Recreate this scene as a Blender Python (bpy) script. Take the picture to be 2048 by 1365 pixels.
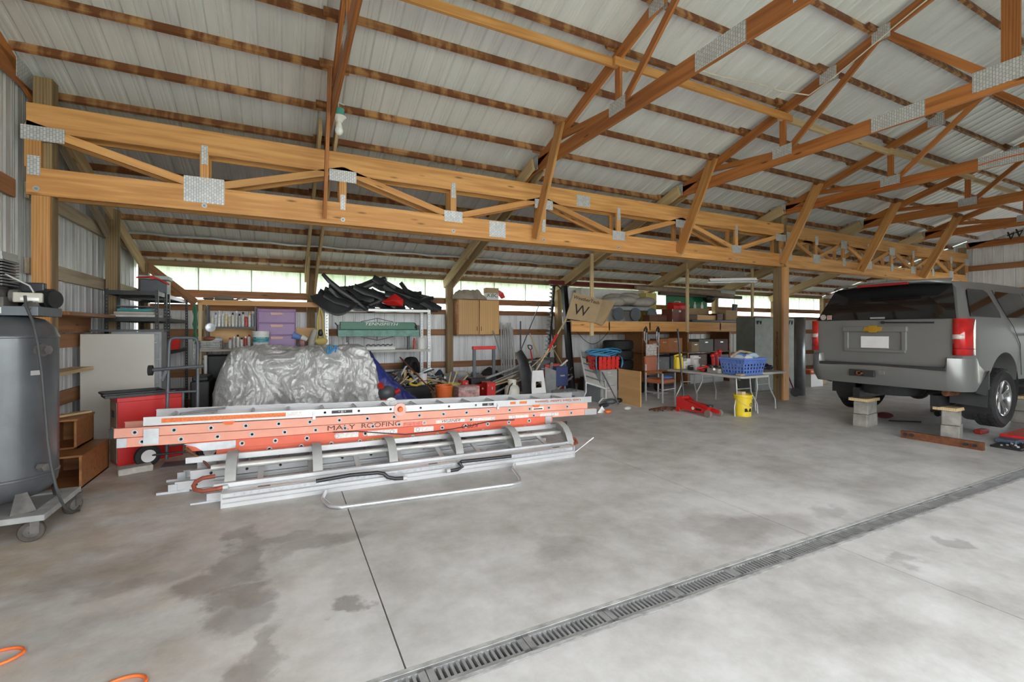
import bpy, math, random
from mathutils import Vector, Matrix, Euler
V = Vector
random.seed(7)
for o in list(bpy.data.objects): bpy.data.objects.remove(o)
SC = bpy.context.scene
COL = SC.collection

# ------------------------------------------------------------------ camera
F, YAW, H, U0, V0 = 920.0, math.radians(26.4), 1.55, 1024.0, 661.0
SN, CS = math.sin(YAW), math.cos(YAW)
cam = bpy.data.cameras.new('camera'); co = bpy.data.objects.new('camera', cam); COL.objects.link(co)
cam.sensor_width = 36.0; cam.lens = F / 2048 * 36; cam.shift_y = -(682.5 - V0) / 2048
cam.clip_start = .05; cam.clip_end = 300
co.location = (0, 0, H); co.rotation_euler = (math.pi / 2, 0, -YAW)
SC.camera = co

# ------------------------------------------------------------------ daylight: an overcast sky
w = bpy.data.worlds.new('sky'); SC.world = w; w.use_nodes = True
nt = w.node_tree; bg = nt.nodes['Background']
bg.inputs[0].default_value = (.93, .97, 1, 1); bg.inputs[1].default_value = 4.2
SC.view_settings.view_transform = 'Standard'; SC.view_settings.look = 'None'
SC.view_settings.gamma = 1; SC.view_settings.use_curve_mapping = False
SC.view_settings.exposure = 1.1

def ray(u, v):
    a = u - U0
    return V((SN * F + CS * a, CS * F - SN * a, V0 - v))
def P(u, v, X=None, Y=None, Z=None):
    d = ray(u, v)
    t = X / d.x if X is not None else Y / d.y if Y is not None else (Z - H) / d.z
    return V((d.x * t, d.y * t, H + d.z * t))

# ------------------------------------------------------------------ materials
MATS = {}
def _new(name):
    m = bpy.data.materials.new(name); m.use_nodes = True
    n = m.node_tree; return m, n, n.nodes, n.links, n.nodes['Principled BSDF']
def _noise(N, L, scale, detail=4, vec=None, rough=.55):
    t = N.new('ShaderNodeTexNoise'); t.inputs['Scale'].default_value = scale
    t.inputs['Detail'].default_value = detail; t.inputs['Roughness'].default_value = rough
    if vec is not None: L.new(vec, t.inputs['Vector'])
    return t
def _ramp(N, L, fac, stops):
    r = N.new('ShaderNodeValToRGB'); e = r.color_ramp.elements
    while len(e) < len(stops): e.new(.5)
    for i, (p, c) in enumerate(stops): e[i].position = p; e[i].color = (*c, 1)
    L.new(fac, r.inputs[0]); return r
def _coords(N, L, per_object=True):
    tc = N.new('ShaderNodeTexCoord'); 
    if not per_object: return tc.outputs['Object']
    oi = N.new('ShaderNodeObjectInfo'); k = N.new('ShaderNodeVectorMath'); k.operation = 'SCALE'
    k.inputs[0].default_value = (31, 17, 23); L.new(oi.outputs['Random'], k.inputs['Scale'])
    a = N.new('ShaderNodeVectorMath'); a.operation = 'ADD'
    L.new(tc.outputs['Object'], a.inputs[0]); L.new(k.outputs[0], a.inputs[1]); return a.outputs[0]
def _bump(N, L, bsdf, h, strength, dist=.01):
    b = N.new('ShaderNodeBump'); b.inputs['Strength'].default_value = strength; b.inputs['Distance'].default_value = dist
    L.new(h, b.inputs['Height']); L.new(b.outputs[0], bsdf.inputs['Normal']); return b
def mul(c, k): return tuple(min(1, x * k) for x in c)
def mat(name, col, rough=.5, metal=0, var=.14, scale=7, bump=0, bscale=60, coat=0, alpha=1, spec=None, trans=0):
    if name in MATS: return MATS[name]
    m, n, N, L, b = _new(name); vec = _coords(N, L)
    t = _noise(N, L, scale, 5, vec)
    r = _ramp(N, L, t.outputs[0], [(.3, mul(col, 1 - var)), (.7, mul(col, 1 + var * .6))])
    L.new(r.outputs[0], b.inputs['Base Color'])
    b.inputs['Roughness'].default_value = rough; b.inputs['Metallic'].default_value = metal
    b.inputs['Coat Weight'].default_value = coat; b.inputs['Alpha'].default_value = alpha
    if trans: b.inputs['Transmission Weight'].default_value = trans
    if spec is not None: b.inputs['Specular IOR Level'].default_value = spec
    if bump:
        t2 = _noise(N, L, bscale, 4, vec); _bump(N, L, b, t2.outputs[0], bump)
    MATS[name] = m; return m
def wood(name, light, dark, rough=.6, stain=None, knots=True, g=1.0):
    """timber whose grain runs along the local x axis of its object"""
    if name in MATS: return MATS[name]
    m, n, N, L, b = _new(name); vec = _coords(N, L)
    mp = N.new('ShaderNodeMapping'); mp.inputs['Scale'].default_value = (.55 * g, 9 * g, 9 * g); L.new(vec, mp.inputs[0])
    t = _noise(N, L, 2.2, 6, mp.outputs[0], .6)
    wv = N.new('ShaderNodeTexWave'); wv.bands_direction = 'Y'; wv.inputs['Scale'].default_value = 1.4
    wv.inputs['Distortion'].default_value = 6; wv.inputs['Detail'].default_value = 2; L.new(mp.outputs[0], wv.inputs[0])
    mx = N.new('ShaderNodeMath'); mx.operation = 'MULTIPLY_ADD'; mx.inputs[1].default_value = .3
    L.new(wv.outputs['Fac'], mx.inputs[0]); sc = N.new('ShaderNodeMath'); sc.operation = 'MULTIPLY'; sc.inputs[1].default_value = .78
    L.new(t.outputs[0], sc.inputs[0]); L.new(sc.outputs[0], mx.inputs[2])
    r = _ramp(N, L, mx.outputs[0], [(.25, dark), (.5, tuple((a + c) / 2 for a, c in zip(light, dark))), (.72, light)])
    out = r.outputs[0]
    oi = N.new('ShaderNodeObjectInfo'); hs = N.new('ShaderNodeHueSaturation')
    mr = N.new('ShaderNodeMapRange'); mr.inputs[3].default_value = .82; mr.inputs[4].default_value = 1.14
    L.new(oi.outputs['Random'], mr.inputs[0]); L.new(mr.outputs[0], hs.inputs['Value']); L.new(out, hs.inputs['Color']); out = hs.outputs[0]
    if knots:
        mk = N.new('ShaderNodeMapping'); mk.inputs['Scale'].default_value = (1.6, 7, 7); L.new(vec, mk.inputs[0])
        vo = N.new('ShaderNodeTexVoronoi'); vo.inputs['Scale'].default_value = 1.0; L.new(mk.outputs[0], vo.inputs[0])
        kr = _ramp(N, L, vo.outputs['Distance'], [(.05, (1, 1, 1)), (.13, (0, 0, 0))])
        mm = N.new('ShaderNodeMix'); mm.data_type = 'RGBA'; L.new(kr.outputs[0], mm.inputs[0]); L.new(out, mm.inputs[6])
        mm.inputs[7].default_value = (*mul(dark, .5), 1); out = mm.outputs[2]
    if stain:
        ms = N.new('ShaderNodeMapping'); ms.inputs['Scale'].default_value = (9, 2.2, 2.2); L.new(vec, ms.inputs[0])
        ns = _noise(N, L, 1.0, 3, ms.outputs[0], .5)
        m2 = N.new('ShaderNodeMapping'); m2.inputs['Scale'].default_value = (1.3, 14, 14); L.new(vec, m2.inputs[0])
        n2 = _noise(N, L, 1.0, 4, m2.outputs[0]); 
        ad = N.new('ShaderNodeMath'); ad.operation = 'MULTIPLY_ADD'; ad.inputs[1].default_value = .35
        L.new(n2.outputs[0], ad.inputs[0]); L.new(ns.outputs[0], ad.inputs[2])
        sr = _ramp(N, L, ad.outputs[0], [(.55, (0, 0, 0)), (.72, (1, 1, 1))])
        mm = N.new('ShaderNodeMix'); mm.data_type = 'RGBA'; L.new(sr.outputs[0], mm.inputs[0]); L.new(out, mm.inputs[6])
        mm.inputs[7].default_value = (*stain, 1); out = mm.outputs[2]
    L.new(out, b.inputs['Base Color']); b.inputs['Roughness'].default_value = rough
    _bump(N, L, b, mx.outputs[0], .25, .004)
    MATS[name] = m; return m

WTRUSS = wood('truss timber', (.54, .205, .055), (.30, .092, .022), .55)
WHEAD = wood('header timber', (.74, .385, .135), (.50, .22, .06), .55)
WPURL = wood('stained purlin timber', (.52, .27, .11), (.36, .165, .06), .65, stain=(.19, .065, .022), knots=False)
WPALE = wood('pale timber', (.70, .53, .31), (.50, .35, .18), .65)
WPOST = wood('weathered post timber', (.36, .25, .13), (.19, .125, .062), .75)
WGIRT = wood('brown girt timber', (.36, .17, .075), (.20, .085, .035), .65)
WGREY = wood('greyed girt timber', (.50, .41, .30), (.30, .23, .16), .75)
WPLY = wood('plywood', (.70, .43, .18), (.60, .34, .13), .5, knots=False, g=.45)
WBOX = wood('oiled box wood', (.42, .19, .07), (.19, .07, .022), .45)
WDARK = wood('dark wood', (.16, .06, .03), (.075, .028, .014), .5)

def plate_mat():
    m, n, N, L, b = _new('galvanised toothed plate'); tc = N.new('ShaderNodeTexCoord')
    br = N.new('ShaderNodeTexBrick'); br.inputs['Scale'].default_value = 22; br.inputs['Mortar Size'].default_value = .035
    br.inputs['Brick Width'].default_value = .9; br.inputs['Row Height'].default_value = .55
    br.inputs['Color1'].default_value = (.78, .79, .80, 1); br.inputs['Color2'].default_value = (.62, .63, .65, 1); br.inputs['Mortar'].default_value = (.2, .21, .22, 1)
    sw = N.new('ShaderNodeSeparateXYZ'); cb = N.new('ShaderNodeCombineXYZ'); L.new(tc.outputs['Object'], sw.inputs[0])
    ad = N.new('ShaderNodeMath'); L.new(sw.outputs[0], ad.inputs[0]); L.new(sw.outputs[1], ad.inputs[1])
    L.new(sw.outputs[2], cb.inputs[0]); L.new(ad.outputs[0], cb.inputs[1]); L.new(cb.outputs[0], br.inputs[0])
    L.new(br.outputs[0], b.inputs[0]); b.inputs['Metallic'].default_value = .35; b.inputs['Roughness'].default_value = .42
    _bump(N, L, b, br.outputs['Fac'], -.5, .004); return m
PLATE = plate_mat()

def ribmetal(name, col, dirt, rough=.38, metal=.1, streak=.5, ms=(5, 5, .5)):
    m, n, N, L, b = _new(name); vec = _coords(N, L, False)
    mp = N.new('ShaderNodeMapping'); mp.inputs['Scale'].default_value = ms; L.new(vec, mp.inputs[0])
    t = _noise(N, L, 1.6, 6, mp.outputs[0], .65)
    r = _ramp(N, L, t.outputs[0], [(.36, dirt), (.36 + .3 * streak, col)])
    L.new(r.outputs[0], b.inputs[0]); b.inputs['Roughness'].default_value = rough; b.inputs['Metallic'].default_value = metal
    MATS[name] = m; return m
ROOFM = ribmetal('white roof sheet', (.76, .765, .77), (.68, .68, .685), .42, .0, .8, (4, .35, 1))
WALLM = ribmetal('dull galvanised wall sheet', (.68, .69, .70), (.50, .51, .52), .36, .15, .8)
WALLW = ribmetal('white wall sheet', (.80, .81, .82), (.66, .66, .66), .4, 0)
def fibre(name, k0, k1):
    m, n, N, L, b = _new(name); vec = _coords(N, L, False)
    t = _noise(N, L, 1.3, 6, vec, .6)
    r = _ramp(N, L, t.outputs[0], [(.35, k0), (.62, k1)])
    tr = N.new('ShaderNodeBsdfTranslucent'); L.new(r.outputs[0], tr.inputs[0])
    df = N.new('ShaderNodeBsdfDiffuse'); L.new(r.outputs[0], df.inputs[0])
    mx = N.new('ShaderNodeMixShader'); mx.inputs[0].default_value = .72
    L.new(df.outputs[0], mx.inputs[1]); L.new(tr.outputs[0], mx.inputs[2])
    L.new(mx.outputs[0], n.nodes['Material Output'].inputs[0]); return m
FIBRE = fibre('translucent fibreglass sheet', (.40, .47, .37), (.60, .625, .59))

def floor_mat():
    m, n, N, L, b = _new('worn concrete'); tc = N.new('ShaderNodeTexCoord'); vec = tc.outputs['Object']
    sp = N.new('ShaderNodeSeparateXYZ'); L.new(vec, sp.inputs[0])
    a = _noise(N, L, .55, 7, vec, .6); c = _noise(N, L, 2.6, 9, vec, .68)
    mx = N.new('ShaderNodeMath'); mx.operation = 'MULTIPLY_ADD'; mx.inputs[1].default_value = .55
    L.new(c.outputs[0], mx.inputs[0]); h = N.new('ShaderNodeMath'); h.operation = 'MULTIPLY'; h.inputs[1].default_value = .5
    L.new(a.outputs[0], h.inputs[0]); L.new(h.outputs[0], mx.inputs[2])
    r = _ramp(N, L, mx.outputs[0], [(.39, (.40, .385, .365)), (.5, (.535, .525, .51)), (.62, (.67, .665, .66))])
    # brownish dirt near the left wall, with its own ragged outline
    g = N.new('ShaderNodeMapRange'); g.inputs[1].default_value = .6; g.inputs[2].default_value = -1.6
    L.new(sp.outputs[0], g.inputs[0])
    d = _noise(N, L, 1.5, 8, vec, .65)
    dm = N.new('ShaderNodeMath'); dm.operation = 'MULTIPLY'; L.new(g.outputs[0], dm.inputs[0])
    dr = _ramp(N, L, d.outputs[0], [(.38, (0, 0, 0)), (.60, (1, 1, 1))]); L.new(dr.outputs[0], dm.inputs[1])
    mm = N.new('ShaderNodeMix'); mm.data_type = 'RGBA'; mm.blend_type = 'MULTIPLY'; L.new(dm.outputs[0], mm.inputs[0]); L.new(r.outputs[0], mm.inputs[6])
    mm.inputs[7].default_value = (.76, .64, .50, 1); out = mm.outputs[2]
    # stains with shapes of their own: (x, y, rx, ry, strength)
    wn = _noise(N, L, 3.0, 5, vec, .6); ws = N.new('ShaderNodeVectorMath'); ws.operation = 'SCALE'; ws.inputs['Scale'].default_value = .55
    sb = N.new('ShaderNodeVectorMath'); sb.operation = 'SUBTRACT'; sb.inputs[1].default_value = (.5, .5, .5)
    L.new(wn.outputs['Color'], sb.inputs[0]); L.new(sb.outputs[0], ws.inputs[0])
    wv = N.new('ShaderNodeVectorMath'); L.new(vec, wv.inputs[0]); L.new(ws.outputs[0], wv.inputs[1])
    spots = []
    for (u, v, rx, ry, k) in [(485, 1080, .1, .3, .6), (475, 1125, .16, .3, .75), (430, 1165, .22, .2, .7), (480, 1195, .2, .16, .75), (470, 1235, .17, .14, .6),
                              (525, 1300, .09, .2, .55), (500, 1350, .1, .12, .6), (640, 1085, .36, .14, .55), (560, 1080, .3, .1, .5), (704, 1208, .08, .09, .8), (330, 1130, .35, .3, .3), (270, 1165, .3, .14, .45), (180, 1150, .4, .2, .35),
                              (1480, 1060, .45, .22, .5), (1130, 1100, .25, .14, .3), (1650, 1020, .2, .12, .4), (1830, 1125, .14, .08, .5), (1900, 1085, .10, .09, .55), (1560, 1050, .4, .2, .35), (1400, 1045, .3, .2, .35)]:
        p = P(u, v, Z=0); spots.append((p.x, p.y, rx, ry, k))
    acc = None
    for (x, y, rx, ry, k) in spots:
        mp = N.new('ShaderNodeMapping'); mp.vector_type = 'TEXTURE'
        mp.inputs['Location'].default_value = (x, y, 0); mp.inputs['Scale'].default_value = (rx, ry, 1); L.new(wv.outputs[0], mp.inputs[0])
        mz = N.new('ShaderNodeVectorMath'); mz.operation = 'MULTIPLY'; mz.inputs[1].default_value = (1, 1, 0); L.new(mp.outputs[0], mz.inputs[0])
        ln = N.new('ShaderNodeVectorMath'); ln.operation = 'LENGTH'; L.new(mz.outputs[0], ln.inputs[0])
        rg = N.new('ShaderNodeMapRange'); rg.inputs[1].default_value = 1.15; rg.inputs[2].default_value = .7; rg.inputs[4].default_value = k
        L.new(ln.outputs[1], rg.inputs[0])
        if acc is None: acc = rg.outputs[0]
        else:
            q = N.new('ShaderNodeMath'); q.operation = 'MAXIMUM'; L.new(acc, q.inputs[0]); L.new(rg.outputs[0], q.inputs[1]); acc = q.outputs[0]
    ms = N.new('ShaderNodeMix'); ms.data_type = 'RGBA'; ms.blend_type = 'MULTIPLY'; L.new(acc, ms.inputs[0]); L.new(out, ms.inputs[6])
    ms.inputs[7].default_value = (.46, .43, .42, 1)
    L.new(ms.outputs[2], b.inputs[0])
    rr = _ramp(N, L, a.outputs[0], [(.35, (.42,) * 3), (.65, (.62,) * 3)]); L.new(rr.outputs[0], b.inputs['Roughness'])
    _bump(N, L, b, c.outputs[0], .12, .006); return m
CONC = floor_mat()

STEEL = mat('brushed aluminium', (.60, .61, .62), .36, .75, .08, 4)
ALU = mat('dull white aluminium', (.56, .565, .57), .40, .5, .1, 5)
GALV = mat('galvanised steel', (.56, .58, .6), .42, .7, .15, 9)
BLACK = mat('black plastic', (.018, .018, .02), .45, 0, .3, 12)
BLKMET = mat('black painted steel', (.035, .036, .04), .4, .2, .3, 9)
DGREY = mat('dark grey paint', (.10, .11, .125), .42, .1, .15)
GREY = mat('grey paint', (.30, .31, .32), .5, .1, .15)
LGREY = mat('light grey plastic', (.52, .53, .53), .5, 0, .1)
WHITE = mat('white plastic', (.82, .82, .80), .45, 0, .06)
CREAM = mat('cream paint', (.70, .68, .60), .5, 0, .08)
RED = mat('red paint', (.62, .018, .018), .36, 0, .12, 3, coat=.3)
REDP = mat('red plastic', (.66, .03, .025), .42, 0, .12)
ORANGE = mat('orange plastic', (.80, .16, .03), .5, 0, .1)
YELLOW = mat('yellow plastic', (.80, .58, .045), .45, 0, .1)
BLUE = mat('blue plastic', (.13, .25, .62), .45, 0, .1)
RUBBER = mat('black rubber', (.022, .022, .023), .75, 0, .3, 20, bump=.2)
CARD = mat('brown cardboard', (.46, .33, .19), .8, 0, .1, 4)
RUST = mat('rusty steel', (.20, .075, .035), .75, .3, .5, 14, bump=.2)

# ------------------------------------------------------------------ mesh builder
def frame(p0, p1, up=(0, 0, 1)):
    x = (V(p1) - V(p0)); x.normalize(); u = V(up)
    if abs(x.dot(u.normalized())) > .995: u = V((0, 1, 0)) if abs(x.y) < .9 else V((1, 0, 0))
    y = u.cross(x).normalized(); z = x.cross(y)
    M = Matrix((x, y, z)).transposed().to_4x4(); M.translation = V(p0); return M
def rotz(a): return Matrix.Rotation(a, 4, 'Z')
class MB:
    def __init__(s): s.v = []; s.f = []
    def add(s, vs, fs, M=None):
        k = len(s.v)
        s.v += [tuple(M @ V(p)) if M is not None else tuple(p) for p in vs]
        s.f += [tuple(i + k for i in f) for f in fs]; return s
    def box(s, c, d, M=None):
        x, y, z = (e / 2 for e in d); cx, cy, cz = c
        vs = [(cx + a * x, cy + b * y, cz + e * z) for a in (-1, 1) for b in (-1, 1) for e in (-1, 1)]
        return s.add(vs, [(0, 1, 3, 2), (4, 6, 7, 5), (0, 4, 5, 1), (2, 3, 7, 6), (0, 2, 6, 4), (1, 5, 7, 3)], M)
    def bb(s, lo, hi, M=None):
        return s.box([(a + b) / 2 for a, b in zip(lo, hi)], [b - a for a, b in zip(lo, hi)], M)
    def beam(s, p0, p1, wd, h, up=(0, 0, 1)):
        l = (V(p1) - V(p0)).length; return s.box((l / 2, 0, 0), (l, wd, h), frame(p0, p1, up))
    def cyl(s, p0, p1, r, r2=None, n=12, caps=True):
        r2 = r if r2 is None else r2; M = frame(p0, p1); l = (V(p1) - V(p0)).length
        vs = []; fs = []
        for i in range(n):
            a = 2 * math.pi * i / n; vs += [(0, r * math.cos(a), r * math.sin(a)), (l, r2 * math.cos(a), r2 * math.sin(a))]
        for i in range(n):
            j = (i + 1) % n; fs.append((2 * i, 2 * j, 2 * j + 1, 2 * i + 1))
        if caps: fs += [tuple(2 * i for i in reversed(range(n))), tuple(2 * i + 1 for i in range(n))]
        return s.add(vs, fs, M)
    def tube(s, pts, r, n=8, closed=False, M=None):
        pts = [V(p) for p in pts]; m = len(pts); k = len(s.v); vs = []; fs = []; pv = None
        for i, p in enumerate(pts):
            a = pts[(i - 1) % m] if (i or closed) else p; b = pts[(i + 1) % m] if (i < m - 1 or closed) else p
            t = (b - a).normalized()
            if pv is None: u = V((0, 0, 1)) if abs(t.z) < .9 else V((1, 0, 0))
            else: u = pv
            y = u - t * u.dot(t)
            if y.length < 1e-6: y = t.orthogonal()
            y.normalize(); pv = y; z = t.cross(y)
            rr = r[i] if isinstance(r, (list, tuple)) else r
            vs += [p + y * (rr * math.cos(2 * math.pi * q / n)) + z * (rr * math.sin(2 * math.pi * q / n)) for q in range(n)]
        for i in range(m if closed else m - 1):
            j = (i + 1) % m
            for q in range(n): q2 = (q + 1) % n; fs.append((i * n + q, i * n + q2, j * n + q2, j * n + q))
        if not closed: fs += [tuple(reversed(range(n))), tuple((m - 1) * n + q for q in range(n))]
        return s.add(vs, fs, M)
    def lathe(s, prof, c=(0, 0, 0), n=20, M=None, cap=True):
        vs = []; fs = []; m = len(prof)
        for r, z in prof:
            vs += [(c[0] + r * math.cos(2 * math.pi * q / n), c[1] + r * math.sin(2 * math.pi * q / n), c[2] + z) for q in range(n)]
        for i in range(m - 1):
            for q in range(n): q2 = (q + 1) % n; fs.append((i * n + q, i * n + q2, (i + 1) * n + q2, (i + 1) * n + q))
        if cap:
            if prof[0][0] > 1e-5: fs.append(tuple(reversed(range(n))))
            if prof[-1][0] > 1e-5: fs.append(tuple((m - 1) * n + q for q in range(n)))
        return s.add(vs, fs, M)
    def prism(s, poly, h, M=None):
        n = len(poly); vs = [(x, y, 0) for x, y in poly] + [(x, y, h) for x, y in poly]
        fs = [tuple(reversed(range(n))), tuple(range(n, 2 * n))] + [(i, (i + 1) % n, n + (i + 1) % n, n + i) for i in range(n)]
        return s.add(vs, fs, M)
    def grid(s, nu, nv, fn, M=None):
        vs = [fn(i / nu, j / nv) for i in range(nu + 1) for j in range(nv + 1)]
        fs = [(i * (nv + 1) + j, (i + 1) * (nv + 1) + j, (i + 1) * (nv + 1) + j + 1, i * (nv + 1) + j + 1) for i in range(nu) for j in range(nv)]
        return s.add(vs, fs, M)
    def ball(s, c, r, nu=12, nv=8, M=None):
        r = r if isinstance(r, (tuple, list)) else (r, r, r)
        vs = [(c[0], c[1], c[2] - r[2])]
        for j in range(1, nv):
            b = math.pi * (j / nv - .5)
            vs += [(c[0] + r[0] * math.cos(b) * math.cos(2 * math.pi * i / nu), c[1] + r[1] * math.cos(b) * math.sin(2 * math.pi * i / nu), c[2] + r[2] * math.sin(b)) for i in range(nu)]
        vs.append((c[0], c[1], c[2] + r[2])); fs = []
        for i in range(nu):
            i2 = (i + 1) % nu; fs.append((0, 1 + i2, 1 + i)); fs.append((len(vs) - 1, 1 + (nv - 2) * nu + i, 1 + (nv - 2) * nu + i2))
            for j in range(nv - 2): fs.append((1 + j * nu + i, 1 + j * nu + i2, 1 + (j + 1) * nu + i2, 1 + (j + 1) * nu + i))
        return s.add(vs, fs, M)
    def build(s, name, m, parent=None, world=True, sm=0, bev=0, sub=0, solid=0, keep=False):
        """one mesh object. world=True: vertices are world coordinates"""
        me = bpy.data.meshes.new(name); o = bpy.data.objects.new(name, me); COL.objects.link(o)
        vs = s.v
        if parent is not None:
            o.parent = parent
            if world: I = WM(parent).inverted(); vs = [tuple(I @ V(p)) for p in vs]
        elif not keep:
            xs, ys, zs = zip(*vs); c = V(((min(xs) + max(xs)) / 2, (min(ys) + max(ys)) / 2, min(zs)))
            vs = [(p[0] - c.x, p[1] - c.y, p[2] - c.z) for p in vs]; o.location = c
        me.from_pydata(vs, [], s.f); me.validate(); me.materials.append(m)
        if sm:
            me.polygons.foreach_set('use_smooth', [True] * len(me.polygons)); me.set_sharp_from_angle(angle=math.radians(sm))
        if solid: q = o.modifiers.new('s', 'SOLIDIFY'); q.thickness = solid; q.offset = 0
        if bev: q = o.modifiers.new('b', 'BEVEL'); q.width = bev; q.segments = 2; q.limit_method = 'ANGLE'; q.angle_limit = math.radians(40)
        if sub: q = o.modifiers.new('u', 'SUBSURF'); q.levels = sub; q.render_levels = sub
        return o
WMD = {}
def WM(o):
    M = WMD.get(o.name)
    if M is None:
        M = Matrix.LocRotScale(o.location, o.rotation_euler, None)
        if o.parent: M = WM(o.parent) @ o.matrix_parent_inverse @ M
        if o.rotation_mode == 'QUATERNION': M = WM(o.parent) @ Matrix.LocRotScale(o.location, o.rotation_quaternion, None) if o.parent else Matrix.LocRotScale(o.location, o.rotation_quaternion, None)
    return M
def tag(o, label, cat=None, group=None):
    o['label'] = label
    if cat: o['category'] = cat
    if group: o['group'] = group
    return o
def thing(name, label, cat, loc=(0, 0, 0), rz=0, group=None):
    o = bpy.data.objects.new(name, None); COL.objects.link(o); o.empty_display_size = .2
    o.location = loc; o.rotation_euler = (0, 0, rz); WMD[o.name] = Matrix.LocRotScale(V(loc), Euler((0, 0, rz)), None)
    return tag(o, label, cat, group)
def struct(name):
    o = bpy.data.objects.new(name, None); COL.objects.link(o); o['kind'] = 'structure'; WMD[o.name] = Matrix.Identity(4); return o
def plank(name, p0, p1, wd, h, m, parent=None, up=(0, 0, 1), bev=0, ext=0):
    """a straight timber: its own local x axis runs along the grain"""
    p0, p1 = V(p0), V(p1)
    if ext: d = (p1 - p0).normalized() * ext; p0 = p0 - d; p1 = p1 + d
    M = frame(p0, p1, up); l = (p1 - p0).length
    b = MB().box((l / 2, 0, 0), (l, wd, h))
    o = b.build(name, m, None, keep=True, bev=bev)
    if parent is not None: o.parent = parent; M = WM(parent).inverted() @ M
    lo, q, _ = M.decompose(); o.rotation_mode = 'QUATERNION'; o.location = lo; o.rotation_quaternion = q
    return o
def copy_tree(o, parent=None, loc=None, rz=None):
    c = o.copy(); COL.objects.link(c)
    if parent is not None: c.parent = parent
    if loc is not None: c.location = loc
    if rz is not None: c.rotation_euler = (0, 0, rz)
    if parent is None: WMD[c.name] = Matrix.LocRotScale(c.location, c.rotation_euler, None)
    for ch in [x for x in bpy.data.objects if x.parent == o]: copy_tree(ch, c)
    return c
def text(name, s, M, size, m, parent, ext=.0006, al='CENTER', xs=1.0, shear=0):
    """flat lettering; M is the world frame, letters in its local xy plane"""
    cu = bpy.data.curves.new(name, 'FONT'); cu.body = s; cu.size = size; cu.extrude = ext; cu.align_x = al; cu.align_y = 'CENTER'; cu.shear = shear
    t = bpy.data.objects.new(name, cu); COL.objects.link(t); dg = bpy.context.evaluated_depsgraph_get()
    me = bpy.data.meshes.new_from_object(t.evaluated_get(dg)); bpy.data.objects.remove(t)
    o = bpy.data.objects.new(name, me); COL.objects.link(o); me.materials.clear(); me.materials.append(m)
    M = M @ Matrix.Diagonal((xs, 1, 1, 1))
    me.transform(WM(parent).inverted() @ M if parent else M)
    if parent: o.parent = parent
    return o
def face_y(p, rz=0): # frame for lettering that faces -y, right way up
    return Matrix.Translation(V(p)) @ rotz(rz) @ Matrix.Rotation(math.pi / 2, 4, 'X')
# ================================================================== the building
XW, XE, YF, YR, YH, YB = -2.42, 19.0, -2.6, 1.95, 6.5, 10.85      # left wall, end wall, front, ridge, header, back wall
SL = 1 / 3.0; ZA = 6.4                                             # roof: underside of purlins z = ZA - SL*y
def zr(y): return ZA - SL * y if y >= YR else ZA - SL * (2 * YR - y)
XT = [XW, .52, 3.62, 6.75, 9.82, 12.88, 15.94, XE]
PITCH = .2286
def ribbed(par, name, m, s0, s1, place, length_of, step=.914, flip=1):
    """ribbed metal sheets .914 m wide; place(s, d, t) -> point, t in 0..1 along the sheet"""
    s = s0; i = 0
    while s < s1 - .05:
        e = min(s + step, s1); prof = []; x = s
        while x < e - .02:
            for a, h in ((0, 0), (.085, 0), (.09, .004), (.10, .004), (.105, 0), (.125, 0), (.13, .004), (.14, .004), (.145, 0), (.168, 0), (.186, .02), (.208, .02), (.2265, 0)):
                if x + a <= e: prof.append((x + a, h * flip))
            x += PITCH
        prof.append((e, 0)); b = MB(); vs = []
        for a, h in prof: vs += [place(a, h, 0), place(a, h, 1)]
        b.add(vs, [(2 * q, 2 * q + 2, 2 * q + 3, 2 * q + 1) for q in range(len(prof) - 1)])
        o = b.build(name, m, par); s = e; i += 1
    return i
# floor slabs with sawn joints, trench drain
floor = struct('floor')
YD0, YD1 = 1.92, 2.10
jx = [XW - .3] + [.5 + 3.05 * k for k in range(6)] + [XE + .3]
for i in range(len(jx) - 1):
    for (a, b_) in ((YF - .2, YD0 - .004), (YD1 + .004, YB + .3)):
        q = MB().bb((jx[i] + .004, a, -.12), (jx[i + 1] - .004, b_, 0)); q.build('slab', CONC, floor)
MB().bb((XW - .3, YF, -.30), (XE + .3, YB + .3, -.122)).build('bedding', mat('gravel bedding', (.24, .23, .21), .9), floor)
drain = thing('trench_drain', 'long grey slotted trench drain set into the concrete floor', 'drain', (8, 2.0, 0))
gm = mat('grey cast grating', (.36, .365, .37), .5, .3, .25, 12, bump=.2)
gb = MB(); gy0, gy1, gl = YD0 + .03, YD1 - .03, .5
gb.bb((0, gy0 - .004, -.03), (gl - .004, gy0 + .018, -.001)); gb.bb((0, gy1 - .018, -.03), (gl - .004, gy1 + .004, -.001))
gb.bb((0, gy0, -.03), (.035, gy1, -.001)); gb.bb((gl - .039, gy0, -.03), (gl - .004, gy1, -.001))
for k in range(14): x = .05 + k * .0295; gb.bb((x, gy0, -.028), (x + .014, gy1, -.002))
g0 = gb.build('grate', gm, drain, world=False)
def shift(o, p): o.location = WM(drain).inverted() @ V(p)
xs = XW; first = True
while xs < XE:
    g = g0 if first else g0.copy()
    if not first: COL.objects.link(g)
    g.location = V((xs, 0, 0)) - V((8, 2.0, 0)); first = False; xs += gl
em = mat('mortared drain edge', (.42, .42, .41), .8, 0, .3, 14, bump=.5)
for (a, b_) in ((YD0, YD0 + .026), (YD1 - .026, YD1)): MB().bb((XW, a, -.1), (XE, b_, .001)).build('edge_strip', em, drain)
MB().bb((XW, YD0, -.119), (XE, YD1, -.10)).build('channel_bottom', em, drain)
ground = MB().bb((-60, -60, -.5), (80, 80, -.32)).build('ground', mat('grass and gravel', (.30, .33, .22), .9, 0, .3, .4), keep=True); ground['kind'] = 'structure'

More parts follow.
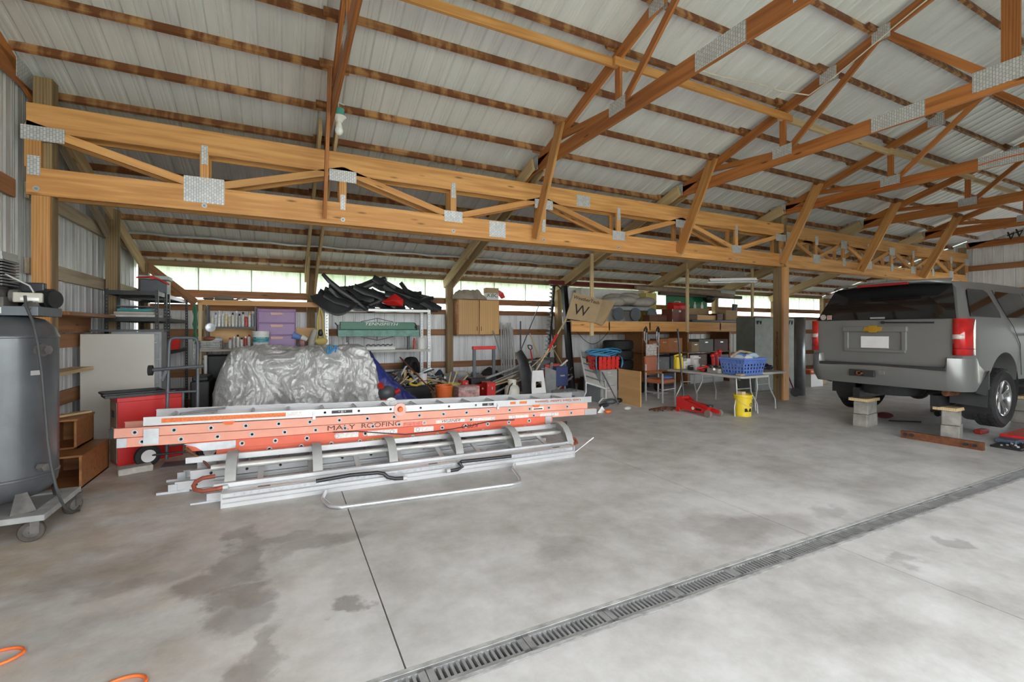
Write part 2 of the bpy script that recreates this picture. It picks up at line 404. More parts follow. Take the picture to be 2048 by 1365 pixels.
# roof
ceiling = struct('ceiling')
ZP = .09
for side in (1, -1):
    y0, y1 = (YR, YB + .35) if side == 1 else (YR, YF - .35)
    ribbed(ceiling, 'roof_panel', ROOFM, XW - .1, XE + .1, lambda s, d, t: (s, y0 + (y1 - y0) * t, zr(y0 + (y1 - y0) * t) + ZP + .002 + d), None)
MB().add([(XW - .1, YR + a, zr(YR) + ZP + .03 - abs(a) * SL) for a in (-.2, 0, .2)] + [(XE + .1, YR + a, zr(YR) + ZP + .03 - abs(a) * SL) for a in (-.2, 0, .2)], [(0, 1, 4, 3), (1, 2, 5, 4)]).build('ridge_cap', ROOFM, ceiling)
PY = [5.0 + .605 * k for k in range(-5, 10)]
nrm = V((0, SL, 1)).normalized()
for y in PY:
    if y < YR + .05 or y > YB - .05: continue
    m = WPURL
    for k in range(7):
        lap = .16; dy = .0 if k % 2 else .041
        z = zr(y + dy)
        plank('purlin', (XT[k] - (lap if k else 0), y + dy, z + .044), (XT[k + 1] + lap * (k < 6), y + dy, z + .044), .038, .088, m, ceiling, up=nrm)
for k in range(8):
    y = 1.6 - .605 * k
    if y > YF: plank('purlin', (XW, y, zr(y) + .044), (XE, y, zr(y) + .044), .038, .088, WPURL, ceiling, up=(0, -SL, 1))

# walls
wl = struct('wall_left')
ribbed(wl, 'wall_panel', WALLM, YF, YB, lambda s, d, t: (XW - .045 - d, s, (zr(s) + .08) * t), None, flip=1)
for z, m in ((.12, WGIRT), (.72, WGIRT), (1.42, WGIRT), (2.18, WGIRT), (2.98, WGIRT)):
    plank('girt', (XW - .02, YF, z), (XW - .02, YH - .12, z), .04, .18, m, wl)
    plank('girt', (XW - .02, YH + .15, z + (.06 if z > 1.5 else 0)), (XW - .02, YB, z + (.06 if z > 1.5 else 0)), .04, .17, WGREY if z > 1.5 else m, wl)
wb = struct('wall_back')
for k in range(1, 24): MB().box((XW + .914 * k, YB + .04, 2.64), (.022, .012, .88)).build('lap_strip', FIBRE, wb)
ribbed(wb, 'wall_panel', WALLW, XW, XE, lambda s, d, t: (s, YB + .045 + d, 2.04 * t), None, flip=-1)
ribbed(wb, 'light_panel', FIBRE, XW, XE, lambda s, d, t: (s, YB + .05 + d, 2.20 + .88 * t), None, flip=-1)
for z, h in ((.12, .14), (.71, .15), (1.50, .15), (2.00, .12), (2.27, .15)):
    for k in range(7): plank('girt', (XT[k], YB + .015, z), (XT[k + 1], YB + .015, z), .04, h, WGIRT, wb)
for k in range(7): plank('eave_board', (XT[k], YB - .03, 2.86), (XT[k + 1], YB - .03, 2.86), .045, .16, WPOST, wb)
we = struct('wall_right')
YO0, YO1, ZO = 1.2, 5.5, 2.72      # open overhead doorway in the end wall
for a, b_, z0 in ((YF, YO0, 0), (YO0, YO1, ZO), (YO1, YB, 0)):
    ribbed(we, 'wall_panel', WALLW, a, b_, lambda s, d, t: (XE + .05 + d, s, z0 + (zr(s) + .08 - z0) * t), None, flip=-1)
for z in (.12, .9, 1.8, 2.7, 3.45):
    for a, b_ in (((YF, YB),) if z > 2.6 else ((YF, YO0), (YO1, YB))): plank('girt', (XE + .02, a, z), (XE + .02, b_, z), .04, .17, WGIRT, we)
for y in (YO0, YO1): plank('door_jamb', (XE + .02, y, 0), (XE + .02, y, ZO), .1, .12, WPOST, we, up=(0, 1, 0))
plank('gable_board', (XE - .05, YH, 4.15), (XE - .05, YF, 4.15), .04, .19, WTRUSS, we)
text('chalk_marks', '-34048-44', Matrix.Translation((XE - .075, 4.9, 4.52)) @ rotz(-math.pi / 2) @ Matrix.Rotation(math.pi / 2, 4, 'X') @ Matrix.Rotation(math.pi + .3, 4, 'Z'), .36, BLACK, we)
plank('gable_rafter', (XE - .06, YH, zr(YH) + .1), (XE - .06, YR, zr(YR) + .1), .02, .5, WALLW, we, up=nrm)
wf = struct('wall_front')       # open bays with posts near the camera, added unseen sheeting beyond them
ribbed(wf, 'wall_panel', WALLW, XT[3], XE, lambda s, d, t: (s, YF - .1 - d, (zr(YF) + .05) * t), None)  # sheeting of unseen bays, added to shade the side of the car
for k in range(7): plank('header_board', (XT[k], YF, 4.02), (XT[k + 1], YF, 4.02), .05, .28, WHEAD, wf)

# posts
def post(x, y, h, label, s=.14, front=True, m=WPOST):
    t = thing('wooden_post', label, 'post', (x, y, 0))
    plank('post', (x, y, 0), (x, y, h), s, s, m, t, up=(0, 1, 0))
    if front: plank('facing_board', (x, y - s / 2 - .02, 0), (x, y - s / 2 - .02, 2.95), s - .005, .04, WHEAD, t, up=(0, 1, 0))
    return t
post(-2.26, 6.57, 4.2, 'timber post beside the compressor carrying the near end of the girder truss', .15)
post(9.98, 6.57, 4.1, 'thick timber post behind the folding tables where the two girder trusses meet', .2)
post(18.85, 6.57, 4.1, 'timber post at the far end wall carrying the girder truss', .15)
names = ['corner of the lean-to behind the black rack', 'between the purple drawers and the green metal brake', 'beside the hanging plywood cabinet', 'behind the long sickle bar', 'behind the loft shelf', 'beyond the loft shelf', 'far end of the translucent wall panels', 'end wall corner of the lean-to']
for k in range(8): post(XT[k] + (.09 if k == 0 else -.09 if k == 7 else 0), YB - .12, zr(YB - .1) - .02, 'back wall timber post at the ' + names[k] if k in (0, 6, 7) else 'back wall timber post ' + names[k], .15, False)
post(XW + .1, 8.95, zr(9) - .02, 'timber post against the corrugated side wall behind the compressor', .14, False)
for k in range(8): plank('post', (XT[k], YF, 0), (XT[k], YF, 4.15), .15, .15, WPOST, wf, up=(0, 1, 0))

# girder trusses along the lean-to
def cplate(x, y, z, a, h, par, axis='y'):
    b = MB()
    b.box((x, y, z), (a, .006, h) if axis == 'y' else (.006, a, h)); return b.build('connector_plate', PLATE, par)
def girder(x0, x1, n, label, far=False):
    t = thing('girder_truss', label, 'truss', ((x0 + x1) / 2, YH + .08, 2.95))
    zt, zb, st = 3.76, 3.095, (x1 - x0) / n
    for ply, y in ((0, YH - .03), (1, YH + .17)):
        plank('top_chord', (x0, y, zt), (x1, y, zt), .04, .28, WHEAD, t); plank('bottom_chord', (x0, y, zb), (x1, y, zb), .04, .285, WHEAD, t)
        for k in range(n + 1):
            x = x0 + st * k + (.05 if k == 0 else -.05 if k == n else 0)
            plank('vertical_web', (x, y, zb + .14), (x, y, zt - .14), .09 if k not in (0, n) else .13, .04, WHEAD, t, up=(0, 1, 0))
            if k < n:
                dn = (k + (ply if far else 0)) % 2 == 0
                a, b_ = (zt - .1, zb + .14) if dn else (zb + .14, zt - .1)
                plank('diagonal_web', (x0 + st * k + .04, y, a), (x0 + st * (k + 1) - .04, y, b_), .04, .085, WHEAD, t, ext=.05)
    y = YH - .054
    for k in range(n + 1):
        x = x0 + st * k + (.13 if k == 0 else -.1 if k == n else 0)
        if far: cplate(x, y, zt - .12, .26 if k % 2 == 0 else .12, .2, t); cplate(x, y, zb + .12, .26 if k % 2 else .12, .2, t); continue
        if k == 1: cplate(x, y, zb + .10, .40, .30, t)
        elif k % 2: cplate(x, y, zb + .13, .28, .16, t)
        if k % 2 == 0:
            cplate(x, y, zt - .17, .34, .15, t)
            if k: cplate(x, y, zb + .15, .06, .2, t)
            else: cplate(x0 + .06, y, zb + .16, .1, .2, t)
        else: cplate(x, y, zt - .15, .065, .22, t)
        b = MB(); xb = x0 + .08 if k == 0 else x
        b.cyl((xb, y + .004, zb - .08), (xb, y - .004, zb - .08), .028, n=14); o = b.build('bolt_washer', ALU, t)
        MB().cyl((xb, y, zb - .08), (xb, y - .014, zb - .08), .013, n=6).build('bolt_head', GREY, o)
    if not far:
        cplate(2.95, y, zb + .01, .27, .24, t); cplate(4.55, y, zt - .02, .27, .19, t)
    return t
girder(XW + .05, 9.92, 8, 'long timber girder truss spanning from the compressor wall to the thick post')
girder(10.02, XE - .1, 8, 'timber girder truss with crossing webs above and behind the grey car', True)

# roof trusses
def truss(k):
    x = XT[k]
    lab = ['roof truss flat against the side wall above the compressor', 'roof truss with the hanging light bulb', 'roof truss whose heel meets the girder above the plywood cabinet', 'roof truss with a pale cable stapled along its sloping top chord', 'roof truss with a red cord stapled along its bottom chord', 'roof truss above the roof of the grey car, beyond the red cord', 'last roof truss before the white end wall'][k]
    t = thing('roof_truss', 'timber ' + lab, 'truss', (x, YR, 4.07))
    w_ = .04
    for sd in (1, -1):
        def Y(y): return y if sd == 1 else 2 * YR - y
        up = nrm if sd == 1 else V((0, -SL, 1))
        def p(y, z): return (x, Y(y), z)
        tc = lambda y: ZA - SL * y - .075
        plank('top_chord', p(6.85, tc(6.85)), p(YR, tc(YR)), w_, .14, WTRUSS, t, up=up)
        plank('web', p(5.72, tc(5.72) - .04), p(4.45, 4.24), w_, .085, WTRUSS, t)
        plank('vertical_web', p(4.40, 4.24), p(4.40, tc(4.4)), .09, w_ - .002, WTRUSS, t, up=(1, 0, 0))
        plank('web', p(4.33, 4.24), p(3.12, tc(3.12)), w_ - .004, .085, WTRUSS, t)
        plank('web', p(3.10, tc(3.1)), p(2.12, 4.26), w_, .085, WTRUSS, t)
        for (y, z, a, h) in ((4.40, 4.25, .30, .16), (3.12, tc(3.12), .2, .17), (3.75, tc(3.75), .22, .18), (5.72, tc(5.72), .14, .12), (6.5, 4.2, .34, .2), (2.95, 4.165, .55, .185)):
            for e in (-1, 1): cplate(x + e * .024, Y(y), z, a, h, t, 'x')
    plank('bottom_chord', (x, 6.72, 4.165), (x, 2 * YR - 6.72, 4.165), w_, .19, WTRUSS, t)
    plank('king_post', (x, YR + .02, 4.26), (x, YR + .02, zr(YR) - .1), .14, w_, WTRUSS, t, up=(1, 0, 0))
    for e in (-1, 1): cplate(x + e * .024, YR + .1, 4.24, .42, .22, t, 'x')
    if k: plank('knee_brace', (x - .045, 5.62, 4.56), (x - .045, YH - .07 - (.04 if k > 1 else 0), 3.02), .04, .13 if k == 1 else .19, WTRUSS if k == 1 else WHEAD, t, up=(0, 1, 1))
    return t
TR = [truss(k) for k in range(7)]
b = MB(); pts = [(XT[3] - .03, y, ZA - SL * y - .14 + .03 * math.sin(y * 3)) for y in [2.1 + .1 * i for i in range(20)]] + [(XT[3] - .4 - .25 * i, 4.2 + .02 * i, 4.98 + .02 * math.sin(i)) for i in range(8)]
tag(b.tube(pts, .009, 6).build('cable', mat('pale cable', (.72, .66, .56), .5)), 'pale electrical cable running down the top chord and along the long brace', 'cable')
pts = [(XT[4] - .028, 6.6 - .1 * i, 4.15 + .018 * math.sin(i * .55)) for i in range(62)]
tag(MB().tube(pts, .009, 6).build('orange_truss_cord', ORANGE), 'orange red cord stapled along the bottom chord of a truss', 'cord')
br = thing('brace', 'pale long lumber brace nailed under the truss top chords along the roof', 'brace', (8, 4.35, 4.75))
for k in range(6): plank('board', (XT[k] - .1, 4.36 + .045 * (k % 2), 4.76), (XT[k + 1] + .15, 4.36 + .045 * (k % 2), 4.76), .038, .10, WHEAD if k < 3 else WPALE, br)
# lean-to rafters
for k in range(7):
    x = XT[k]
    rl = ['against the side wall above the black rack', 'above the purple drawers', 'above the plywood cabinet', 'above the leaning sickle bar', 'above the tool loft', 'above the metal panels', 'far along the lean-to', 'at the end wall'][k]
    t = thing('rafter_pair', 'pale double lean-to rafter ' + rl, 'rafter', (x, 8.6, zr(10.8) - .2))
    for e in (-.1, .1) if k < 7 else (-.2, .1):
        if (k == 0 and e < 0) or (k == 7 and e > 0): continue
        plank('rafter', (x + e, 6.35 if k else 6.72, zr(6.35 if k else 6.72) - .11), (x + e, YB - .02, zr(YB) - .11), .04, .20, WPALE, t, up=nrm)
    if k in (1,):
        for e in (-.085, .085): plank('hanger', (x + e, 9.55, zr(9.55) - .2), (x + e * .9, YB - .2, 2.35), .04, .09, WPALE, t)
    if k:
        plank('scab', (x, YB - .19, 2.6), (x, YB - .19, 3.0 - .25), .17, .04, WPOST, t, up=(0, 1, 0))
tag(plank('side_brace', (XW + .06, 7.3, 3.75), (XW + .06, 8.84, 3.0), .04, .14, WGREY), 'greyed sloping board brace high on the corrugated side wall', 'brace')
tag(plank('side_brace', (XW + .05, 9.12, 2.95), (XW + .05, 9.12, 1.3), .08, .05, WGREY), 'greyed upright board beside the side wall post', 'board')
tag(plank('diagonal_brace', P(285, 525, Y=10.7), P(392, 607, Y=10.7), .04, .15, WGIRT), 'brown diagonal board brace in the back corner above the black rack', 'brace')
tag(MB().tube([(XW + .1 + .3 * i, 9.62, zr(9.62) - .03 + .012 * math.sin(i * 2.1)) for i in range(40)], .022, 8).build('conduit_pipe', GALV, sm=60), 'grey conduit running along the lean-to purlins', 'pipe')
# ================================================================== left side: compressor, boxes, rack
t = thing('air_compressor', 'upright dark grey air compressor with dusty tank, standing on a wheeled dolly', 'compressor', (-1.91, 4.88, 0))
cx, cy, r = -1.915, 4.88, .305
tank = mat('dark blue grey tank paint', (.10, .107, .118), .34, .3, .35, 2.5, bump=.06, coat=.2)
dust = mat('dusty cast metal', (.15, .14, .13), .65, .3, .4, 9, bump=.2)
prof = [(.04, .25), (.16, .262), (.25, .30), (.295, .37), (.300, .43), (.308, .435), (.308, .45), (.302, .455), (.302, 1.49), (.308, 1.495), (.308, 1.51), (.3, 1.52), (.285, 1.57), (.22, 1.635), (.12, 1.665), (.03, 1.67)]
MB().lathe(prof, (cx, cy, 0), 40).build('tank', tank, t, sm=40)
for a in (.6, 2.2, 3.8, 5.4):
    MB().add([(cx + .27 * math.cos(a - .12), cy + .27 * math.sin(a - .12), .34), (cx + .27 * math.cos(a + .12), cy + .27 * math.sin(a + .12), .34), (cx + .31 * math.cos(a + .24), cy + .31 * math.sin(a + .24), .19), (cx + .31 * math.cos(a - .24), cy + .31 * math.sin(a - .24), .19)], [(0, 1, 2, 3)]).build('foot', dust, t, solid=.012)
d = MB(); dm = mat('dusty grey dolly paint', (.34, .35, .34), .7, .1, .2, 8)
d.bb((-2.25, 4.54, .155), (-1.57, 4.64, .2)).bb((-2.25, 5.13, .155), (-1.57, 5.23, .2)).bb((-2.25, 4.62, .155), (-2.15, 5.15, .2)).bb((-1.67, 4.62, .155), (-1.57, 5.15, .2)); dk = d.build('dolly', dm, t, bev=.006)
MB().bb((-2.2, 4.6, .16), (-1.62, 5.18, .185)).build('dolly_deck', dm, t)
for i, (x, y, a) in enumerate(((-1.66, 4.60, .2), (-1.60, 5.14, 1.1), (-2.17, 4.60, .4), (-2.17, 5.15, .2))):
    M = Matrix.Translation((x, y, .075)) @ rotz(a)
    wh = MB().lathe([(.045, -.024), (.07, -.024), (.076, -.015), (.076, .015), (.07, .024), (.045, .024)], n=22, M=M @ Matrix.Rotation(math.pi / 2, 4, 'X'), cap=False).build('caster_wheel', mat('worn caster rubber', (.07, .06, .05), .8, 0, .3, 14), t, sm=40)
    MB().lathe([(.045, -.02), (.012, -.03), (.012, .03), (.045, .02)], n=16, M=M @ Matrix.Rotation(math.pi / 2, 4, 'X')).build('wheel_hub', dust, wh, sm=40)
    MB().box((.02, -.034, .035), (.05, .006, .1), M).box((.02, .034, .035), (.05, .006, .1), M).box((.015, 0, .083), (.08, .08, .008), M).build('caster_fork', dust, t)
# pump, motor, belt guard, pressure switch
bp = MB().bb((-2.2, 4.70, 1.66), (-1.66, 5.12, 1.73)).build('motor_plate', mat('steel blue plate', (.16, .18, .2), .5, .3), t, bev=.004)
MB().bb((-1.93, 4.695, 1.675), (-1.86, 4.7, 1.72)).build('sticker', WHITE, bp)
pm = MB(); pm.cyl((-1.95, 4.66, 1.80), (-1.95, 4.96, 1.80), .085, n=20); pm.bb((-2.05, 4.7, 1.72), (-1.85, 4.92, 1.80)); pm.cyl((-1.85, 4.8, 1.81), (-1.80, 4.8, 1.81), .05, n=14)
pm.build('pump_crankcase', dust, t, sm=35, bev=.006)
fin = MB()
for k in range(9): fin.bb((-2.06 + .004 * (k % 2), 4.69, 1.885 + .022 * k), (-1.85, 4.93, 1.895 + .022 * k))
fin.bb((-2.0, 4.73, 1.87), (-1.9, 4.89, 2.09)); fin.build('cooling_fins', mat('cast fin metal', (.20, .20, .2), .5, .5, .2), t)
hd = MB().bb((-2.06, 4.69, 2.075), (-1.85, 4.93, 2.10))
for k in range(6): hd.bb((-2.05 + .036 * k, 4.695, 2.1), (-2.035 + .036 * k, 4.925, 2.135))
hd.build('cylinder_head', mat('light cast metal', (.42, .42, .42), .45, .6), t)
mo = MB().cyl((-1.93, 5.1, 1.80), (-1.68, 5.0, 1.80), .085, n=22).cyl((-1.68, 5.0, 1.80), (-1.655, 4.99, 1.80), .07, n=22).build('electric_motor', BLKMET, t, sm=40)
MB().bb((-2.0, 4.97, 1.85), (-1.72, 5.03, 1.93)).build('belt_guard', BLKMET, t, bev=.01)
sw = MB().box((0, 0, 0), (.16, .07, .075), Matrix.Translation((-1.75, 4.80, 1.80)) @ rotz(.25)).build('pressure_switch', mat('beige switch box', (.44, .42, .36), .55), t, bev=.008)
MB().box((.01, -.037, -.012), (.10, .003, .022), Matrix.Translation((-1.75, 4.80, 1.80)) @ rotz(.25)).build('switch_label', WHITE, sw)
MB().cyl((-1.70, 4.79, 1.77), (-1.70, 4.79, 1.67), .014).cyl((-1.74, 4.76, 1.735), (-1.69, 4.74, 1.70), .045, n=20).build('gauge', dust, t, sm=40)
MB().tube([(-1.86, 4.75, 1.97), (-1.8, 4.77, 1.93), (-1.74, 4.79, 1.89), (-1.72, 4.8, 1.84)], .006).build('copper_line', ALU, t)
MB().cyl((-1.64, 4.72, 1.40), (-1.60, 4.70, 1.40), .035, n=6).cyl((-1.66, 4.73, 1.40), (-1.64, 4.72, 1.40), .05, n=18).build('port_plug', dust, t, sm=40)
MB().cyl((-1.65, 4.70, .52), (-1.60, 4.66, .52), .03, n=6).build('port_plug', dust, t, sm=40)
MB().box((0, 0, 0), (.07, .004, .035), Matrix.Translation((-1.668, 4.695, 1.23)) @ rotz(.9)).build('tank_plate', ALU, t)
hp = [P(u, v, Y=y) for u, v, y in ((50, 592, 4.68), (52, 612, 4.66), (66, 645, 4.62), (76, 690, 4.60), (84, 750, 4.60), (90, 820, 4.60), (95, 880, 4.60), (102, 930, 4.60), (112, 975, 4.58), (121, 1000, 4.62), (130, 1016, 4.72), (146, 1024, 4.85), (158, 1022, 4.95))]
MB().tube(hp, .0095, 10).build('air_hose', mat('worn grey hose', (.055, .058, .06), .6), t, sm=60)

t = thing('wooden_crate', 'lower oiled wooden box step, open at the front, behind the compressor', 'box', (-1.97, 6.29, 0))
def crate(t, x0, x1, y0, y1, z0, z1):
    k = .02
    for n_, lo, hi in (('side', (x1 - k, y0, z0), (x1, y1, z1)), ('side', (x0, y0, z0), (x0 + k, y1, z1)), ('top', (x0, y0 - .01, z1), (x1 + .01, y1, z1 + k)), ('bottom', (x0, y0, z0), (x1, y1, z0 + k)), ('back', (x0, y1 - k, z0), (x1, y1, z1)), ('shelf', (x0 + k, y0 + .02, (z0 + z1) / 2), (x1 - k, y1, (z0 + z1) / 2 + .015))):
        if n_ == 'shelf': continue
        MB().bb(lo, hi).build(n_, WBOX, t, bev=.002)
crate(t, -2.17, -1.77, 5.9, 6.68, 0, .31)
t = thing('wooden_crate', 'upper oiled wooden box stacked on a larger box by the timber post', 'box', (-2.03, 6.46, .33))
crate(t, -2.17, -1.9, 6.2, 6.68, .335, .62)
tag(plank('lumber_offcut', (-2.15, 6.3, .655), (-1.93, 6.62, .655), .09, .02, WPALE), 'short pale lumber offcut lying on the upper wooden box', 'lumber')
tag(plank('ledge_board', (XW + .09, 6.72, 1.06), (XW + .09, 7.8, 1.06), .22, .04, WPALE), 'pale ledge board fixed to the corrugated side wall', 'ledge')
tag(plank('wall_shelf', (XW + .16, 6.72, 1.74), (XW + .16, 8.25, 1.74), .3, .04, WBOX), 'brown board shelf on the corrugated wall beside the post', 'shelf')
tag(plank('shelf_board', (XW + .03, 6.72, 1.62), (XW + .03, 8.25, 1.62), .03, .2, WGIRT), 'dark brown backing board below the wall shelf', 'board')

pnl = MB().bb((-2.38, 7.88, 0), (-1.60, 7.905, 1.50)).build('leaning_board', mat('off-white laminate', (.68, .66, .60), .5, 0, .04, 2), bev=.003)
tag(pnl, 'large plain off-white board leaning upright in front of the filing cabinet', 'panel')
t = thing('filing_cabinet', 'grey metal filing cabinet mostly hidden behind the off-white board', 'cabinet', (-1.8, 8.1, 0))
cb = MB().bb((-2.08, 7.94, 0), (-1.53, 8.27, 1.53)).build('body', GREY, t, bev=.005)
for k in range(4):
    dr = MB().bb((-2.05, 7.925, .08 + .36 * k), (-1.56, 7.94, .41 + .36 * k)).build('drawer', GREY, t, bev=.004)
    MB().bb((-1.68, 7.905, .29 + .36 * k), (-1.58, 7.93, .305 + .36 * k)).build('handle', ALU, dr); MB().bb((-1.66, 7.92, .33 + .36 * k), (-1.6, 7.926, .37 + .36 * k)).build('label_holder', ALU, dr)
tag(MB().bb((-2.3, 7.93, 1.532), (-1.5, 8.25, 1.56)).build('dark_board', DGREY), 'dark thin board lying on top of the hidden filing cabinet', 'board')

def rack(label, x0, x1, y0, y1, zs, h):
    t = thing('storage_rack', label, 'rack', ((x0 + x1) / 2, (y0 + y1) / 2, 0))
    for x in (x0, x1):
        for y in (y0, y1):
            p = MB(); p.bb((x - .02, y - .002, 0), (x - .0055, y + .002, h)); p.bb((x + .0055, y - .002, 0), (x + .02, y + .002, h)); [p.bb((x - .0055, y - .002, .05 * k), (x + .0055, y + .002, min(h, .05 * k + .03))) for k in range(int(h / .05) + 1)]; xx = x - .019 if x == x0 else x + .019
            p.bb((xx - .002, y - .02, 0), (xx + .002, y + .02, h)); o = p.build('upright', BLKMET, t)
    for z in zs:
        s = MB(); s.bb((x0, y0 - .005, z - .06), (x1, y0 + .012, z)).bb((x0, y1 - .012, z - .06), (x1, y1 + .005, z)).bb((x0 - .01, y0, z - .06), (x0 + .012, y1, z)).bb((x1 - .012, y0, z - .06), (x1 + .01, y1, z))
        f = s.build('shelf_frame', BLKMET, t)
        d = MB(); n = 14
        for k in range(n): y = y0 + (y1 - y0) * (k + .5) / n; d.bb((x0, y - .005, z - .012), (x1, y + .005, z - .004))
        for k in range(7): x = x0 + (x1 - x0) * (k + .5) / 7; d.bb((x - .004, y0, z - .004), (x + .004, y1, z))
        d.build('wire_deck', GREY, f)
    return t
rack('black slotted steel rack in front of the side wall post, holding framed pictures', -2.23, -1.66, 8.33, 8.86, (1.74, 2.12), 2.14)
rack('long black slotted steel rack in the back corner behind the side wall post', -2.33, -1.66, 9.08, 10.62, (.45, 1.22, 1.74, 2.12), 2.13)
pic = [('framed_picture', (.62, .6, .55), 'pale framed picture lowest in the stack on the black rack'), ('framed_picture', (.55, .50, .42), 'tan edged framed picture in the middle of the rack stack'), ('framed_picture', (.05, .33, .36), 'teal framed picture on top of the rack stack')]
for k, (n_, c, lab) in enumerate(pic):
    t = thing(n_, lab, 'picture', (-1.95, 8.6, 1.742 + .042 * k))
    z = 1.742 + .042 * k; e = .03 * k
    MB().bb((-2.2 + e, 8.36 + e, z), (-1.68 - e, 8.82, z + .035)).build('frame', mat('frame %d' % k, mul(c, .9), .5), t, bev=.003)
    MB().bb((-2.15 + e, 8.40 + e, z + .0352), (-1.73 - e, 8.78, z + .038)).build('picture', mat('art %d' % k, (.05, .30, .33) if k == 2 else (.6, .6, .58), .3, 0, .5, 9), t)
wrap = MB().grid(14, 10, lambda a, b_: (-2.12 + .50 * a, 8.35 + .48 * b_, 1.87 + .012 * math.sin(9 * a + 5 * b_) * math.cos(11 * b_)))
tag(wrap.build('plastic_wrap', mat('clear wrap', (.8, .82, .82), .15, 0, .05, alpha=.25), sm=60), 'crumpled clear plastic sheet over the stacked pictures', 'wrap')
tag(MB().bb((-2.15, 8.4, 1.89), (-1.75, 8.8, 1.905)).build('flat_tray', DGREY), 'thin dark tray lying over the wrapped pictures', 'tray')
def tote(name, lab, cat, c, d, m, lidm, hm, rz=0):
    t = thing(name, lab, cat, c, rz); x, y, z = d
    MB().prism([(-x / 2 + .02, -y / 2 + .02), (x / 2 - .02, -y / 2 + .02), (x / 2 - .02, y / 2 - .02), (-x / 2 + .02, y / 2 - .02)], z * .8).build('body', m, t, world=False, bev=.012)
    MB().bb((-x / 2, -y / 2, z * .8), (x / 2, y / 2, z)).build('lid', lidm, t, world=False, bev=.012)
    h = MB().tube([(-x / 2 - .01, -y / 2 - .01, z * .86), (-.04, -y / 2 - .03, z * .9), (.05, -y / 2 - .03, z * .86), (x / 2 + .02, -y / 2 - .01, z * .55)], .014, 8); h.cyl((0, -y / 2 - .045, z * .88), (0, -y / 2 - .01, z * .88), .032, n=14)
    h.build('handle', hm, t, world=False, sm=50); return t
tote('cooler', 'dark cooler with grey lid and swinging red handle on top of the black rack', 'cooler', (-1.90, 9.45, 2.122), (.40, .34, .32), DGREY, LGREY, REDP)
tag(MB().bb((-2.0, 9.2, 1.742), (-1.7, 9.55, 1.80)).bb((-1.97, 9.25, 1.80), (-1.72, 9.5, 1.90)).build('flat_box', LGREY, bev=.004), 'pale boxes stacked on the black rack behind the pictures', 'box')
def bin_(lab, c, m):
    t = thing('parts_bin', lab, 'bin', c)
    MB().prism([(-.07, -.09), (.07, -.09), (.07, .09), (-.07, .09)], .01).add([(-.07, -.09, 0), (.07, -.09, 0), (.09, -.13, .2), (-.09, -.13, .2)], [(0, 1, 2, 3)]).add([(-.07, .09, 0), (.07, .09, 0), (.09, .1, .2), (-.09, .1, .2)], [(0, 1, 2, 3)]).add([(-.07, -.09, 0), (-.07, .09, 0), (-.09, .1, .2), (-.09, -.13, .2)], [(0, 1, 2, 3)]).add([(.07, -.09, 0), (.07, .09, 0), (.09, .1, .2), (.09, -.13, .2)], [(0, 1, 2, 3)]).build('shell', m, t, world=False, solid=.006)
    MB().tube([(-.09, -.13, .2), (.09, -.13, .2), (.09, .1, .2), (-.09, .1, .2)], .008, 6, True).build('rim', m, t, world=False); return t
bin_('ochre plastic parts bin on the black rack next to a red one', (-1.76, 9.22, 1.222), mat('ochre plastic', (.58, .40, .11), .5))
bin_('red plastic parts bin on the black rack next to an ochre one', (-1.70, 9.75, 1.222), REDP)
bin_('grey plastic parts bin at the back of the black rack', (-1.74, 10.2, 1.222), GREY)

# red tool chest, tray, hand truck, brick
t = thing('tool_chest', 'bright red steel chest turned at an angle behind the ladders', 'chest', (-1.69, 6.67, 0), math.radians(25))
MB().bb((0, 0, 0), (.63, .35, .74)).build('body', RED, t, world=False, bev=.006)
MB().bb((-.006, -.008, .725), (.638, .356, .775)).build('lid', RED, t, world=False, bev=.006)
ep = MB().bb((-.004, .02, .03), (.0, .33, .72)).build('end_panel', mat('worn tan end panel', (.42, .31, .22), .7, 0, .2), t, world=False)
MB().bb((-.008, .12, .54), (-.003, .24, .62)).build('handle_slot', BLACK, ep, world=False); MB().bb((-.007, .08, .30), (-.003, .26, .42)).build('label', CREAM, ep, world=False)
t = thing('plastic_tray', 'shallow black plastic tray lying across the red chest', 'tray', (-1.62, 6.9, .776), math.radians(22))
MB().prism([(-.25, -.15), (.27, -.15), (.27, .15), (-.25, .15)], .008).build('base', BLACK, t, world=False)
rm = MB(); rm.tube([(-.27, -.17, .045), (.29, -.17, .045), (.29, .17, .045), (-.27, .17, .045)], .012, 6, True)
for a, b_ in (((-.25, -.15), (.27, -.15)), ((.27, -.15), (.27, .15)), ((.27, .15), (-.25, .15)), ((-.25, .15), (-.25, -.15))):
    rm.beam((a[0], a[1], .022), (b_[0], b_[1], .022), .008, .045)
for k in range(7): rm.beam((-.22 + .08 * k, -.15, .03), (-.22 + .08 * k, -.168, .045), .015, .01)
rm.build('rim', BLACK, t, world=False)
br_ = MB().box((0, 0, .035), (.30, .14, .07)).build('concrete_paver', mat('rough pale concrete', (.44, .41, .36), .9, 0, .2, 14, bump=.5), bev=.012, keep=True)
br_.location = (-1.45, 6.32, 0); br_.rotation_euler = (0, 0, .35); tag(br_, 'pale rough concrete paver lying in front of the red chest', 'paver')
t = thing('hand_truck', 'grey tubular hand truck standing beside the red chest', 'hand truck', (-1.07, 6.62, 0))
hf = MB(); pts = [(-1.22, 6.58, .05), (-1.22, 6.62, .7), (-1.215, 6.68, 1.36)] + [(-1.215 + .05 * (1 - math.cos(a)), 6.69, 1.40 + .06 * math.sin(a)) for a in (.4, .9, 1.5)] + [(-.985, 6.69, 1.46), (-.945, 6.69, 1.44), (-.93, 6.68, 1.38), (-.925, 6.62, .7), (-.925, 6.58, .05)]
hf.tube(pts, .018, 10); hf.build('frame', DGREY, t, sm=50)
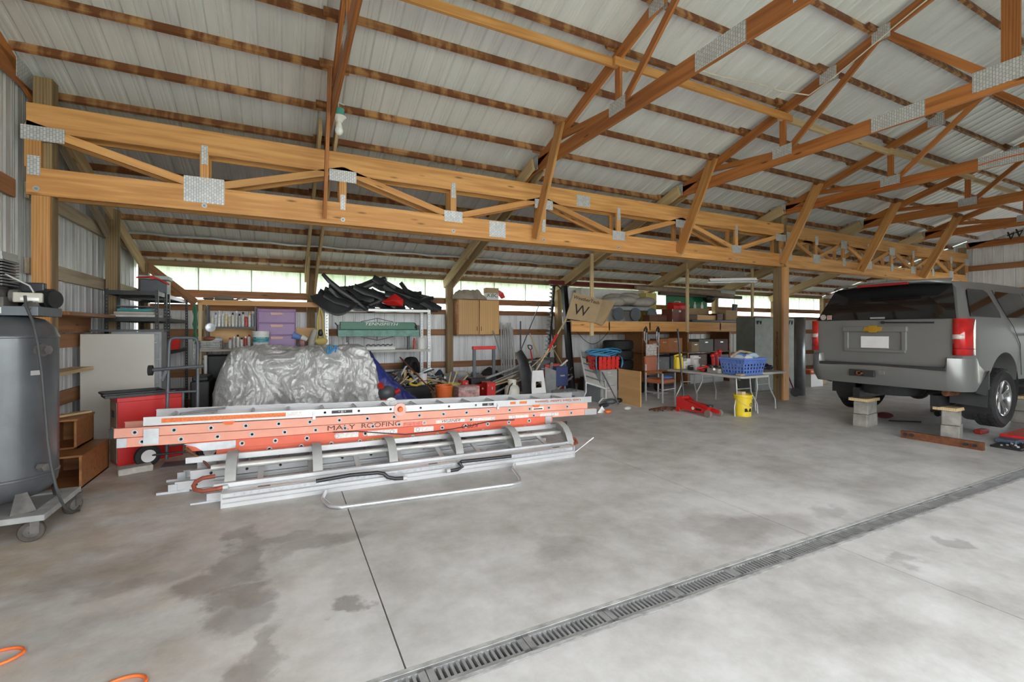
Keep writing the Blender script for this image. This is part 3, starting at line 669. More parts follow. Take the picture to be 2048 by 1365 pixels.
for z in (.2, .45, .82): MB().cyl((-1.22, 6.62, z), (-.925, 6.62, z), .013).build('crossbar', DGREY, t, sm=50)
MB().cyl((-1.07, 6.62, .2), (-1.07, 6.63, .82), .012).build('spine', DGREY, t, sm=50)
ar = MB().cyl((-1.36, 6.62, 1.09), (-.86, 6.6, 1.12), .02).beam((-1.22, 6.62, 1.10), (-1.27, 6.62, .96), .02, .03).build('top_axle', DGREY, t, sm=50)
MB().cyl((-1.40, 6.63, 1.085), (-1.36, 6.63, 1.085), .06, n=18).build('swivel_wheel', RUBBER, ar, sm=40)
for x in (-1.38, -.80):
    wh = MB().lathe([(.07, -.035), (.10, -.04), (.12, -.03), (.127, 0), (.12, .03), (.10, .04), (.07, .035)], n=28, M=Matrix.Translation((x, 6.5, .13)) @ rotz(.5) @ Matrix.Rotation(math.pi / 2, 4, 'X'), cap=False).build('tire', RUBBER, t, sm=40)
    MB().lathe([(.0, -.02), (.03, -.032), (.03, -.03), (.06, -.03), (.072, -.034), (.072, .034), (.06, .03), (.0, .03)], n=24, M=Matrix.Translation((x, 6.5, .13)) @ rotz(.5) @ Matrix.Rotation(math.pi / 2, 4, 'X')).build('rim', WHITE, wh, sm=40)
MB().cyl((-1.38, 6.5, .13), (-.80, 6.5, .13), .012).build('axle', BLKMET, t)
MB().bb((-1.24, 6.36, .0), (-.90, 6.6, .012)).build('toe_plate', DGREY, t)
ch = MB()
for k in range(9): ch.tube([(-.97 + .008 * math.cos(q) * (1 if k % 2 else .3), 6.7 + .008 * math.cos(q) * (.3 if k % 2 else 1), 1.40 - .026 * k + .017 * math.sin(q)) for q in [i * math.pi / 4 for i in range(8)]], .003, 5, True)
ch.build('chain', GALV, t)

# ================================================================== ladders lying on the floor
PINK = mat('faded pink fibreglass', (.80, .36, .26), .55, 0, .12, 3)
REDF = mat('red orange fibreglass', (.74, .14, .075), .5, 0, .12, 3)
def ladder(label, x0, z0, x1, z1, y, secs, m, rungm, group=None, wd=.42, rh=.085, pitch=.305, ring=True, endcap=None):
    """lies flat, along x; secs = [(start, length, inset, level)] sections stacked on each other"""
    L = math.hypot(x1 - x0, z1 - z0); sl = math.atan2(z1 - z0, x1 - x0)
    M = Matrix.Translation((x0, y, z0)) @ Matrix.Rotation(-sl, 4, 'Y')
    t = thing('extension_ladder' if len(secs) > 1 else 'ladder', label, 'ladder', (x0, y, z0), 0, group)
    for (st, ln, ins, lev) in secs:
        zb = lev * (rh + .004)
        for yy, sg in ((ins, 1), (wd - ins, -1)):
            b = MB(); hx = [st + .17 + pitch * k for k in range(int((ln - .12) / pitch))]; hr = .0162; zc = zb + rh * .5
            ed = [st] + [e for x in hx for e in (x - hr, x + hr)] + [st + ln]
            for q in range(0, len(ed), 2): b.bb((ed[q], yy - .003, zb), (ed[q + 1], yy + .003, zb + rh), M)
            for x in hx: b.bb((x - hr, yy - .003, zb), (x + hr, yy + .003, zc - hr), M); b.bb((x - hr, yy - .003, zc + hr), (x + hr, yy + .003, zb + rh), M)
            b.bb((st, min(yy, yy + sg * .03), zb), (st + ln, max(yy, yy + sg * .03), zb + .006), M); b.bb((st, min(yy, yy + sg * .03), zb + rh - .006), (st + ln, max(yy, yy + sg * .03), zb + rh), M)
            b.build('rail', m, t)
        n = int((ln - .12) / pitch); 
        for k in range(n):
            x = st + .17 + pitch * k; zc = zb + rh * .5
            ring_ = lambda ro, ri, a, e: MB().lathe([(ri, a), (ro, a), (ro, e), (ri, e), (ri, a)], n=14, M=M @ Matrix.Translation((x, 0, zc)) @ Matrix.Rotation(-math.pi / 2, 4, 'X'), cap=False)
            rg = ring_(.016, .0135, ins - .005, wd - ins + .005).build('rung', rungm, t, sm=50)
            ring_(.026 if ring else .0245, .0155, ins - .009 if ring else ins - .006, ins - .0025).build('rung_collar', LGREY if ring else rungm, rg, sm=40)
    return t, M
def onrail(M, x, z, ins=0): return M @ Matrix.Translation((x, ins - .0075, z)) @ Matrix.Rotation(math.pi / 2, 4, 'X')
def sticker(t, M, x0, x1, z0, z1, m, ins=0, name='sticker'):
    return MB().bb((x0, ins - .0062, z0), (x1, ins - .0032, z1), M).build(name, m, t)
STK = mat('worn white sticker', (.78, .74, .70), .6, 0, .25, 40)
STKO = mat('worn orange sticker', (.80, .19, .045), .55, 0, .25, 60)
# pink
t, M = ladder('faded pink fibreglass extension ladder lettered with a roofing name', -1.44, .448, 4.10, .318, 5.50, [(.06, 5.46, 0, 0), (0, 5.40, .012, 1)], PINK, GALV, wd=.42, rh=.087)
for (x, z) in ((.0, 1), (.06, 0)):
    MB().bb((x - .02, -.008, z * .091), (x + .055 - .04 * z, .03, z * .091 + .087), M).build('end_cap', BLACK if z else GALV, t)
MB().bb((.24, -.012, .012), (.36, .0, .165), M).build('bracket', GALV, t)
MB().bb((5.34, -.012, .0), (5.55, .0, .08), M).build('bracket', ALU, t)
DK = mat('dark red lettering', (.10, .02, .015), .6)
xa = 2.02
text('lettering', 'MALY', onrail(M, xa, .052), .075, DK, t, xs=1.6); text('lettering', 'ROOFING', onrail(M, xa + .44, .055), .075, DK, t, xs=1.35)
for a, b_, m in ((2.72, 2.98, mat('pale red sticker', (.72, .2, .15), .6, 0, .3, 40)), (3.62, 3.92, STK), (4.12, 4.42, STK), (4.6, 4.9, STK)): sticker(t, M, a, b_, .02, .062, m)
s = sticker(t, M, 3.12, 3.5, .025, .062, STK); text('lettering', 'WERNER', onrail(M, 3.31, .045) @ Matrix.Translation((0, 0, -.0002)), .045, BLACK, s, xs=1.4, shear=.3)
s = sticker(t, M, 4.48, 4.66, .112, .155, WHITE, .012); sticker(s, M, 4.5, 4.64, .12, .135, BLACK, .010, 'print')
# red orange
t, M = ladder('red orange fibreglass extension ladder under the pink one', -.86, .268, 3.56, .186, 5.47, [(.25, 4.17, .015, 0), (0, 4.2, 0, 1)], REDF, GALV, wd=.42, rh=.083)
MB().add([M @ V(p) for p in ((-.02, -.01, .165), (.42, -.01, .168), (.42, -.01, .09), (.14, -.01, .085), (.08, -.01, .13))], [(0, 1, 2, 3, 4)]).build('foot_bracket', GALV, t, solid=.012)
for a in (4.13,): MB().bb((a - .05, -.012, .0), (a + .05, .0, .17), M).build('bracket', ALU, t)
MB().bb((4.38, -.004, .005), (4.44, .03, .08), M).build('end_cap', BLACK, t)
for a, b_ in ((1.38, 1.62), (1.72, 2.06), (2.26, 2.5)): sticker(t, M, a, b_, .1, .155, STK)
s = sticker(t, M, 1.72, 2.1, .02, .06, mat('yellow black sticker', (.5, .45, .08), .6, 0, .5, 60), .015); text('lettering', 'WARNING', onrail(M, 1.91, .04, .013), .035, BLACK, s, xs=1.3)
text('lettering', 'KPRO', onrail(M, 2.98, .128) @ Matrix.Rotation(math.pi, 4, 'Z'), .08, mat('maroon print', (.22, .01, .015), .6), t, shear=.25, xs=1.1)
pts = [M @ V((x, -.012 - .006, z)) for x, z in ((1.35, .175), (1.6, .165), (1.9, .12), (2.15, .085), (2.4, .09), (2.7, .10), (3.0, .13), (3.2, .16), (3.4, .165), (3.6, .16))]
tag(MB().tube(pts, .006, 6).build('rope', BLACK), 'thin black rope trailing across the red orange ladder', 'rope')
# white aluminium multi ladder on top
t, M = ladder('white aluminium ladder with orange hinge knobs and worn orange stickers, topmost of the pile', -1.20, .640, 4.02, .505, 5.50, [(0, 5.21, 0, 0)], ALU, ALU, wd=.50, rh=.075, pitch=.36, ring=False)
for x0, x1 in ((0.0, 1.5), (3.66, 5.22)):
    MB().bb((x0, -.008, -.004), (x1, -.004, .079), M).bb((x0, .504, -.004), (x1, .508, .079), M).build('outer_sleeve', ALU, t)
sticker(t, M, .14, 1.22, .018, .06, STKO, -.006); sticker(t, M, 1.24, 1.38, .018, .06, STK, -.006)
for a, b_ in ((3.9, 3.98), (4.04, 4.15)): sticker(t, M, a, b_, .025, .058, STKO, -.006)
text('lettering', 'Little Giant Ladder Systems', onrail(M, 4.65, .042, -.007) @ Matrix.Rotation(math.pi, 4, 'Z'), .045, mat('orange red print', (.6, .08, .02), .6), t, xs=1.5)
s = sticker(t, M, 1.68, 1.90, .022, .055, BLACK); text('lettering', '< |||| >', onrail(M, 1.79, .04), .03, WHITE, s)
s = sticker(t, M, 3.5, 3.7, .022, .055, BLACK); text('lettering', '|||| >', onrail(M, 3.6, .04), .03, WHITE, s)
for yy in (0, .5):
    e = -.012 if yy == 0 else .512
    hg = MB().cyl(M @ V((2.44, yy - .012, .03)), M @ V((2.44, yy + .012, .03)), .075, n=24).build('hinge', mat('pale pink hinge', (.75, .45, .38), .5) if yy == 0 else WHITE, t, sm=40)
    MB().cyl(M @ V((2.44, e, .035)), M @ V((2.44, e - .045, .035)), .034, .026, n=16).build('hinge_knob', ORANGE if yy == 0 else WHITE, hg, sm=40)
for x in (1.5, 3.72): MB().bb((x - .015, -.02, -.03), (x + .015, -.006, .05), M).cyl(M @ V((x, -.02, .02)), M @ V((x, -.035, .02)), .014).build('lock_latch', GALV, t)
for x in (.7, 4.3): MB().prism([(-.06, .0), (.06, 0), (.03, -.035), (-.03, -.035)], .012, M @ Matrix.Translation((x, -.004, 0)) @ Matrix.Rotation(math.pi / 2, 4, 'X')).build('guide', ORANGE, t)
MB().tube([M @ V((.28, .05, .085)), M @ V((.45, .25, .08)), M @ V((.62, .45, .07))], .012, 6).build('brace_rod', GALV, t)
# bottom aluminium ladder
t, M = ladder('plain aluminium extension ladder at the bottom of the pile with swivel feet', -.93, .012, 3.2, .012, 5.36, [(0, 4.1, 0, 0), (.12, 3.9, .02, 1)], ALU, ALU, wd=.44, rh=.085, ring=True)
for yy in (0, .42): MB().bb((-.14, yy - .02, -.012), (.12, yy + .03, .01), M).bb((-.05, yy - .015, .0), (.02, yy - .008, .07), M).build('foot', GALV, t)
# second short aluminium section with foot, nearest the plank
t, M = ladder('short plain aluminium ladder section lying flat between the pile and the ribbed plank', -.62, .0, 3.05, .0, 4.93, [(0, 3.6, 0, 0)], ALU, ALU, wd=.40, rh=.075, ring=True)
for yy in (0, .38): MB().bb((-.12, yy - .02, .0), (.12, yy + .03, .014), M).build('foot', GALV, t)
# rack of rails with grey half-round guards
t = thing('guard_rail_rack', 'aluminium rail rack with six grey half-round guards in front of the red ladder', 'ladder rack', (1.3, 5.1, 0.1))
for (y, z, h, x0, x1) in ((5.345, .30, .055, -.84, 3.40), (5.30, .225, .035, -.62, 3.36), (4.90, .135, .06, -.56, 3.22)):
    za, zb = z, z - .05 if y > 5 else z - .02
    plank('rail', (x0, y, za), (x1, y, zb), .04, h, ALU, t)
MB().cyl((-.62, 5.2, .235), (3.3, 5.2, .195), .026, n=14).build('round_rail', mat('pale grey tube', (.58, .58, .55), .4, .2), t, sm=50)
gmat = mat('grey moulded guard', (.36, .36, .345), .5, 0, .1)
for k in range(6):
    x = -.44 + .744 * k; zo = -.008 * k
    arc = [(5.36, .30), (5.33, .345), (5.25, .375), (5.14, .37), (5.04, .33), (4.97, .26), (4.93, .18), (4.925, .14)]
    arc2 = [(y + (.012 if y > 5.2 else .014), z - .012) for y, z in arc]
    b = MB(); n = len(arc); vs = []
    for xx in (x - .045, x + .045): vs += [(xx, y, z + zo) for y, z in arc] + [(xx, y * .985 + .0775, z - .014 + zo) for y, z in arc]
    fs = []
    for i in range(n - 1):
        fs += [(i, i + 1, 2 * n + i + 1, 2 * n + i), (n + i, 3 * n + i, 3 * n + i + 1, n + i + 1), (i, n + i, n + i + 1, i + 1), (2 * n + i, 2 * n + i + 1, 3 * n + i + 1, 3 * n + i)]
    b.add(vs, fs); g = b.build('guard', gmat, t, sm=40)
    pl = [(y, z + zo) for y, z in arc] + [(5.0, .14 + zo), (5.33, .24 + zo)]
    b = MB(); b.add([(x + .03, y, z) for y, z in pl] + [(x + .038, y, z) for y, z in pl], [tuple(range(len(pl))), tuple(range(2 * len(pl) - 1, len(pl) - 1, -1))]); b.build('guard_web', gmat, g)
    MB().beam((x, 5.34, .27 + zo), (x, 4.96, .15 + zo), .07, .012).build('guard_rib', gmat, g)
for k in range(8): plank('cross_tie', (-.2 + .45 * k, 4.9, .10), (-.2 + .45 * k, 5.33, .20), .05, .02, ALU, t)
# plank, hooks, bent pipe
t = thing('scaffold_plank', 'ribbed aluminium scaffold plank on the floor along the front of the ladder pile', 'plank', (1.35, 4.76, 0))
pr = [(4.70, 0), (4.70, .035), (4.708, .04), (4.708, .045), (4.70, .05), (4.70, .075), (4.715, .085), (4.715, .118), (4.725, .125), (4.86, .125), (4.86, 0)]
MB().prism([(a, b_) for a, b_ in pr], 3.66, Matrix(((0, 0, 1, -.48), (1, 0, 0, 0), (0, 1, 0, 0), (0, 0, 0, 1)))).build('deck', ALU, t)
MB().bb((-.40, 4.712, .088), (3.1, 4.7145, .115)).build('grip_strip', mat('shiny ribbed strip', (.62, .64, .67), .28, .8, .2, 30), t)
MB().bb((-.49, 4.695, -.0), (-.478, 4.87, .13)).build('end_plate', STEEL, t); MB().bb((3.172, 4.695, .0), (3.19, 4.87, .13)).build('end_plate', STEEL, t)
for k, u in enumerate((515, 860, 1110)):
    x = (P(u, 960, Y=4.71)).x; s = MB().bb((x - .02, 4.735, .1255), (x + .3, 4.80, .127)).build('label', STK, t); MB().bb((x, 4.745, .127), (x + .1, 4.79, .128)).build('print', DGREY, s)
plank('end_lever', P(1149, 905, Y=4.8), P(1187, 875, Y=4.7), .03, .012, ALU, t)
def hook(lab, pts, m, r=.019):
    t = thing('ladder_hook', lab, 'hook', pts[-1]); MB().tube(pts, r, 10).build('bar', m, t, sm=60); MB().cyl(pts[-1], pts[-1] + (pts[-1] - pts[-2]).normalized() * .04, r * 1.12).build('tip', LGREY, t, sm=50); return t
hook('black steel hook on the ribbed plank near its longest label', [P(u, v, Y=y) for u, v, y in ((632, 963, 4.672), (700, 951, 4.672), (755, 946, 4.672), (768, 948, 4.67), (775, 955, 4.66), (790, 958, 4.65), (806, 957, 4.65))], BLKMET)
hook('black steel hook on the ribbed plank bending back toward the bent pipe', [P(u, v, Y=y) for u, v, y in ((1022, 913, 4.672), (960, 920, 4.672), (922, 924, 4.672), (918, 926, 4.67), (925, 934, 4.66), (915, 940, 4.65), (900, 942, 4.65))], BLKMET)
REDB = mat('rusty red bar', (.34, .085, .05), .6, .2, .3, 14)
hook('rusty red bent hook at the end of the rack by the brick and wheel', [P(u, v, Y=y) for u, v, y in ((430, 953, 5.05), (405, 957, 5.02), (392, 964, 4.98), (387, 972, 4.94), (390, 980, 4.90), (405, 983, 4.87), (425, 980, 4.86), (446, 976, 4.86))], REDB)
hook('rusty red bent hook at the tapered end of the rack over open floor', [P(u, v, Y=y) for u, v, y in ((1135, 873, 5.1), (1150, 879, 5.05), (1154, 886, 5.0), (1145, 890, 4.95), (1128, 891, 4.92))], REDB)
tag(MB().tube([P(u, v, Y=y) for u, v, y in ((372, 897, 5.38), (385, 908, 5.36), (405, 920, 5.34), (420, 936, 5.30))], [.02, .012, .012, .012], 8).build('rusty_rod', RUST, sm=50), 'short rusty rod sticking out of the red ladder end', 'rod')
bp = [P(652, 985, Y=4.66)] + [V(p) for p in ((.31, 4.40, .05), (.36, 4.26, .03), (.45, 4.215, .02), (1.25, 4.15, .02), (2.02, 4.09, .02), (2.13, 4.11, .022), (2.17, 4.2, .03), (2.20, 4.40, .06))] + [P(1029, 930, Y=4.66)]
tag(MB().tube(bp, .0185, 12).build('bent_pipe', mat('galvanised pipe', (.66, .67, .68), .34, .7, .1), sm=60), 'long bent galvanised pipe on the floor in front of the ribbed plank', 'pipe')
# orange cords at the lower left of the floor
for k, (u, v, a) in enumerate(((-6, 1318, 0), (240, 1378, 1))):
    p = P(u, v, Z=.008); pts = [(p.x + .09 * math.cos(q), p.y + .07 * math.sin(q), .008 + .004 * (i > 12)) for i, q in enumerate([.3 * j for j in range(22)])]
    tag(MB().tube(pts, .0075, 8).build('orange_extension_cord_coil', ORANGE, sm=60), ['coil of orange cord on the floor in front of the compressor dolly', 'coil of orange cord on the floor between the dolly and the drain'][k], 'cord')
# ================================================================== the back wall: shelves and stacked goods
from mathutils import noise as NZ
def lab(o, l, c, g=None): return tag(o, l, c, g)
LAM = mat('greige laminate', (.46, .40, .34), .6)
t = thing('wooden_shelving', 'home-made lumber shelving with a pale bench board behind the silver tarp', 'shelving', (-.35, 10.3, 0))
for x in (-1.36, .66):
    for y in (10.04, 10.6): plank('leg', (x, y, 0), (x, y, 2.06), .05, .09, WPALE, t, up=(0, 1, 0))
plank('front_rail', (-1.40, 10.0, 2.06), (.72, 10.0, 2.06), .04, .10, WHEAD, t); plank('top_board', (-1.40, 10.3, 2.10), (.70, 10.3, 2.10), .6, .02, WPLY, t)
MB().bb((-1.40, 9.74, 1.17), (.70, 10.6, 1.205)).build('bench_board', LAM, t); MB().bb((-1.40, 10.0, .55), (.70, 10.6, .58)).build('lower_board', WPALE, t)
plank('back_board', (-1.38, 10.62, 1.45), (.68, 10.62, 1.45), .02, .3, WPLY, t)
t = thing('wire_shelf', 'small black shelf unit full of spray cans beneath the lumber shelf top', 'shelf', (-.83, 10.2, 1.207))
for x in (-1.26, -.485): MB().bb((x - .012, 10.05, 1.207), (x + .012, 10.09, 2.0)).bb((x - .012, 10.3, 1.207), (x + .012, 10.34, 2.0)).build('upright', BLKMET, t)
MB().bb((-1.27, 10.04, 1.58), (-.475, 10.35, 1.615)).build('shelf', BLKMET, t)
def can(lbl, c, r, h, m, capm, cat='spray can', name='spray_can', group='spray cans on the small black shelf'):
    t = thing(name, lbl, cat, c, 0, group)
    MB().lathe([(r * .95, 0), (r, .008), (r, h * .78), (r * .75, h * .84), (r * .45, h * .86)], n=14).build('body', m, t, world=False, sm=40)
    MB().lathe([(r * .62, h * .82), (r * .62, h * .97), (r * .5, h), (.0, h)], n=12).build('cap', capm, t, world=False, sm=40); return t
cc = [((.70, .68, .58), CREAM), ((.72, .72, .70), mat('blue cap', (.1, .25, .4), .5)), ((.80, .80, .78), WHITE), ((.66, .68, .7), WHITE), ((.66, .58, .36), CREAM), ((.62, .56, .45), WHITE), ((.72, .70, .64), BLACK), ((.55, .57, .55), WHITE), ((.45, .46, .46), BLACK), ((.70, .70, .68), BLACK), ((.55, .08, .07), WHITE), ((.74, .73, .7), YELLOW), ((.3, .34, .4), CREAM), ((.66, .66, .6), BLACK)]
cn = ['cream', 'blue-capped white', 'tall plain white', 'pale grey', 'tan', 'buff', 'white black-topped', 'dull silver', 'charcoal', 'white dark-capped', 'red', 'white yellow-capped', 'slate blue', 'stone']
for k, (c, cm) in enumerate(cc):
    if k == 13: continue
    x = -1.19 + .055 * k; can(cn[k] + ' spray can in the row on the small black shelf', (x, 10.12 + .04 * (k % 2), 1.616), .0262, .23 + .07 * ((k * 7) % 5) / 4, mat('can %d' % k, c, .4, .1, .3, 40), cm)
for k, (c, cm, nm) in enumerate((((.6, .6, .6), mat('orange red cap', (.6, .06, .04), .5), 'red-topped white'), ((.5, .5, .48), WHITE, 'dull grey'), ((.7, .68, .62), BLACK, 'black-topped white'), ((.78, .77, .75), BLACK, 'tall white black-capped'), ((.5, .06, .05), WHITE, 'dark red'), ((.74, .74, .74), RED, 'white red-capped'))):
    can(nm + ' bottle standing on the bench board beside the detergent pail', (-.90 + .062 * k, 10.10, 1.207), .028, .20 + .03 * (k % 3), mat('bottle %d' % k, c, .4, 0, .25, 30), cm, 'bottle', 'bottle', 'bottles on the bench board')
t = thing('paper_tray', 'open tray piled with papers and brushes on the bench board', 'tray', (-1.18, 9.9, 1.207))
MB().bb((-1.35, 9.78, 1.207), (-1.01, 10.03, 1.215)).bb((-1.35, 9.78, 1.21), (-1.345, 10.03, 1.36)).bb((-1.015, 9.78, 1.21), (-1.01, 10.03, 1.36)).build('tray', LGREY, t)
for k in range(5): MB().box((-1.18 + .01 * (k % 2), 9.9, 1.23 + .028 * k), (.30, .2, .018), None).build('paper_bundle', mat('newsprint', (.62, .62, .6), .8, 0, .5, 60), t)
MB().ball((-1.2, 9.88, 1.40), (.10, .06, .04)).build('leather_glove', mat('red leather', (.30, .10, .06), .7), t, sm=60); MB().ball((-1.13, 9.92, 1.38), (.14, .07, .05)).build('white_rag', LGREY, t, sm=60)
def pail(lbl, c, r, h, m, cat='bucket', name='bucket', band=None, rings=True, wire=True, openm=None, tilt=None):
    openm = openm or m
    t = thing(name, lbl, cat, c)
    prof = [(r * .86, 0), (r * .88, .004), (r * .97, h * .80)] + ([(r * 1.05, h * .81), (r * 1.05, h * .85), (r * .99, h * .86), (r * 1.0, h * .92), (r * 1.06, h * .93)] if rings else []) + [(r * 1.05, h), (r * .98, h), (r * .92, h * .6)]
    MB().lathe(prof, n=28, cap=False).build('shell', m, t, world=False, sm=35)
    MB().lathe([(0, h * .55), (r * .93, h * .55)], n=24, cap=False).lathe([(0, .004), (r * .87, .004)], n=24, cap=False).build('contents', openm, t, world=False)
    if band: MB().lathe([(r * (.86 + .11 * band[0] / .8 * 1) * 1.012, h * band[0]), (r * (.86 + .11 * band[1] / .8) * 1.012, h * band[1])], n=28, cap=False).build('label_band', band[2], t, world=False, sm=40)
    if wire: MB().tube([(r * 1.06 * math.cos(a), -r * 1.08 * math.sin(a) * .9 - .005, h * .82 - .5 * h * math.sin(a) * .7) for a in [math.pi * i / 12 for i in range(13)]], .004, 6).build('bail_handle', LGREY, t, world=False)
    return t
t = pail('white detergent pail with a teal label on the bench board', (-.385, 9.89, 1.207), .143, .325, WHITE, band=(.08, .66, mat('teal label', (.03, .36, .40), .5)))
for s_, z, sz in (('KIRKLAND', 1.405, .035), ('LAUNDRY DETERGENT', 1.325, .03)):
    text('lettering', s_, face_y((-.385, 9.746, z), 0), sz, WHITE, t, xs=.9)
PUR = mat('purple plastic', (.30, .17, .36), .45, 0, .08)
PNK = mat('pink plastic', (.72, .42, .40), .45)
t = thing('drawer_unit', 'purple plastic three drawer unit with pink handles on the lumber shelving', 'drawers', (-.12, 10.3, 1.207))
MB().bb((-.46, 10.12, 1.207), (.22, 10.55, 1.97)).build('frame', PUR, t, bev=.01)
for k in range(3):
    z = 1.225 + .235 * k; dr = MB().bb((-.44, 10.10, z), (.20, 10.14, z + .22)).build('drawer', mat('purple drawer', (.33, .19, .40), .4, 0, .06), t, bev=.01)
    MB().prism([(-.24, z + .205), (0.0, z + .205), (-.02, z + .15), (-.22, z + .15)], .025, Matrix(((1, 0, 0, 0), (0, 0, -1, 10.11), (0, 1, 0, 0), (0, 0, 0, 1)))).build('handle', PNK, dr, bev=.004)
lab(MB().lathe([(.0, 0), (.05, .0), (.07, .15), (.072, .15), (.05, .005)], n=18, M=Matrix.Translation((.30, 10.1, 1.40)) @ Matrix.Rotation(-1.2, 4, 'Y')).build('plastic_cup', BLUE, sm=40), 'blue plastic cup lying tilted beside the purple drawers', 'cup')
lab(MB().lathe([(.0, 0), (.04, .0), (.055, .12), (.057, .12), (.04, .005)], n=18, M=Matrix.Translation((.42, 10.05, 1.36)) @ Matrix.Rotation(-1.1, 4, 'Y')).build('paper_cup', WHITE, sm=40), 'white paper cup lying tilted beside the blue cup', 'cup')
pail('small red and white tin can on the bench board right of the purple drawers', (.33, 10.06, 1.207), .055, .13, mat('red white tin', (.55, .3, .27), .4, 0, .6, 14), rings=False, wire=False, name='tin_can', cat='can')
lab(MB().tube([(.48, 9.88, 1.25), (.50, 9.88, 1.36), (.54, 9.89, 1.5), (.56, 9.9, 1.56)], [.06, .06, .055, .05], 10).build('rolled_paper', mat('grey paper roll', (.5, .47, .42), .8), sm=40), 'grey curled paper roll leaning at the end of the bench board', 'roll')
t = thing('safety_harness', 'yellow webbing harness hanging from the corner of the lumber shelf', 'harness', (.66, 9.95, 1.4))
YW = mat('faded yellow webbing', (.62, .50, .17), .8)
for k, dx in enumerate((-.05, .045)): MB().tube([(.66 + dx * .3, 9.955, 1.97), (.66 + dx, 9.95, 1.8), (.66 + dx * 1.1, 9.94, 1.55), (.66 + dx * 2.2, 9.93, 1.32)], [.02, .022, .022, .03], 6).build('strap', YW, t, sm=40)
MB().ball((.66, 9.94, 1.5), (.05, .03, .07)).build('buckle_pad', BLACK, t, sm=50); MB().ball((.68, 9.94, 1.33), (.12, .04, .08)).build('strap_bundle', YW, t, sm=50); MB().tube([(.66 + .02 * math.cos(a), 9.955, 2.0 + .03 * math.sin(a)) for a in [i * .7 for i in range(9)]], .006, 6, True).build('snap_ring', GALV, t)
GRN = mat('green rope', (.06, .22, .12), .8)
t = thing('rope_bundle', 'bundle of dark green rope hanging from the shelving leg', 'rope', (-1.42, 9.96, 1.5))
for k in range(7): MB().tube([(-1.43 + .022 * math.cos(k * 1.3) + .015 * math.sin(q * 3 + k), 9.96 + .02 * math.sin(k), 2.02 - .12 * q) for q in range(5 + k % 3)], .011, 6).build('strand', GRN, t, sm=50)
lab(MB().lathe([(0, 0), (.075, .01), (.08, .05), (.083, .05), (.075, 0)], n=20, M=Matrix.Translation((-1.2, 10.03, 1.60)) @ Matrix.Rotation(1.5, 4, 'X')).build('metal_cup', GALV, sm=40), 'round grey metal cup hanging at the end of the spray can shelf', 'cup')
lab(MB().ball((-1.0, 10.15, 2.155), (.16, .1, .045)).ball((-1.0, 10.1, 2.13), (.2, .14, .018)).build('baseball_cap', mat('grey felt', (.25, .25, .23), .9), sm=60), 'dusty grey cap lying on top of the lumber shelving', 'cap')
lab(MB().ball((-1.24, 10.1, 2.135), (.1, .06, .025)).build('dark_rag', DGREY, sm=60), 'dark crumpled rag on top of the lumber shelving beside the cap', 'rag')
crm = MB().grid(12, 8, lambda a, b_: (-.85 + .3 * a, 10.05 + .2 * b_, 2.115 + .05 * abs(math.sin(7 * a + 3 * b_)) * math.sin(math.pi * a)))
lab(crm.build('crumpled_foil', LGREY, solid=.004), 'crumpled pale foil on top of the lumber shelving', 'foil')

# ---------- steel shelf with car trim and sheet metal brake
t = thing('steel_shelving', 'slotted aluminium shelving carrying black car trim and a green metal brake', 'shelving', (1.7, 10.3, 0))
for x in (.78, 2.9):
    for y in (10.0, 10.6):
        p = MB().bb((x - .035, y - .002, 0), (x - .01, y + .002, 2.03)).bb((x + .01, y - .002, 0), (x + .035, y + .002, 2.03)).bb((x - .035, y - .002, 0), (x - .031, y + .05, 2.03))
        for k in range(34): p.bb((x - .01, y - .002, .06 * k), (x + .01, y + .002, min(2.03, .06 * k + .03)))
        p.build('upright', ALU, t)
for z, m in ((2.0, ALU), (1.13, mat('dull shelf paint', (.48, .46, .41), .5)), (.35, ALU)):
    MB().bb((.76, 9.99, z - .05), (2.93, 10.01, z)).bb((.76, 10.0, z - .008), (2.93, 10.6, z)).bb((.76, 10.59, z - .05), (2.93, 10.61, z)).build('shelf', m, t)
t = thing('sheet_metal_brake', 'green sheet metal bending brake with white lettering on the steel shelving', 'brake', (1.75, 9.85, 1.14))
DG = mat('dark green enamel', (.018, .16, .09), .4); PGN = mat('scuffed pale green enamel', (.16, .34, .28), .5, 0, .3, 12)
MB().bb((1.02, 9.80, 1.565), (2.53, 9.95, 1.72)).build('top_beam', DG, t, bev=.006); MB().bb((.97, 9.77, 1.42), (2.62, 9.9, 1.555)).build('bending_leaf', PGN, t, bev=.006); MB().bb((.98, 9.9, 1.44), (2.6, 10.0, 1.6)).build('bed', DG, t)
for z, s_ in ((1.725, 1), (1.415, -1)): MB().tube([(1.42, 9.86, z), (1.75, 9.84, z + .075 * s_), (2.08, 9.86, z)], .008, 6).cyl((1.75, 9.85, z), (1.75, 9.84, z + .075 * s_), .008).build('truss_rod', DGREY, t)
for x in (.97, 2.58): MB().bb((x, 9.82, 1.45), (x + .06, 10.0, 1.66)).cyl((x + .03, 9.85, 1.6), (x - .05, 9.80, 1.70), .012).build('end_clamp', BLKMET, t)
for x in (1.15, 2.4): MB().bb((x, 9.9, 1.13), (x + .05, 9.98, 1.44)).build('stand_leg', BLKMET, t)
text('lettering', 'TENNSMITH', face_y((1.82, 9.798, 1.675)), .085, WHITE, t, xs=1.45, shear=.25)
lab(MB().bb((1.55, 9.98, 1.135), (2.15, 10.06, 1.20)).build('white_rail', WHITE, bev=.006), 'white rail with black clips on the middle steel shelf', 'rail')
lab(MB().tube([(1.55 + .05 * k, 10.02, 1.225 + .02 * (k % 2)) for k in range(12)], .014, 6).build('black_clips', BLACK, sm=40), 'row of black clips lying on the white rail', 'clips')
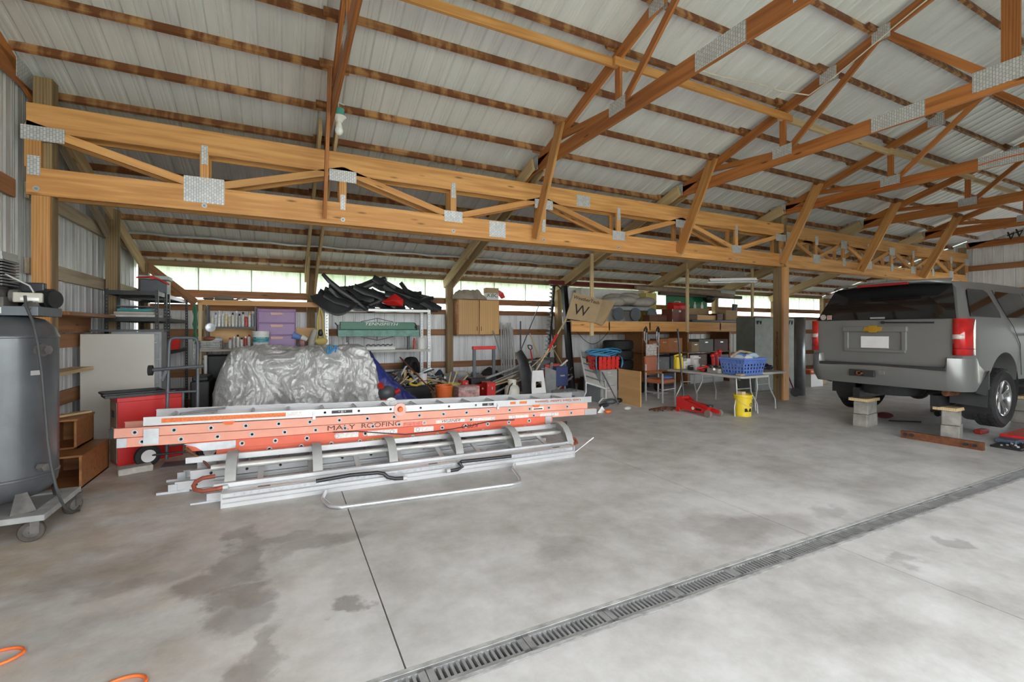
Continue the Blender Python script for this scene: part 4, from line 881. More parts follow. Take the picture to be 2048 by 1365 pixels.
lab(MB().lathe([(.09, 0), (.09, .2), (.06, .25), (.03, .27), (.03, .3)], (2.74, 10.05, 1.132), 16).build('white_jug', WHITE, sm=40), 'white plastic jug at the end of the middle steel shelf', 'jug')
can('red and white spray can beside the white jug on the steel shelf', (2.58, 10.04, 1.132), .033, .24, mat('red white can', (.55, .12, .1), .4, 0, .5, 30), RED)
pail('small white tub on the middle steel shelf in front of the brake leg', (1.14, 9.95, 1.205), .06, .09, WHITE, rings=False, wire=False, name='tub', cat='tub')
# car trim pile: curved plastic strips and panels
rnd = random.Random(3)
BT = mat('black car plastic', (.02, .021, .024), .42, 0, .4, 8); BT2 = mat('grey black car plastic', (.045, .046, .05), .5, 0, .3, 8)
def strip(pts, wd, th, m, name, l, c, g=None, tw=.3):
    b = MB(); pts = [V(p) for p in pts]; n = len(pts); vs = []
    for i, p in enumerate(pts):
        d = (pts[min(i + 1, n - 1)] - pts[max(i - 1, 0)]).normalized(); sd = d.cross(V((math.sin(tw), -math.cos(tw), .5))).normalized(); up = sd.cross(d)
        w_ = wd * (.55 + .45 * math.sin(math.pi * (i + .6) / (n + .2)))
        for a, e in ((-1, 0), (-.35, 1), (.35, 1), (1, 0), (.35, .3), (-.35, .3)): vs.append(p + sd * a * w_ / 2 + up * e * th)
    fs = []
    for i in range(n - 1):
        for k in range(6): fs.append((i * 6 + k, i * 6 + (k + 1) % 6, (i + 1) * 6 + (k + 1) % 6, (i + 1) * 6 + k))
    fs += [tuple(range(6))[::-1], tuple((n - 1) * 6 + k for k in range(6))]
    return lab(b.add(vs, fs).build(name, m, sm=50), l, c, g)
G = 'black car trim pieces piled on the steel shelf'
strip([P(u, v, Y=9.85) for u, v in ((645, 548), (658, 562), (680, 580), (710, 600), (735, 620))], .12, .04, BT, 'car_plastic_piece', 'long black plastic trim strip sticking up out of the pile on the steel shelf', 'car part')
fl = MB().grid(18, 12, lambda a, b_: P(619 + 92 * a ** .9 + 6 * b_, 592 + (4 + 34 * math.sin(math.pi * min(1, a * .75 + .12)) ** 1.5) * b_ + 4 * a - 20 * math.sin(math.pi * a) ** 2 * (1 - b_), Y=10.0 - .25 * b_ + .1 * math.sin(3 * a)))
lab(fl.build('fender_liner', BT2, sm=60, solid=.006), 'wide grey black fender panel drooping off the steel shelf end', 'car part')
for k in range(40):
    u = 672 + rnd.random() * 165; v = 613 - rnd.random() * 52 * (1 - abs(u - 740) / 190); y = 9.95 + rnd.random() * .5; L_ = 40 + rnd.random() * 60; sl = rnd.choice((-.2, .15, .4, .55, .5, .35))
    pts = [P(u + L_ * (q / 4 - .5), v + sl * L_ * (q / 4 - .5) + 4 * math.sin(q * 1.5 + k), Y=y) for q in range(5)]
    for p in pts: p.z = max(p.z - .05, 2.02)
    strip(pts, .10 + .16 * rnd.random(), .04 + .04 * rnd.random(), BT if k % 3 else BT2, 'car_plastic_piece', 'black curved plastic car trim piece in the pile on the steel shelf', 'car part', G, rnd.random())
for k in range(6):
    p = P(700 + 26 * k, 606 - 8 * (k % 3), Y=10.2); lab(MB().ball((p.x, p.y, max(p.z, 2.1)), (.12, .12, .08), 10, 7).build('mirror_housing', BT, sm=60), 'rounded black plastic housing among the trim pile on the steel shelf', 'car part', 'rounded housings in the trim pile')
rf = [P(u, v, Y=9.86) for u, v in ((762, 604), (790, 587), (808, 600), (806, 612), (778, 611))]
MBf = MB().add(rf + [p + V((.03, .16, -.02)) for p in rf] + [P(786, 601, Y=9.76)], [(0, 1, 10), (1, 2, 10), (2, 3, 10), (3, 4, 10), (4, 0, 10), (5, 9, 8, 7, 6)] + [(i, 5 + i, 5 + (i + 1) % 5, (i + 1) % 5) for i in range(5)])
lab(MBf.build('red_fairing', RED, bev=.02), 'glossy red plastic fairing in the black trim pile', 'car part')
strip([P(u, v, Y=9.9) for u, v in ((800, 566), (812, 582), (830, 590), (842, 586))], .12, .06, BT, 'car_plastic_piece', 'black plastic scoop with a raised spur near the red fairing', 'car part')
strip([P(u, v, Y=9.9) for u, v in ((820, 600), (838, 604), (852, 598), (866, 596))], .1, .05, BT, 'car_plastic_piece', 'black bracket with a hooked tip at the end of the trim pile', 'car part')

for k, (x, w_, h, m, l) in enumerate(((-1.1, .4, .5, BLACK, 'black bin'), (-.6, .45, .42, DGREY, 'dark grey crate'), (-.1, .4, .5, BLACK, 'black cabinet box'), (.35, .36, .44, WDARK, 'dark wooden box'))):
    t = thing('bench_bin', l + ' under the bench board of the lumber shelving', 'bin', (x, 10.2, .58)); MB().bb((x - w_ / 2, 9.95, .582), (x + w_ / 2, 10.45, .582 + h)).build('body', m, t, bev=.015); MB().bb((x - w_ / 2 - .01, 9.94, .582 + h * .86), (x + w_ / 2 + .01, 10.46, .582 + h * .93)).build('rim', m, t)
# ---------- tarps
def fbm(p, o=5): 
    a = 1; s_ = 0
    for i in range(o): s_ += a * (1 - abs(NZ.noise(p)) * 2.2); p = p * 2.03 + V((3.1, 1.7, .3)); a *= .52
    return s_
def tarp_fn(x0, x1, y0, y1, top, amp=.055, seed=0):
    def f(a, b_):
        x = x0 + (x1 - x0) * a
        e = min(1, min(a, 1 - a) / .13); e = math.sqrt(max(0, 1 - (1 - e) ** 2)); tp = top(a) * (.25 + .75 * e) if min(a, 1 - a) < .13 else top(a)
        # path: front foot -> up -> over -> back foot
        s_ = b_
        if s_ < .45: q = s_ / .45; y = y0 - .10 * (1 - q) + .14 * q ** 3; z = tp * (1 - (1 - q) ** 1.25)
        elif s_ < .8: q = (s_ - .45) / .35; y = y0 + .14 + (y1 - y0 - .2) * q; z = tp + .05 * math.sin(math.pi * q)
        else: q = (s_ - .8) / .2; y = y1 - .06 + .05 * q; z = tp * (1 - q)
        p = V((x * 2.8 + .8 * NZ.noise(V((x * 2, y * 2, z * 2))), y * 2.2, z * 1.7 + seed)); d = amp * (fbm(p, 6) - .9)
        fold = .05 * math.sin(x * 9 + 2 * NZ.noise(V((x * 2, seed, z * 1.5)))) * max(0, 1 - z / (tp + .01)) ** .7
        return (x + .4 * d, y - d - fold if s_ < .6 else y - d, max(.005, z + (d * .8 if s_ >= .4 else 0)))
    return f
SILV = mat('silver tarp', (.60, .60, .595), .40, .35, .10, 3, bump=1, bscale=30)
tp = MB().grid(230, 130, tarp_fn(-.98, 1.52, 8.25, 9.35, lambda a: 1.17 + .06 * math.sin(a * 3.1) + .03 * math.sin(a * 9)))
lab(tp.build('silver_tarp', SILV, sm=70), 'wrinkled silver tarp draped over a bulky machine behind the ladders', 'tarp')
BLT = mat('blue tarp', (.025, .035, .22), .42, 0, .25, 4, bump=.5, bscale=14)
def bl(a, b_):
    x = 1.43 + 1.02 * a; top = 1.16 - 1.08 * a ** .8
    q = b_; y = 8.42 + .95 * q - .12 * a; z = max(.01, top * min(1, math.sin(min(1, q * 2.2 + .12) * math.pi / 2)) * (1 if q < .7 else 1 - (q - .7) * 2.2))
    d = .04 * (fbm(V((x * 3, y * 3, z * 3 + 9))) - .9); return (x, y - d, max(.01, z + d))
lab(MB().grid(64, 48, bl).build('blue_tarp', BLT, sm=70), 'dark blue tarp slumping down from beside the silver tarp', 'tarp')
lab(MB().tube([(P(655 + 6 * math.cos(q) + 2 * q, 700 - 8 * math.sin(q * 1.3), Y=8.33)) for q in [i * .6 for i in range(14)]], .018, 6).build('blue_cord_knot', mat('bright blue cord', (.05, .30, .62), .7), sm=50), 'knot of bright blue cord on top of the silver tarp', 'cord')
t = thing('gas_can', 'red and dark grey jug on its side below the blue tarp', 'can', (1.62, 8.05, 0))
MB().ball((1.62, 8.2, .44), (.16, .1, .14)).build('body', DGREY, t, sm=60); MB().cyl((1.52, 8.15, .56), (1.49, 8.12, .62), .05).cyl((1.76, 8.15, .46), (1.83, 8.12, .50), .04).bb((1.5, 8.08, .30), (1.75, 8.12, .36)).build('red_fittings', REDP, t, sm=40); MB().bb((1.47, 8.08, 0), (1.78, 8.32, .32)).build('crate', DGREY, t)
lab(MB().bb((-1.3, 8.6, 0), (-1.05, 9.3, .75)).bb((-1.28, 8.62, .75), (-1.07, 9.2, .82)).build('dark_case', BLACK, bev=.02), 'black case standing between the hand truck and the silver tarp', 'case')
lab(MB().cyl((-1.25, 9.8, .0), (-1.25, 9.8, 1.1), .03).build('drain_tube', WHITE, sm=50), 'upright white tube under the lumber shelving', 'tube')
# ================================================================== wall cabinet and the tool heap
t = thing('wall_cabinet', 'plywood two door cabinet hung on the back wall beside a timber post', 'cabinet', (4.2, 10.55, 1.43))
MB().bb((3.70, 10.42, 1.43), (4.82, 10.72, 2.30)).build('box', WBOX, t, bev=.004)
for x0, x1, hx in ((3.73, 4.26, 4.21), (4.28, 4.80, 4.32)):
    d = plank('door', ((x0 + x1) / 2, 10.405, 1.45), ((x0 + x1) / 2, 10.405, 2.28), x1 - x0 - .01, .02, WPLY, t, up=(0, 1, 0))
    MB().tube([(hx, 10.394, 1.54), (hx, 10.375, 1.56), (hx, 10.375, 1.62), (hx, 10.394, 1.64)], .006, 6).build('handle', BLKMET, t)
cl = MB().ball((4.06, 10.53, 2.31), (.42, .17, .26), 72, 44); cl.v = [(x + .05 * NZ.noise(V((x * 5, y * 9, z * 5))), y - .07 * abs(NZ.noise(V((x * 9, y * 3, z * 6)))), max(2.301, z + .07 * NZ.noise(V((x * 6, y * 6, z * 4))) - .05 * abs(NZ.noise(V((x * 13, z * 5, 2)))))) for x, y, z in cl.v]
lab(cl.build('drop_cloth', mat('taupe canvas', (.36, .31, .25), .9, 0, .2, 5, bump=.4, bscale=20), sm=70), 'heap of taupe canvas cloth on top of the plywood cabinet', 'cloth')
t = thing('cardboard_box', 'small brown and white carton with black letters on the plywood cabinet', 'box', (4.63, 10.5, 2.302))
MB().bb((4.48, 10.42, 2.302), (4.80, 10.62, 2.47)).build('lower_half', WHITE, t); MB().bb((4.478, 10.418, 2.47), (4.802, 10.622, 2.60)).build('upper_half', CARD, t)
text('lettering', 'KBC', face_y((4.63, 10.414, 2.41)), .13, BLACK, t, xs=1.2, shear=.15)
lab(MB().add([(4.80, 10.5, 2.58), (4.95, 10.48, 2.50), (5.02, 10.5, 2.38), (4.92, 10.5, 2.34), (4.84, 10.5, 2.42)], [(0, 1, 2, 3, 4)]).build('red_rag', REDP, solid=.02), 'red cloth hanging out of the small carton on the cabinet', 'rag')
def pole(name, l, c, p0, p1, r, m, extra=None):
    o = MB().cyl(p0, p1, r, n=10).build(name, m, sm=50); return lab(o, l, c)
def tool(name, l, c, p0, p1, r, m, headm, head):
    t = thing(name, l, c, p0); MB().cyl(p0, p1, r, n=10).build('handle', m, t, sm=50); head(t, V(p0), V(p1), headm); return t
G = 'bundle of upright metal conduits under the plywood cabinet'
for k, (u0, u1) in enumerate(((1004, 1002), (1009, 1007), (1014, 1011), (1019, 1015), (1024, 1019), (1030, 1024), (1036, 1020))):
    a = P(u0, 736, Y=10.2); a.z = 0; b_ = P(u1, 646 + 5 * (k % 3), Y=10.66); pole('conduit', 'grey metal conduit in the upright bundle under the plywood cabinet', 'pipe', a, b_, .023, ALU)['group'] = G
pole('conduit', 'single slanting metal conduit leaning against the plywood cabinet', 'pipe', P(1012, 742, Y=9.6), P(986, 662, Y=10.35), .018, GALV)
def shovel(t, a, b_, m):
    d = (a - b_).normalized(); M = frame(a - d * .02, a + d * .3, (0, -1, 0)); MB().prism([(0, -.03), (.05, -.10), (.22, -.10), (.3, 0), (.22, .10), (.05, .10), (0, .03)], .008, M).build('blade', m, t)
def rake(t, a, b_, m):
    d = (a - b_).normalized(); M = frame(a, a + d, (0, -1, 0)); b = MB()
    for k in range(-6, 7): b.tube([(0, .01 * k, 0), (.2, .03 * k, 0), (.33, .037 * k, 0), (.36, .038 * k, .03)], .005, 5, M=M)
    b.beam(M @ V((.2, -.19, 0)), M @ V((.2, .19, 0)), .006, .012).build('tines', m, t)
def grip(t, a, b_, m):
    d = (b_ - a).normalized(); M = frame(b_, b_ + d, (0, -1, 0)); MB().tube([(0, 0, 0), (.04, -.05, 0), (.12, -.055, 0), (.13, 0, 0), (.12, .055, 0), (.04, .05, 0)], .013, 8, True, M).build('d_grip', m, t, sm=50)
def stand(p0, p1, y0): a = V(p0); return a
tool('long_bar', 'long dark steel bar leaning steeply between the cabinet and the sickle bar', 'bar', P(1034, 720, Y=9.7), P(1080, 606, Y=10.7), .014, DGREY, YELLOW, lambda t, a, b_, m: MB().box(tuple(a + V((0, 0, .12))), (.09, .05, .14)).build('yellow_head', m, t, bev=.01))
pole('steel_rod', 'short upright dark rod behind the tool heap', 'rod', V((P(1041, 735, Y=10.3).x, 10.3, 0)), P(1041, 643, Y=10.6), .02, DGREY)
tool('spade', 'spade with red shaft and black D shaped grip standing in the heap', 'spade', P(1066, 728, Y=9.6), P(1061, 700, Y=9.8), .017, REDP, BLACK, grip)
tool('shovel', 'shovel with half dark half pale wooden handle in the tool heap', 'shovel', P(1080, 722, Y=9.4), P(1060, 668, Y=10.5), .018, WPALE, DGREY, shovel)
t = tool('pole_pruner', 'long pale pole with a red sleeve slanting across the tool heap', 'pole', P(1070, 745, Y=8.6), P(1133, 638, Y=8.93), .018, WPALE, REDP, lambda t, a, b_, m: MB().cyl(a + (b_ - a) * .42, a + (b_ - a) * .68, .032, n=10).build('red_sleeve', m, t, sm=50))
tool('leaf_rake', 'pale wire leaf rake lying on the tool heap', 'rake', P(1062, 735, Y=8.9), P(1112, 692, Y=9.5), .014, WPALE, LGREY, rake)
pole('pale_stick', 'thin pale stick leaning against the dark beam', 'stick', P(1128, 735, Y=9.2), P(1104, 694, Y=9.9), .015, WPALE)
pl = [((972, 757), (1062, 724), GALV, .024, 'thick grey pipe lying highest across the tool heap'), ((975, 772), (1048, 744), WGREY, .022, 'greyed wooden handle lying across the red tool box'), ((985, 764), (1055, 735), GALV, .014, 'thin bright pipe lying across the tool heap'), ((990, 786), (1062, 750), GALV, .018, 'lower grey pipe resting beside the propane tank'), ((965, 778), (1040, 756), WPALE, .018, 'pale broom handle lying beneath the greyed handle')]
for k, (a, b_, m, r_, l) in enumerate(pl): pole('scrap_pole', l, 'pole', P(*a, Y=8.35 + .06 * k), P(*b_, Y=9.0 + .05 * k), r_, m)
# sickle bar
t = thing('sickle_bar', 'tall black mower sickle bar with a row of pointed teeth, leaning on the wall', 'sickle bar', P(1098, 720, Y=9.9))
a, b_ = P(1094, 745, Y=9.7), P(1108, 572, Y=10.3); a.z = max(a.z, 0.05); d = b_ - a
plank('bar', a, b_, .05, .07, BLKMET, t, up=(0, 1, 0))
for k in range(20):
    p = a + d * (.06 + .047 * k); MB().add([tuple(p + V(q)) for q in ((-.03, -.03, .04), (-.03, -.03, -.04), (-.17, -.05, .015), (-.03, .0, .04), (-.03, 0, -.04))], [(0, 1, 2), (3, 2, 4), (0, 2, 3), (1, 4, 2)]).build('tooth', GREY, t)
MB().tube([tuple(b_ + V(q)) for q in ((-.1, 0, .0), (.1, -.02, .01), (.22, -.04, -.1), (.3, -.05, -.2))], .02, 6).build('hook_end', BLKMET, t)
t = thing('leaning_channel', 'dark leaning steel channel beside the tilted carton on the loft', 'beam', P(1143, 745, Y=9.0))
a, b_ = P(1145, 760, Y=8.85), P(1128, 572, Y=9.9); a.z = 0
for e in (-.055, .055): plank('flange', a + V((e, 0, 0)), b_ + V((e, 0, 0)), .012, .12, BLKMET, t, up=(0, 1, 0))
plank('web', a, b_, .11, .012, BLKMET, t, up=(0, 1, 0))
pole('dark_bar', 'thin dark bar standing behind the sickle bar', 'bar', (P(1118, 740, Y=9.9).x, 9.9, 0), P(1102, 640, Y=10.5), .02, BLKMET)
# floor heap
def at(u, v, Y, z=None): p = P(u, v, Y=Y); p.z = p.z if z is None else z; return p
def tire(l, c, r, w_, M, name='tire'):
    t = thing(name, l, 'tire', c); MT = Matrix.Translation(V((0, 0, 0))) @ M
    MB().lathe([(r * .62, -w_ * .45), (r * .85, -w_ * .5), (r * .97, -w_ * .42), (r, -w_ * .2), (r, w_ * .2), (r * .97, w_ * .42), (r * .85, w_ * .5), (r * .62, w_ * .45)], n=28, M=MT, cap=False).build('tread', RUBBER, t, world=False, sm=40); MB().lathe([(0, 0), (r * .64, 0)], n=24, M=MT, cap=False).build('hub', BLKMET, t, world=False); return t
p = at(822, 735, 10.28, .655); tire('black wheel standing on edge in the junk under the steel shelving', p, .30, .2, rotz(.9) @ Matrix.Rotation(math.pi / 2, 4, 'X'))
for k, (u, v, Y, d, m, l, nm) in enumerate(((838, 800, 9.66, (.75, .5, .42), BLACK, 'black storage tote holding scrap beside the blue tarp', 'storage_tote'), (765, 730, 9.9, (.5, .35, .3), BLACK, 'black box on the lowest steel shelf', 'black_box'), (900, 800, 9.6, (.9, .4, .35), mat('dusty blue tub', (.20, .27, .33), .6), 'dusty blue tub behind the buckets', 'blue_tub'), (955, 790, 9.5, (.6, .4, .5), BLACK, 'black bin behind the red rolling tool box', 'black_bin'), (876, 800, 8.7, (.22, .2, .36), CARD, 'small cardboard carton beside the orange bucket', 'cardboard_carton'))):
    p = at(u, v, Y, 0 if k != 1 else .352); x, y, z = d
    t = thing(nm, l, 'box', p); MB().prism([(-x / 2 * .94, -y / 2 * .94), (x / 2 * .94, -y / 2 * .94), (x / 2 * .94, y / 2 * .94), (-x / 2 * .94, y / 2 * .94)], z * .9).build('body', m, t, world=False, bev=.015)
    MB().tube([(-x / 2, -y / 2, z * .94), (x / 2, -y / 2, z * .94), (x / 2, y / 2, z * .94), (-x / 2, y / 2, z * .94)], .02, 6, True).build('rim', m, t, world=False)
rs = random.Random(11)
jm = [WPALE, CARD, LGREY, WBOX, GALV, YELLOW, CREAM, WGREY, DGREY, GALV, WPALE, BLKMET]
jn = ['pale lumber scrap', 'torn cardboard scrap', 'bent grey sheet scrap', 'brown lumber scrap', 'galvanised bracket scrap', 'yellow handled trowel scrap', 'cream trim scrap', 'grey board scrap', 'dark strap scrap', 'shiny flat bar scrap', 'short pale batten', 'black flat bar scrap']
for k in range(36):
    u = 790 + rs.random() * 75; p = at(u, 800, 9.5 + rs.random() * .3, .45 + .25 * rs.random()); q = V((rs.uniform(-.35, .35), rs.uniform(-.1, .1), rs.uniform(-.1, .25)))
    lab(plank('scrap_piece', p - q * .6, p + q * .6, .03 + .05 * rs.random(), .012 + .02 * rs.random(), jm[k % 12]), jn[k % 12] + ' tumbled in the black tote beside the blue tarp', 'scrap', 'scrap pieces in the black tote')
pail('white bucket with red rim standing in the scrap tote', at(846, 770, 9.55, .40), .09, .24, WHITE, band=(.02, .4, REDP), rings=False, wire=False)
lab(MB().tube([at(818 + 25 * q, 767 + 5 * math.sin(3.1 * q), 9.42) for q in (0, .3, .6, 1)], .03, 8).build('yellow_saw', YELLOW, sm=50), 'yellow handled tool lying on the scrap tote', 'tool')
pail('orange plastic bucket full of brushes behind the ladders', at(888, 812, 8.3, .22), .16, .30, ORANGE, wire=False)
lab(MB().bb(tuple(at(872, 812, 8.15, 0)), tuple(at(872, 812, 8.15, 0) + V((.42, .4, .22)))).build('low_crate', WPALE), 'low pale crate under the orange bucket', 'crate')
pail('yellow green bucket with wooden sticks standing in it', at(902, 790, 8.9, .12), .16, .36, mat('yellow green plastic', (.50, .46, .12), .5), wire=False)
for k, (a, b_) in enumerate((((893, 790), (902, 745)), ((898, 785), (915, 742)), ((880, 800), (860, 770)), ((905, 785), (935, 752)))): pole('paint_stick', ['short wooden stick in the yellow green bucket', 'flat wooden paddle in the yellow green bucket', 'rusty rod standing in the orange bucket', 'thin pale dowel across the yellow green bucket'][k], 'stick', at(*a, 8.6 + .1 * k), at(*b_, 8.9), .014, [WPALE, WPALE, RUST, WPALE][k])
pole('rusty_bar', 'long rusty bar slanting from the wheel to the orange bucket', 'bar', at(870, 788, 8.2), at(800, 715, 9.1), .014, RUST)
lab(MB().cyl(at(905, 758, 9.2), at(925, 756, 9.4), .16, n=20).build('duct_pipe', GALV, sm=50), 'short grey round duct lying in the junk', 'duct')
t = thing('rolling_tool_box', 'red rolling tool box with a tall black and red pull handle', 'tool box', at(968, 800, 8.9, 0))
p = at(968, 800, 8.9, 0); x, y = p.x, p.y
MB().bb((x - .28, y, 0), (x + .28, y + .35, .5)).build('body', REDP, t, bev=.02); MB().bb((x - .29, y - .01, .42), (x + .29, y + .36, .56)).build('lid', BLACK, t, bev=.02); MB().bb((x - .2, y - .02, .25), (x + .2, y + .01, .38)).build('tray_front', RED, t, bev=.01)
pa, pb = P(948, 696, Y=8.95), P(987, 693, Y=8.95)
for q in (pa, pb): MB().bb((q.x - .03, y + .02, .45), (q.x + .03, y + .06, q.z)).build('handle_post', DGREY, t)
MB().bb((pa.x - .04, y, pa.z - .04), (pb.x + .04, y + .08, pa.z + .03)).build('handle_grip', REDP, t, bev=.01)
for k, (u0, u1, v, Y, h, m, l) in enumerate(((917, 960, 785, 8.35, .10, mat('scuffed red white case', (.6, .35, .33), .5, 0, .6, 14), 'scuffed red and white power tool case lying before the rolling tool box'), (974, 992, 786, 8.4, .2, RED, 'red tool case standing beside the propane tank'), (925, 938, 772, 8.8, .1, RED, 'small red extinguisher bottle beside the rolling tool box'))):
    a = at(u0, v, Y, 0); b_ = at(u1, v, Y, 0); z0 = max(0, P(u0, v, Y=Y).z)
    t = thing('tool_case', l, 'case', (a.x, Y, 0)); MB().bb((a.x, Y, 0), (b_.x, Y + .3, z0 + h)).build('shell', m, t, bev=.02); MB().bb((a.x + .1, Y - .02, z0 + h * .3), (b_.x - .08, Y + .002, z0 + h * .55)).build('front_label', LGREY, t)
t = thing('propane_tank', 'cream propane tank with collar and black hose in the tool heap', 'tank', at(1024, 800, 8.45, .1))
c = at(1024, 800, 8.45, .12)
MB().lathe([(.10, 0), (.12, .02), (.15, .06), (.155, .12), (.155, .22), (.13, .29), (.06, .325), (0, .33)], tuple(c), 28).build('tank_body', CREAM, t, sm=50); MB().lathe([(.085, .31), (.09, .42), (.085, .42), (.08, .31)], tuple(c), 20, cap=False).build('collar', CREAM, t, sm=50); MB().cyl(c + V((0, 0, .3)), c + V((0, 0, .38)), .02).build('valve', GALV, t); MB().lathe([(.11, -.12), (.11, 0)], tuple(c), 20).build('foot_ring', CREAM, t)
MB().tube([c + V(q) for q in ((0, -.05, .36), (-.15, -.2, .3), (-.2, -.22, .15), (-.1, -.24, .08), (.1, -.2, .12))], .012, 8).build('gas_hose', BLACK, t, sm=50)
strip([P(u, v, Y=Y) for u, v, Y in ((1036, 702, 8.7), (1046, 722, 8.7), (1052, 750, 8.6), (1056, 780, 8.5), (1054, 800, 8.4))], .32, .05, BT, 'plastic_sled', 'black curved plastic panel standing upright in the tool heap', 'panel', None, .2)
t = thing('step_stool', 'white plastic step stool tipped up in the tool heap', 'stool', at(1076, 800, 8.5, 0))
a = at(1062, 790, 8.45, .0); b_ = at(1092, 790, 8.45, .0); zt = P(1076, 742, Y=8.5).z
so = [(a.x, 8.45, .18), (b_.x, 8.45, .18), (b_.x - .02, 8.55, zt), (a.x + .08, 8.55, zt)]
def sq(f, g): lo_, hi_ = V(so[0]).lerp(V(so[1]), f), V(so[3]).lerp(V(so[2]), f); return lo_.lerp(hi_, g)
MB().add(so + [sq(.3, .3), sq(.75, .3), sq(.75, .55), sq(.3, .55)], [(0, 1, 5, 4), (1, 2, 6, 5), (2, 3, 7, 6), (3, 0, 4, 7)]).build('top', WHITE, t, solid=.03); MB().bb((a.x, 8.42, 0), (b_.x, 8.5, .22)).build('carton', CARD, t)
lab(MB().add([at(1090, 734, 8.7), at(1112, 742, 8.5), at(1112, 795, 8.5, .0), at(1090, 795, 8.7, 0)], [(0, 1, 2, 3)]).build('metal_sheet', GALV, solid=.01), 'flat metal sheet standing upright beside the white stool', 'sheet')
t = thing('tool_case', 'grey hard plastic tool case lying on the floor in front of the patio chair', 'case', at(1148, 800, 8.2, 0))
a = at(1124, 800, 8.1, 0); b_ = at(1170, 800, 8.1, 0); MB().bb((a.x, 8.1, 0), (b_.x, 8.55, .26)).build('shell', GREY, t, bev=.03)
for k in range(4): MB().bb((a.x + .08 + .11 * k, 8.15, .26), (a.x + .13 + .11 * k, 8.5, .275)).build('lid_rib', GREY, t)
MB().bb((a.x + .15, 8.07, .08), (a.x + .3, 8.1, .18)).build('latch', DGREY, t)
pail('dusty red gas can behind the metal sheet', at(1120, 790, 9.2, 0), .14, .5, mat('dusty red', (.36, .04, .04), .6), rings=False, wire=False, name='gas_can', cat='can')
pail('blue oil can beside the dusty red gas can', at(1131, 790, 9.3, 0), .09, .5, mat('deep blue', (.04, .05, .2), .5), rings=False, wire=False, name='oil_can', cat='can')
for k in range(44):
    u = 1055 + rs.random() * 78; p = at(u, 775, 8.9 + .8 * rs.random(), .05 + .62 * rs.random() ** 1.3); q = V((rs.uniform(-.45, .45), rs.uniform(-.15, .15), rs.uniform(-.15, .4)))
    if min((p - q * .6).z, (p + q * .6).z) < .03: p.z += .25
    lab(plank('scrap_piece', p - q * .6, p + q * .6, .03 + .05 * rs.random(), .015 + .03 * rs.random(), jm[(k * 5) % 12]), jn[(k * 5) % 12] + ' in the tool heap below the sickle bar', 'scrap', 'scrap pieces in the tool heap')

for k in range(26):
    u = 862 + rs.random() * 100; p = at(u, 790, 9.35 + .35 * rs.random(), .36 + .22 * rs.random()); q = V((rs.uniform(-.3, .3), rs.uniform(-.1, .1), rs.uniform(-.08, .15)))
    lab(plank('scrap_piece', p - q * .6, p + q * .6, .04 + .08 * rs.random(), .02 + .06 * rs.random(), [DGREY, GALV, BLKMET, CARD, mat('dusty blue tub', (.20, .27, .33), .6), WGREY][k % 6]), ['dark grey part', 'galvanised strip', 'black part', 'cardboard offcut', 'dusty blue part', 'grey board'][k % 6] + ' heaped on the blue tub behind the buckets', 'scrap', 'parts heaped on the blue tub')
for k, (u0, Y, rx, ry, rz_, m, nm, l) in enumerate(((1092, 9.75, .42, .3, .55, BLACK, 'black_tarp_heap', 'crumpled black plastic heap behind the white step stool'), (985, 10.3, .45, .22, .62, BLACK, 'black_bag_heap', 'crumpled black bags behind the rolling tool box'), (876, 10.25, .3, .22, .6, mat('dark blue coverall', (.03, .05, .08), .8), 'blue_coverall_heap', 'dark blue clothing heap beside the steel shelving'), (1192, 9.35, .45, .3, .8, mat('dark brown blanket', (.05, .04, .035), .9), 'dark_blanket_heap', 'dark blanket heap under the loft behind the red crate'))):
    p = at(u0, 700, Y, 0); b = MB().ball((p.x, Y, 0), (rx, ry, rz_), 36, 24)
    b.v = [(x + .12 * NZ.noise(V((x * 3, y * 3, z * 3))), y + .1 * NZ.noise(V((y * 4, z * 4, x * 4))), max(.004, z + .16 * NZ.noise(V((x * 5, z * 5, y * 5 + k))))) for x, y, z in b.v]
    lab(b.build(nm, m, sm=40), l, 'heap')
mini = [((1100, 742), 9.1, (.2, .14, .16), mat('faded red box', (.45, .06, .05), .6), 'faded red battery box in the tool heap'), ((1080, 738), 9.2, (.18, .16, .2), DGREY, 'dark grey motor housing in the tool heap'), ((1050, 748), 9.3, (.22, .16, .14), GREY, 'grey ammunition style box in the tool heap'), ((1118, 752), 8.9, (.16, .14, .22), mat('navy box', (.04, .06, .16), .6), 'navy box in the tool heap beside the gas can')]
for (uv, Y, d, m, l) in mini:
    p = at(*uv, Y); t = thing('heap_box', l, 'box', (p.x, Y, p.z)); MB().bb((p.x - d[0], Y - d[1], max(0, p.z - d[2])), (p.x + d[0], Y + d[1], p.z + d[2])).build('body', m, t, bev=.02); MB().bb((p.x - .06, Y - d[1] - .015, p.z), (p.x + .06, Y - d[1], p.z + .03)).build('latch', GALV, t)
# ================================================================== loft shelf over the right of the lean-to
t = thing('loft_shelf', 'long timber loft shelf hung from the rafters on thin lumber hangers', 'shelf', (9.2, 9.8, 1.52))
plank('front_beam', (6.02, 9.02, 1.635), (12.4, 9.02, 1.635), .04, .235, WHEAD, t); plank('back_beam', (7.06, 10.66, 1.635), (12.4, 10.66, 1.635), .04, .235, WPALE, t)
for k in range(6): plank('deck_board', (6.05 + .2 * k, 9.18 + .27 * k, 1.765), (12.4, 9.18 + .27 * k, 1.765), .26, .022, WPALE, t)
for x in (6.58, 9.72, 12.35): plank('hanger', (x, 8.98, 1.5 if x > 7 else 1.42), (x, 8.98, zr(9) - .02), .09, .04, WPALE, t, up=(0, 1, 0))
for k in range(5): plank('joist', (7.12 + 1.3 * k, 9.0, 1.65), (7.12 + 1.3 * k, 10.66, 1.65), .04, .2, WPALE, t)
ZL = 1.777
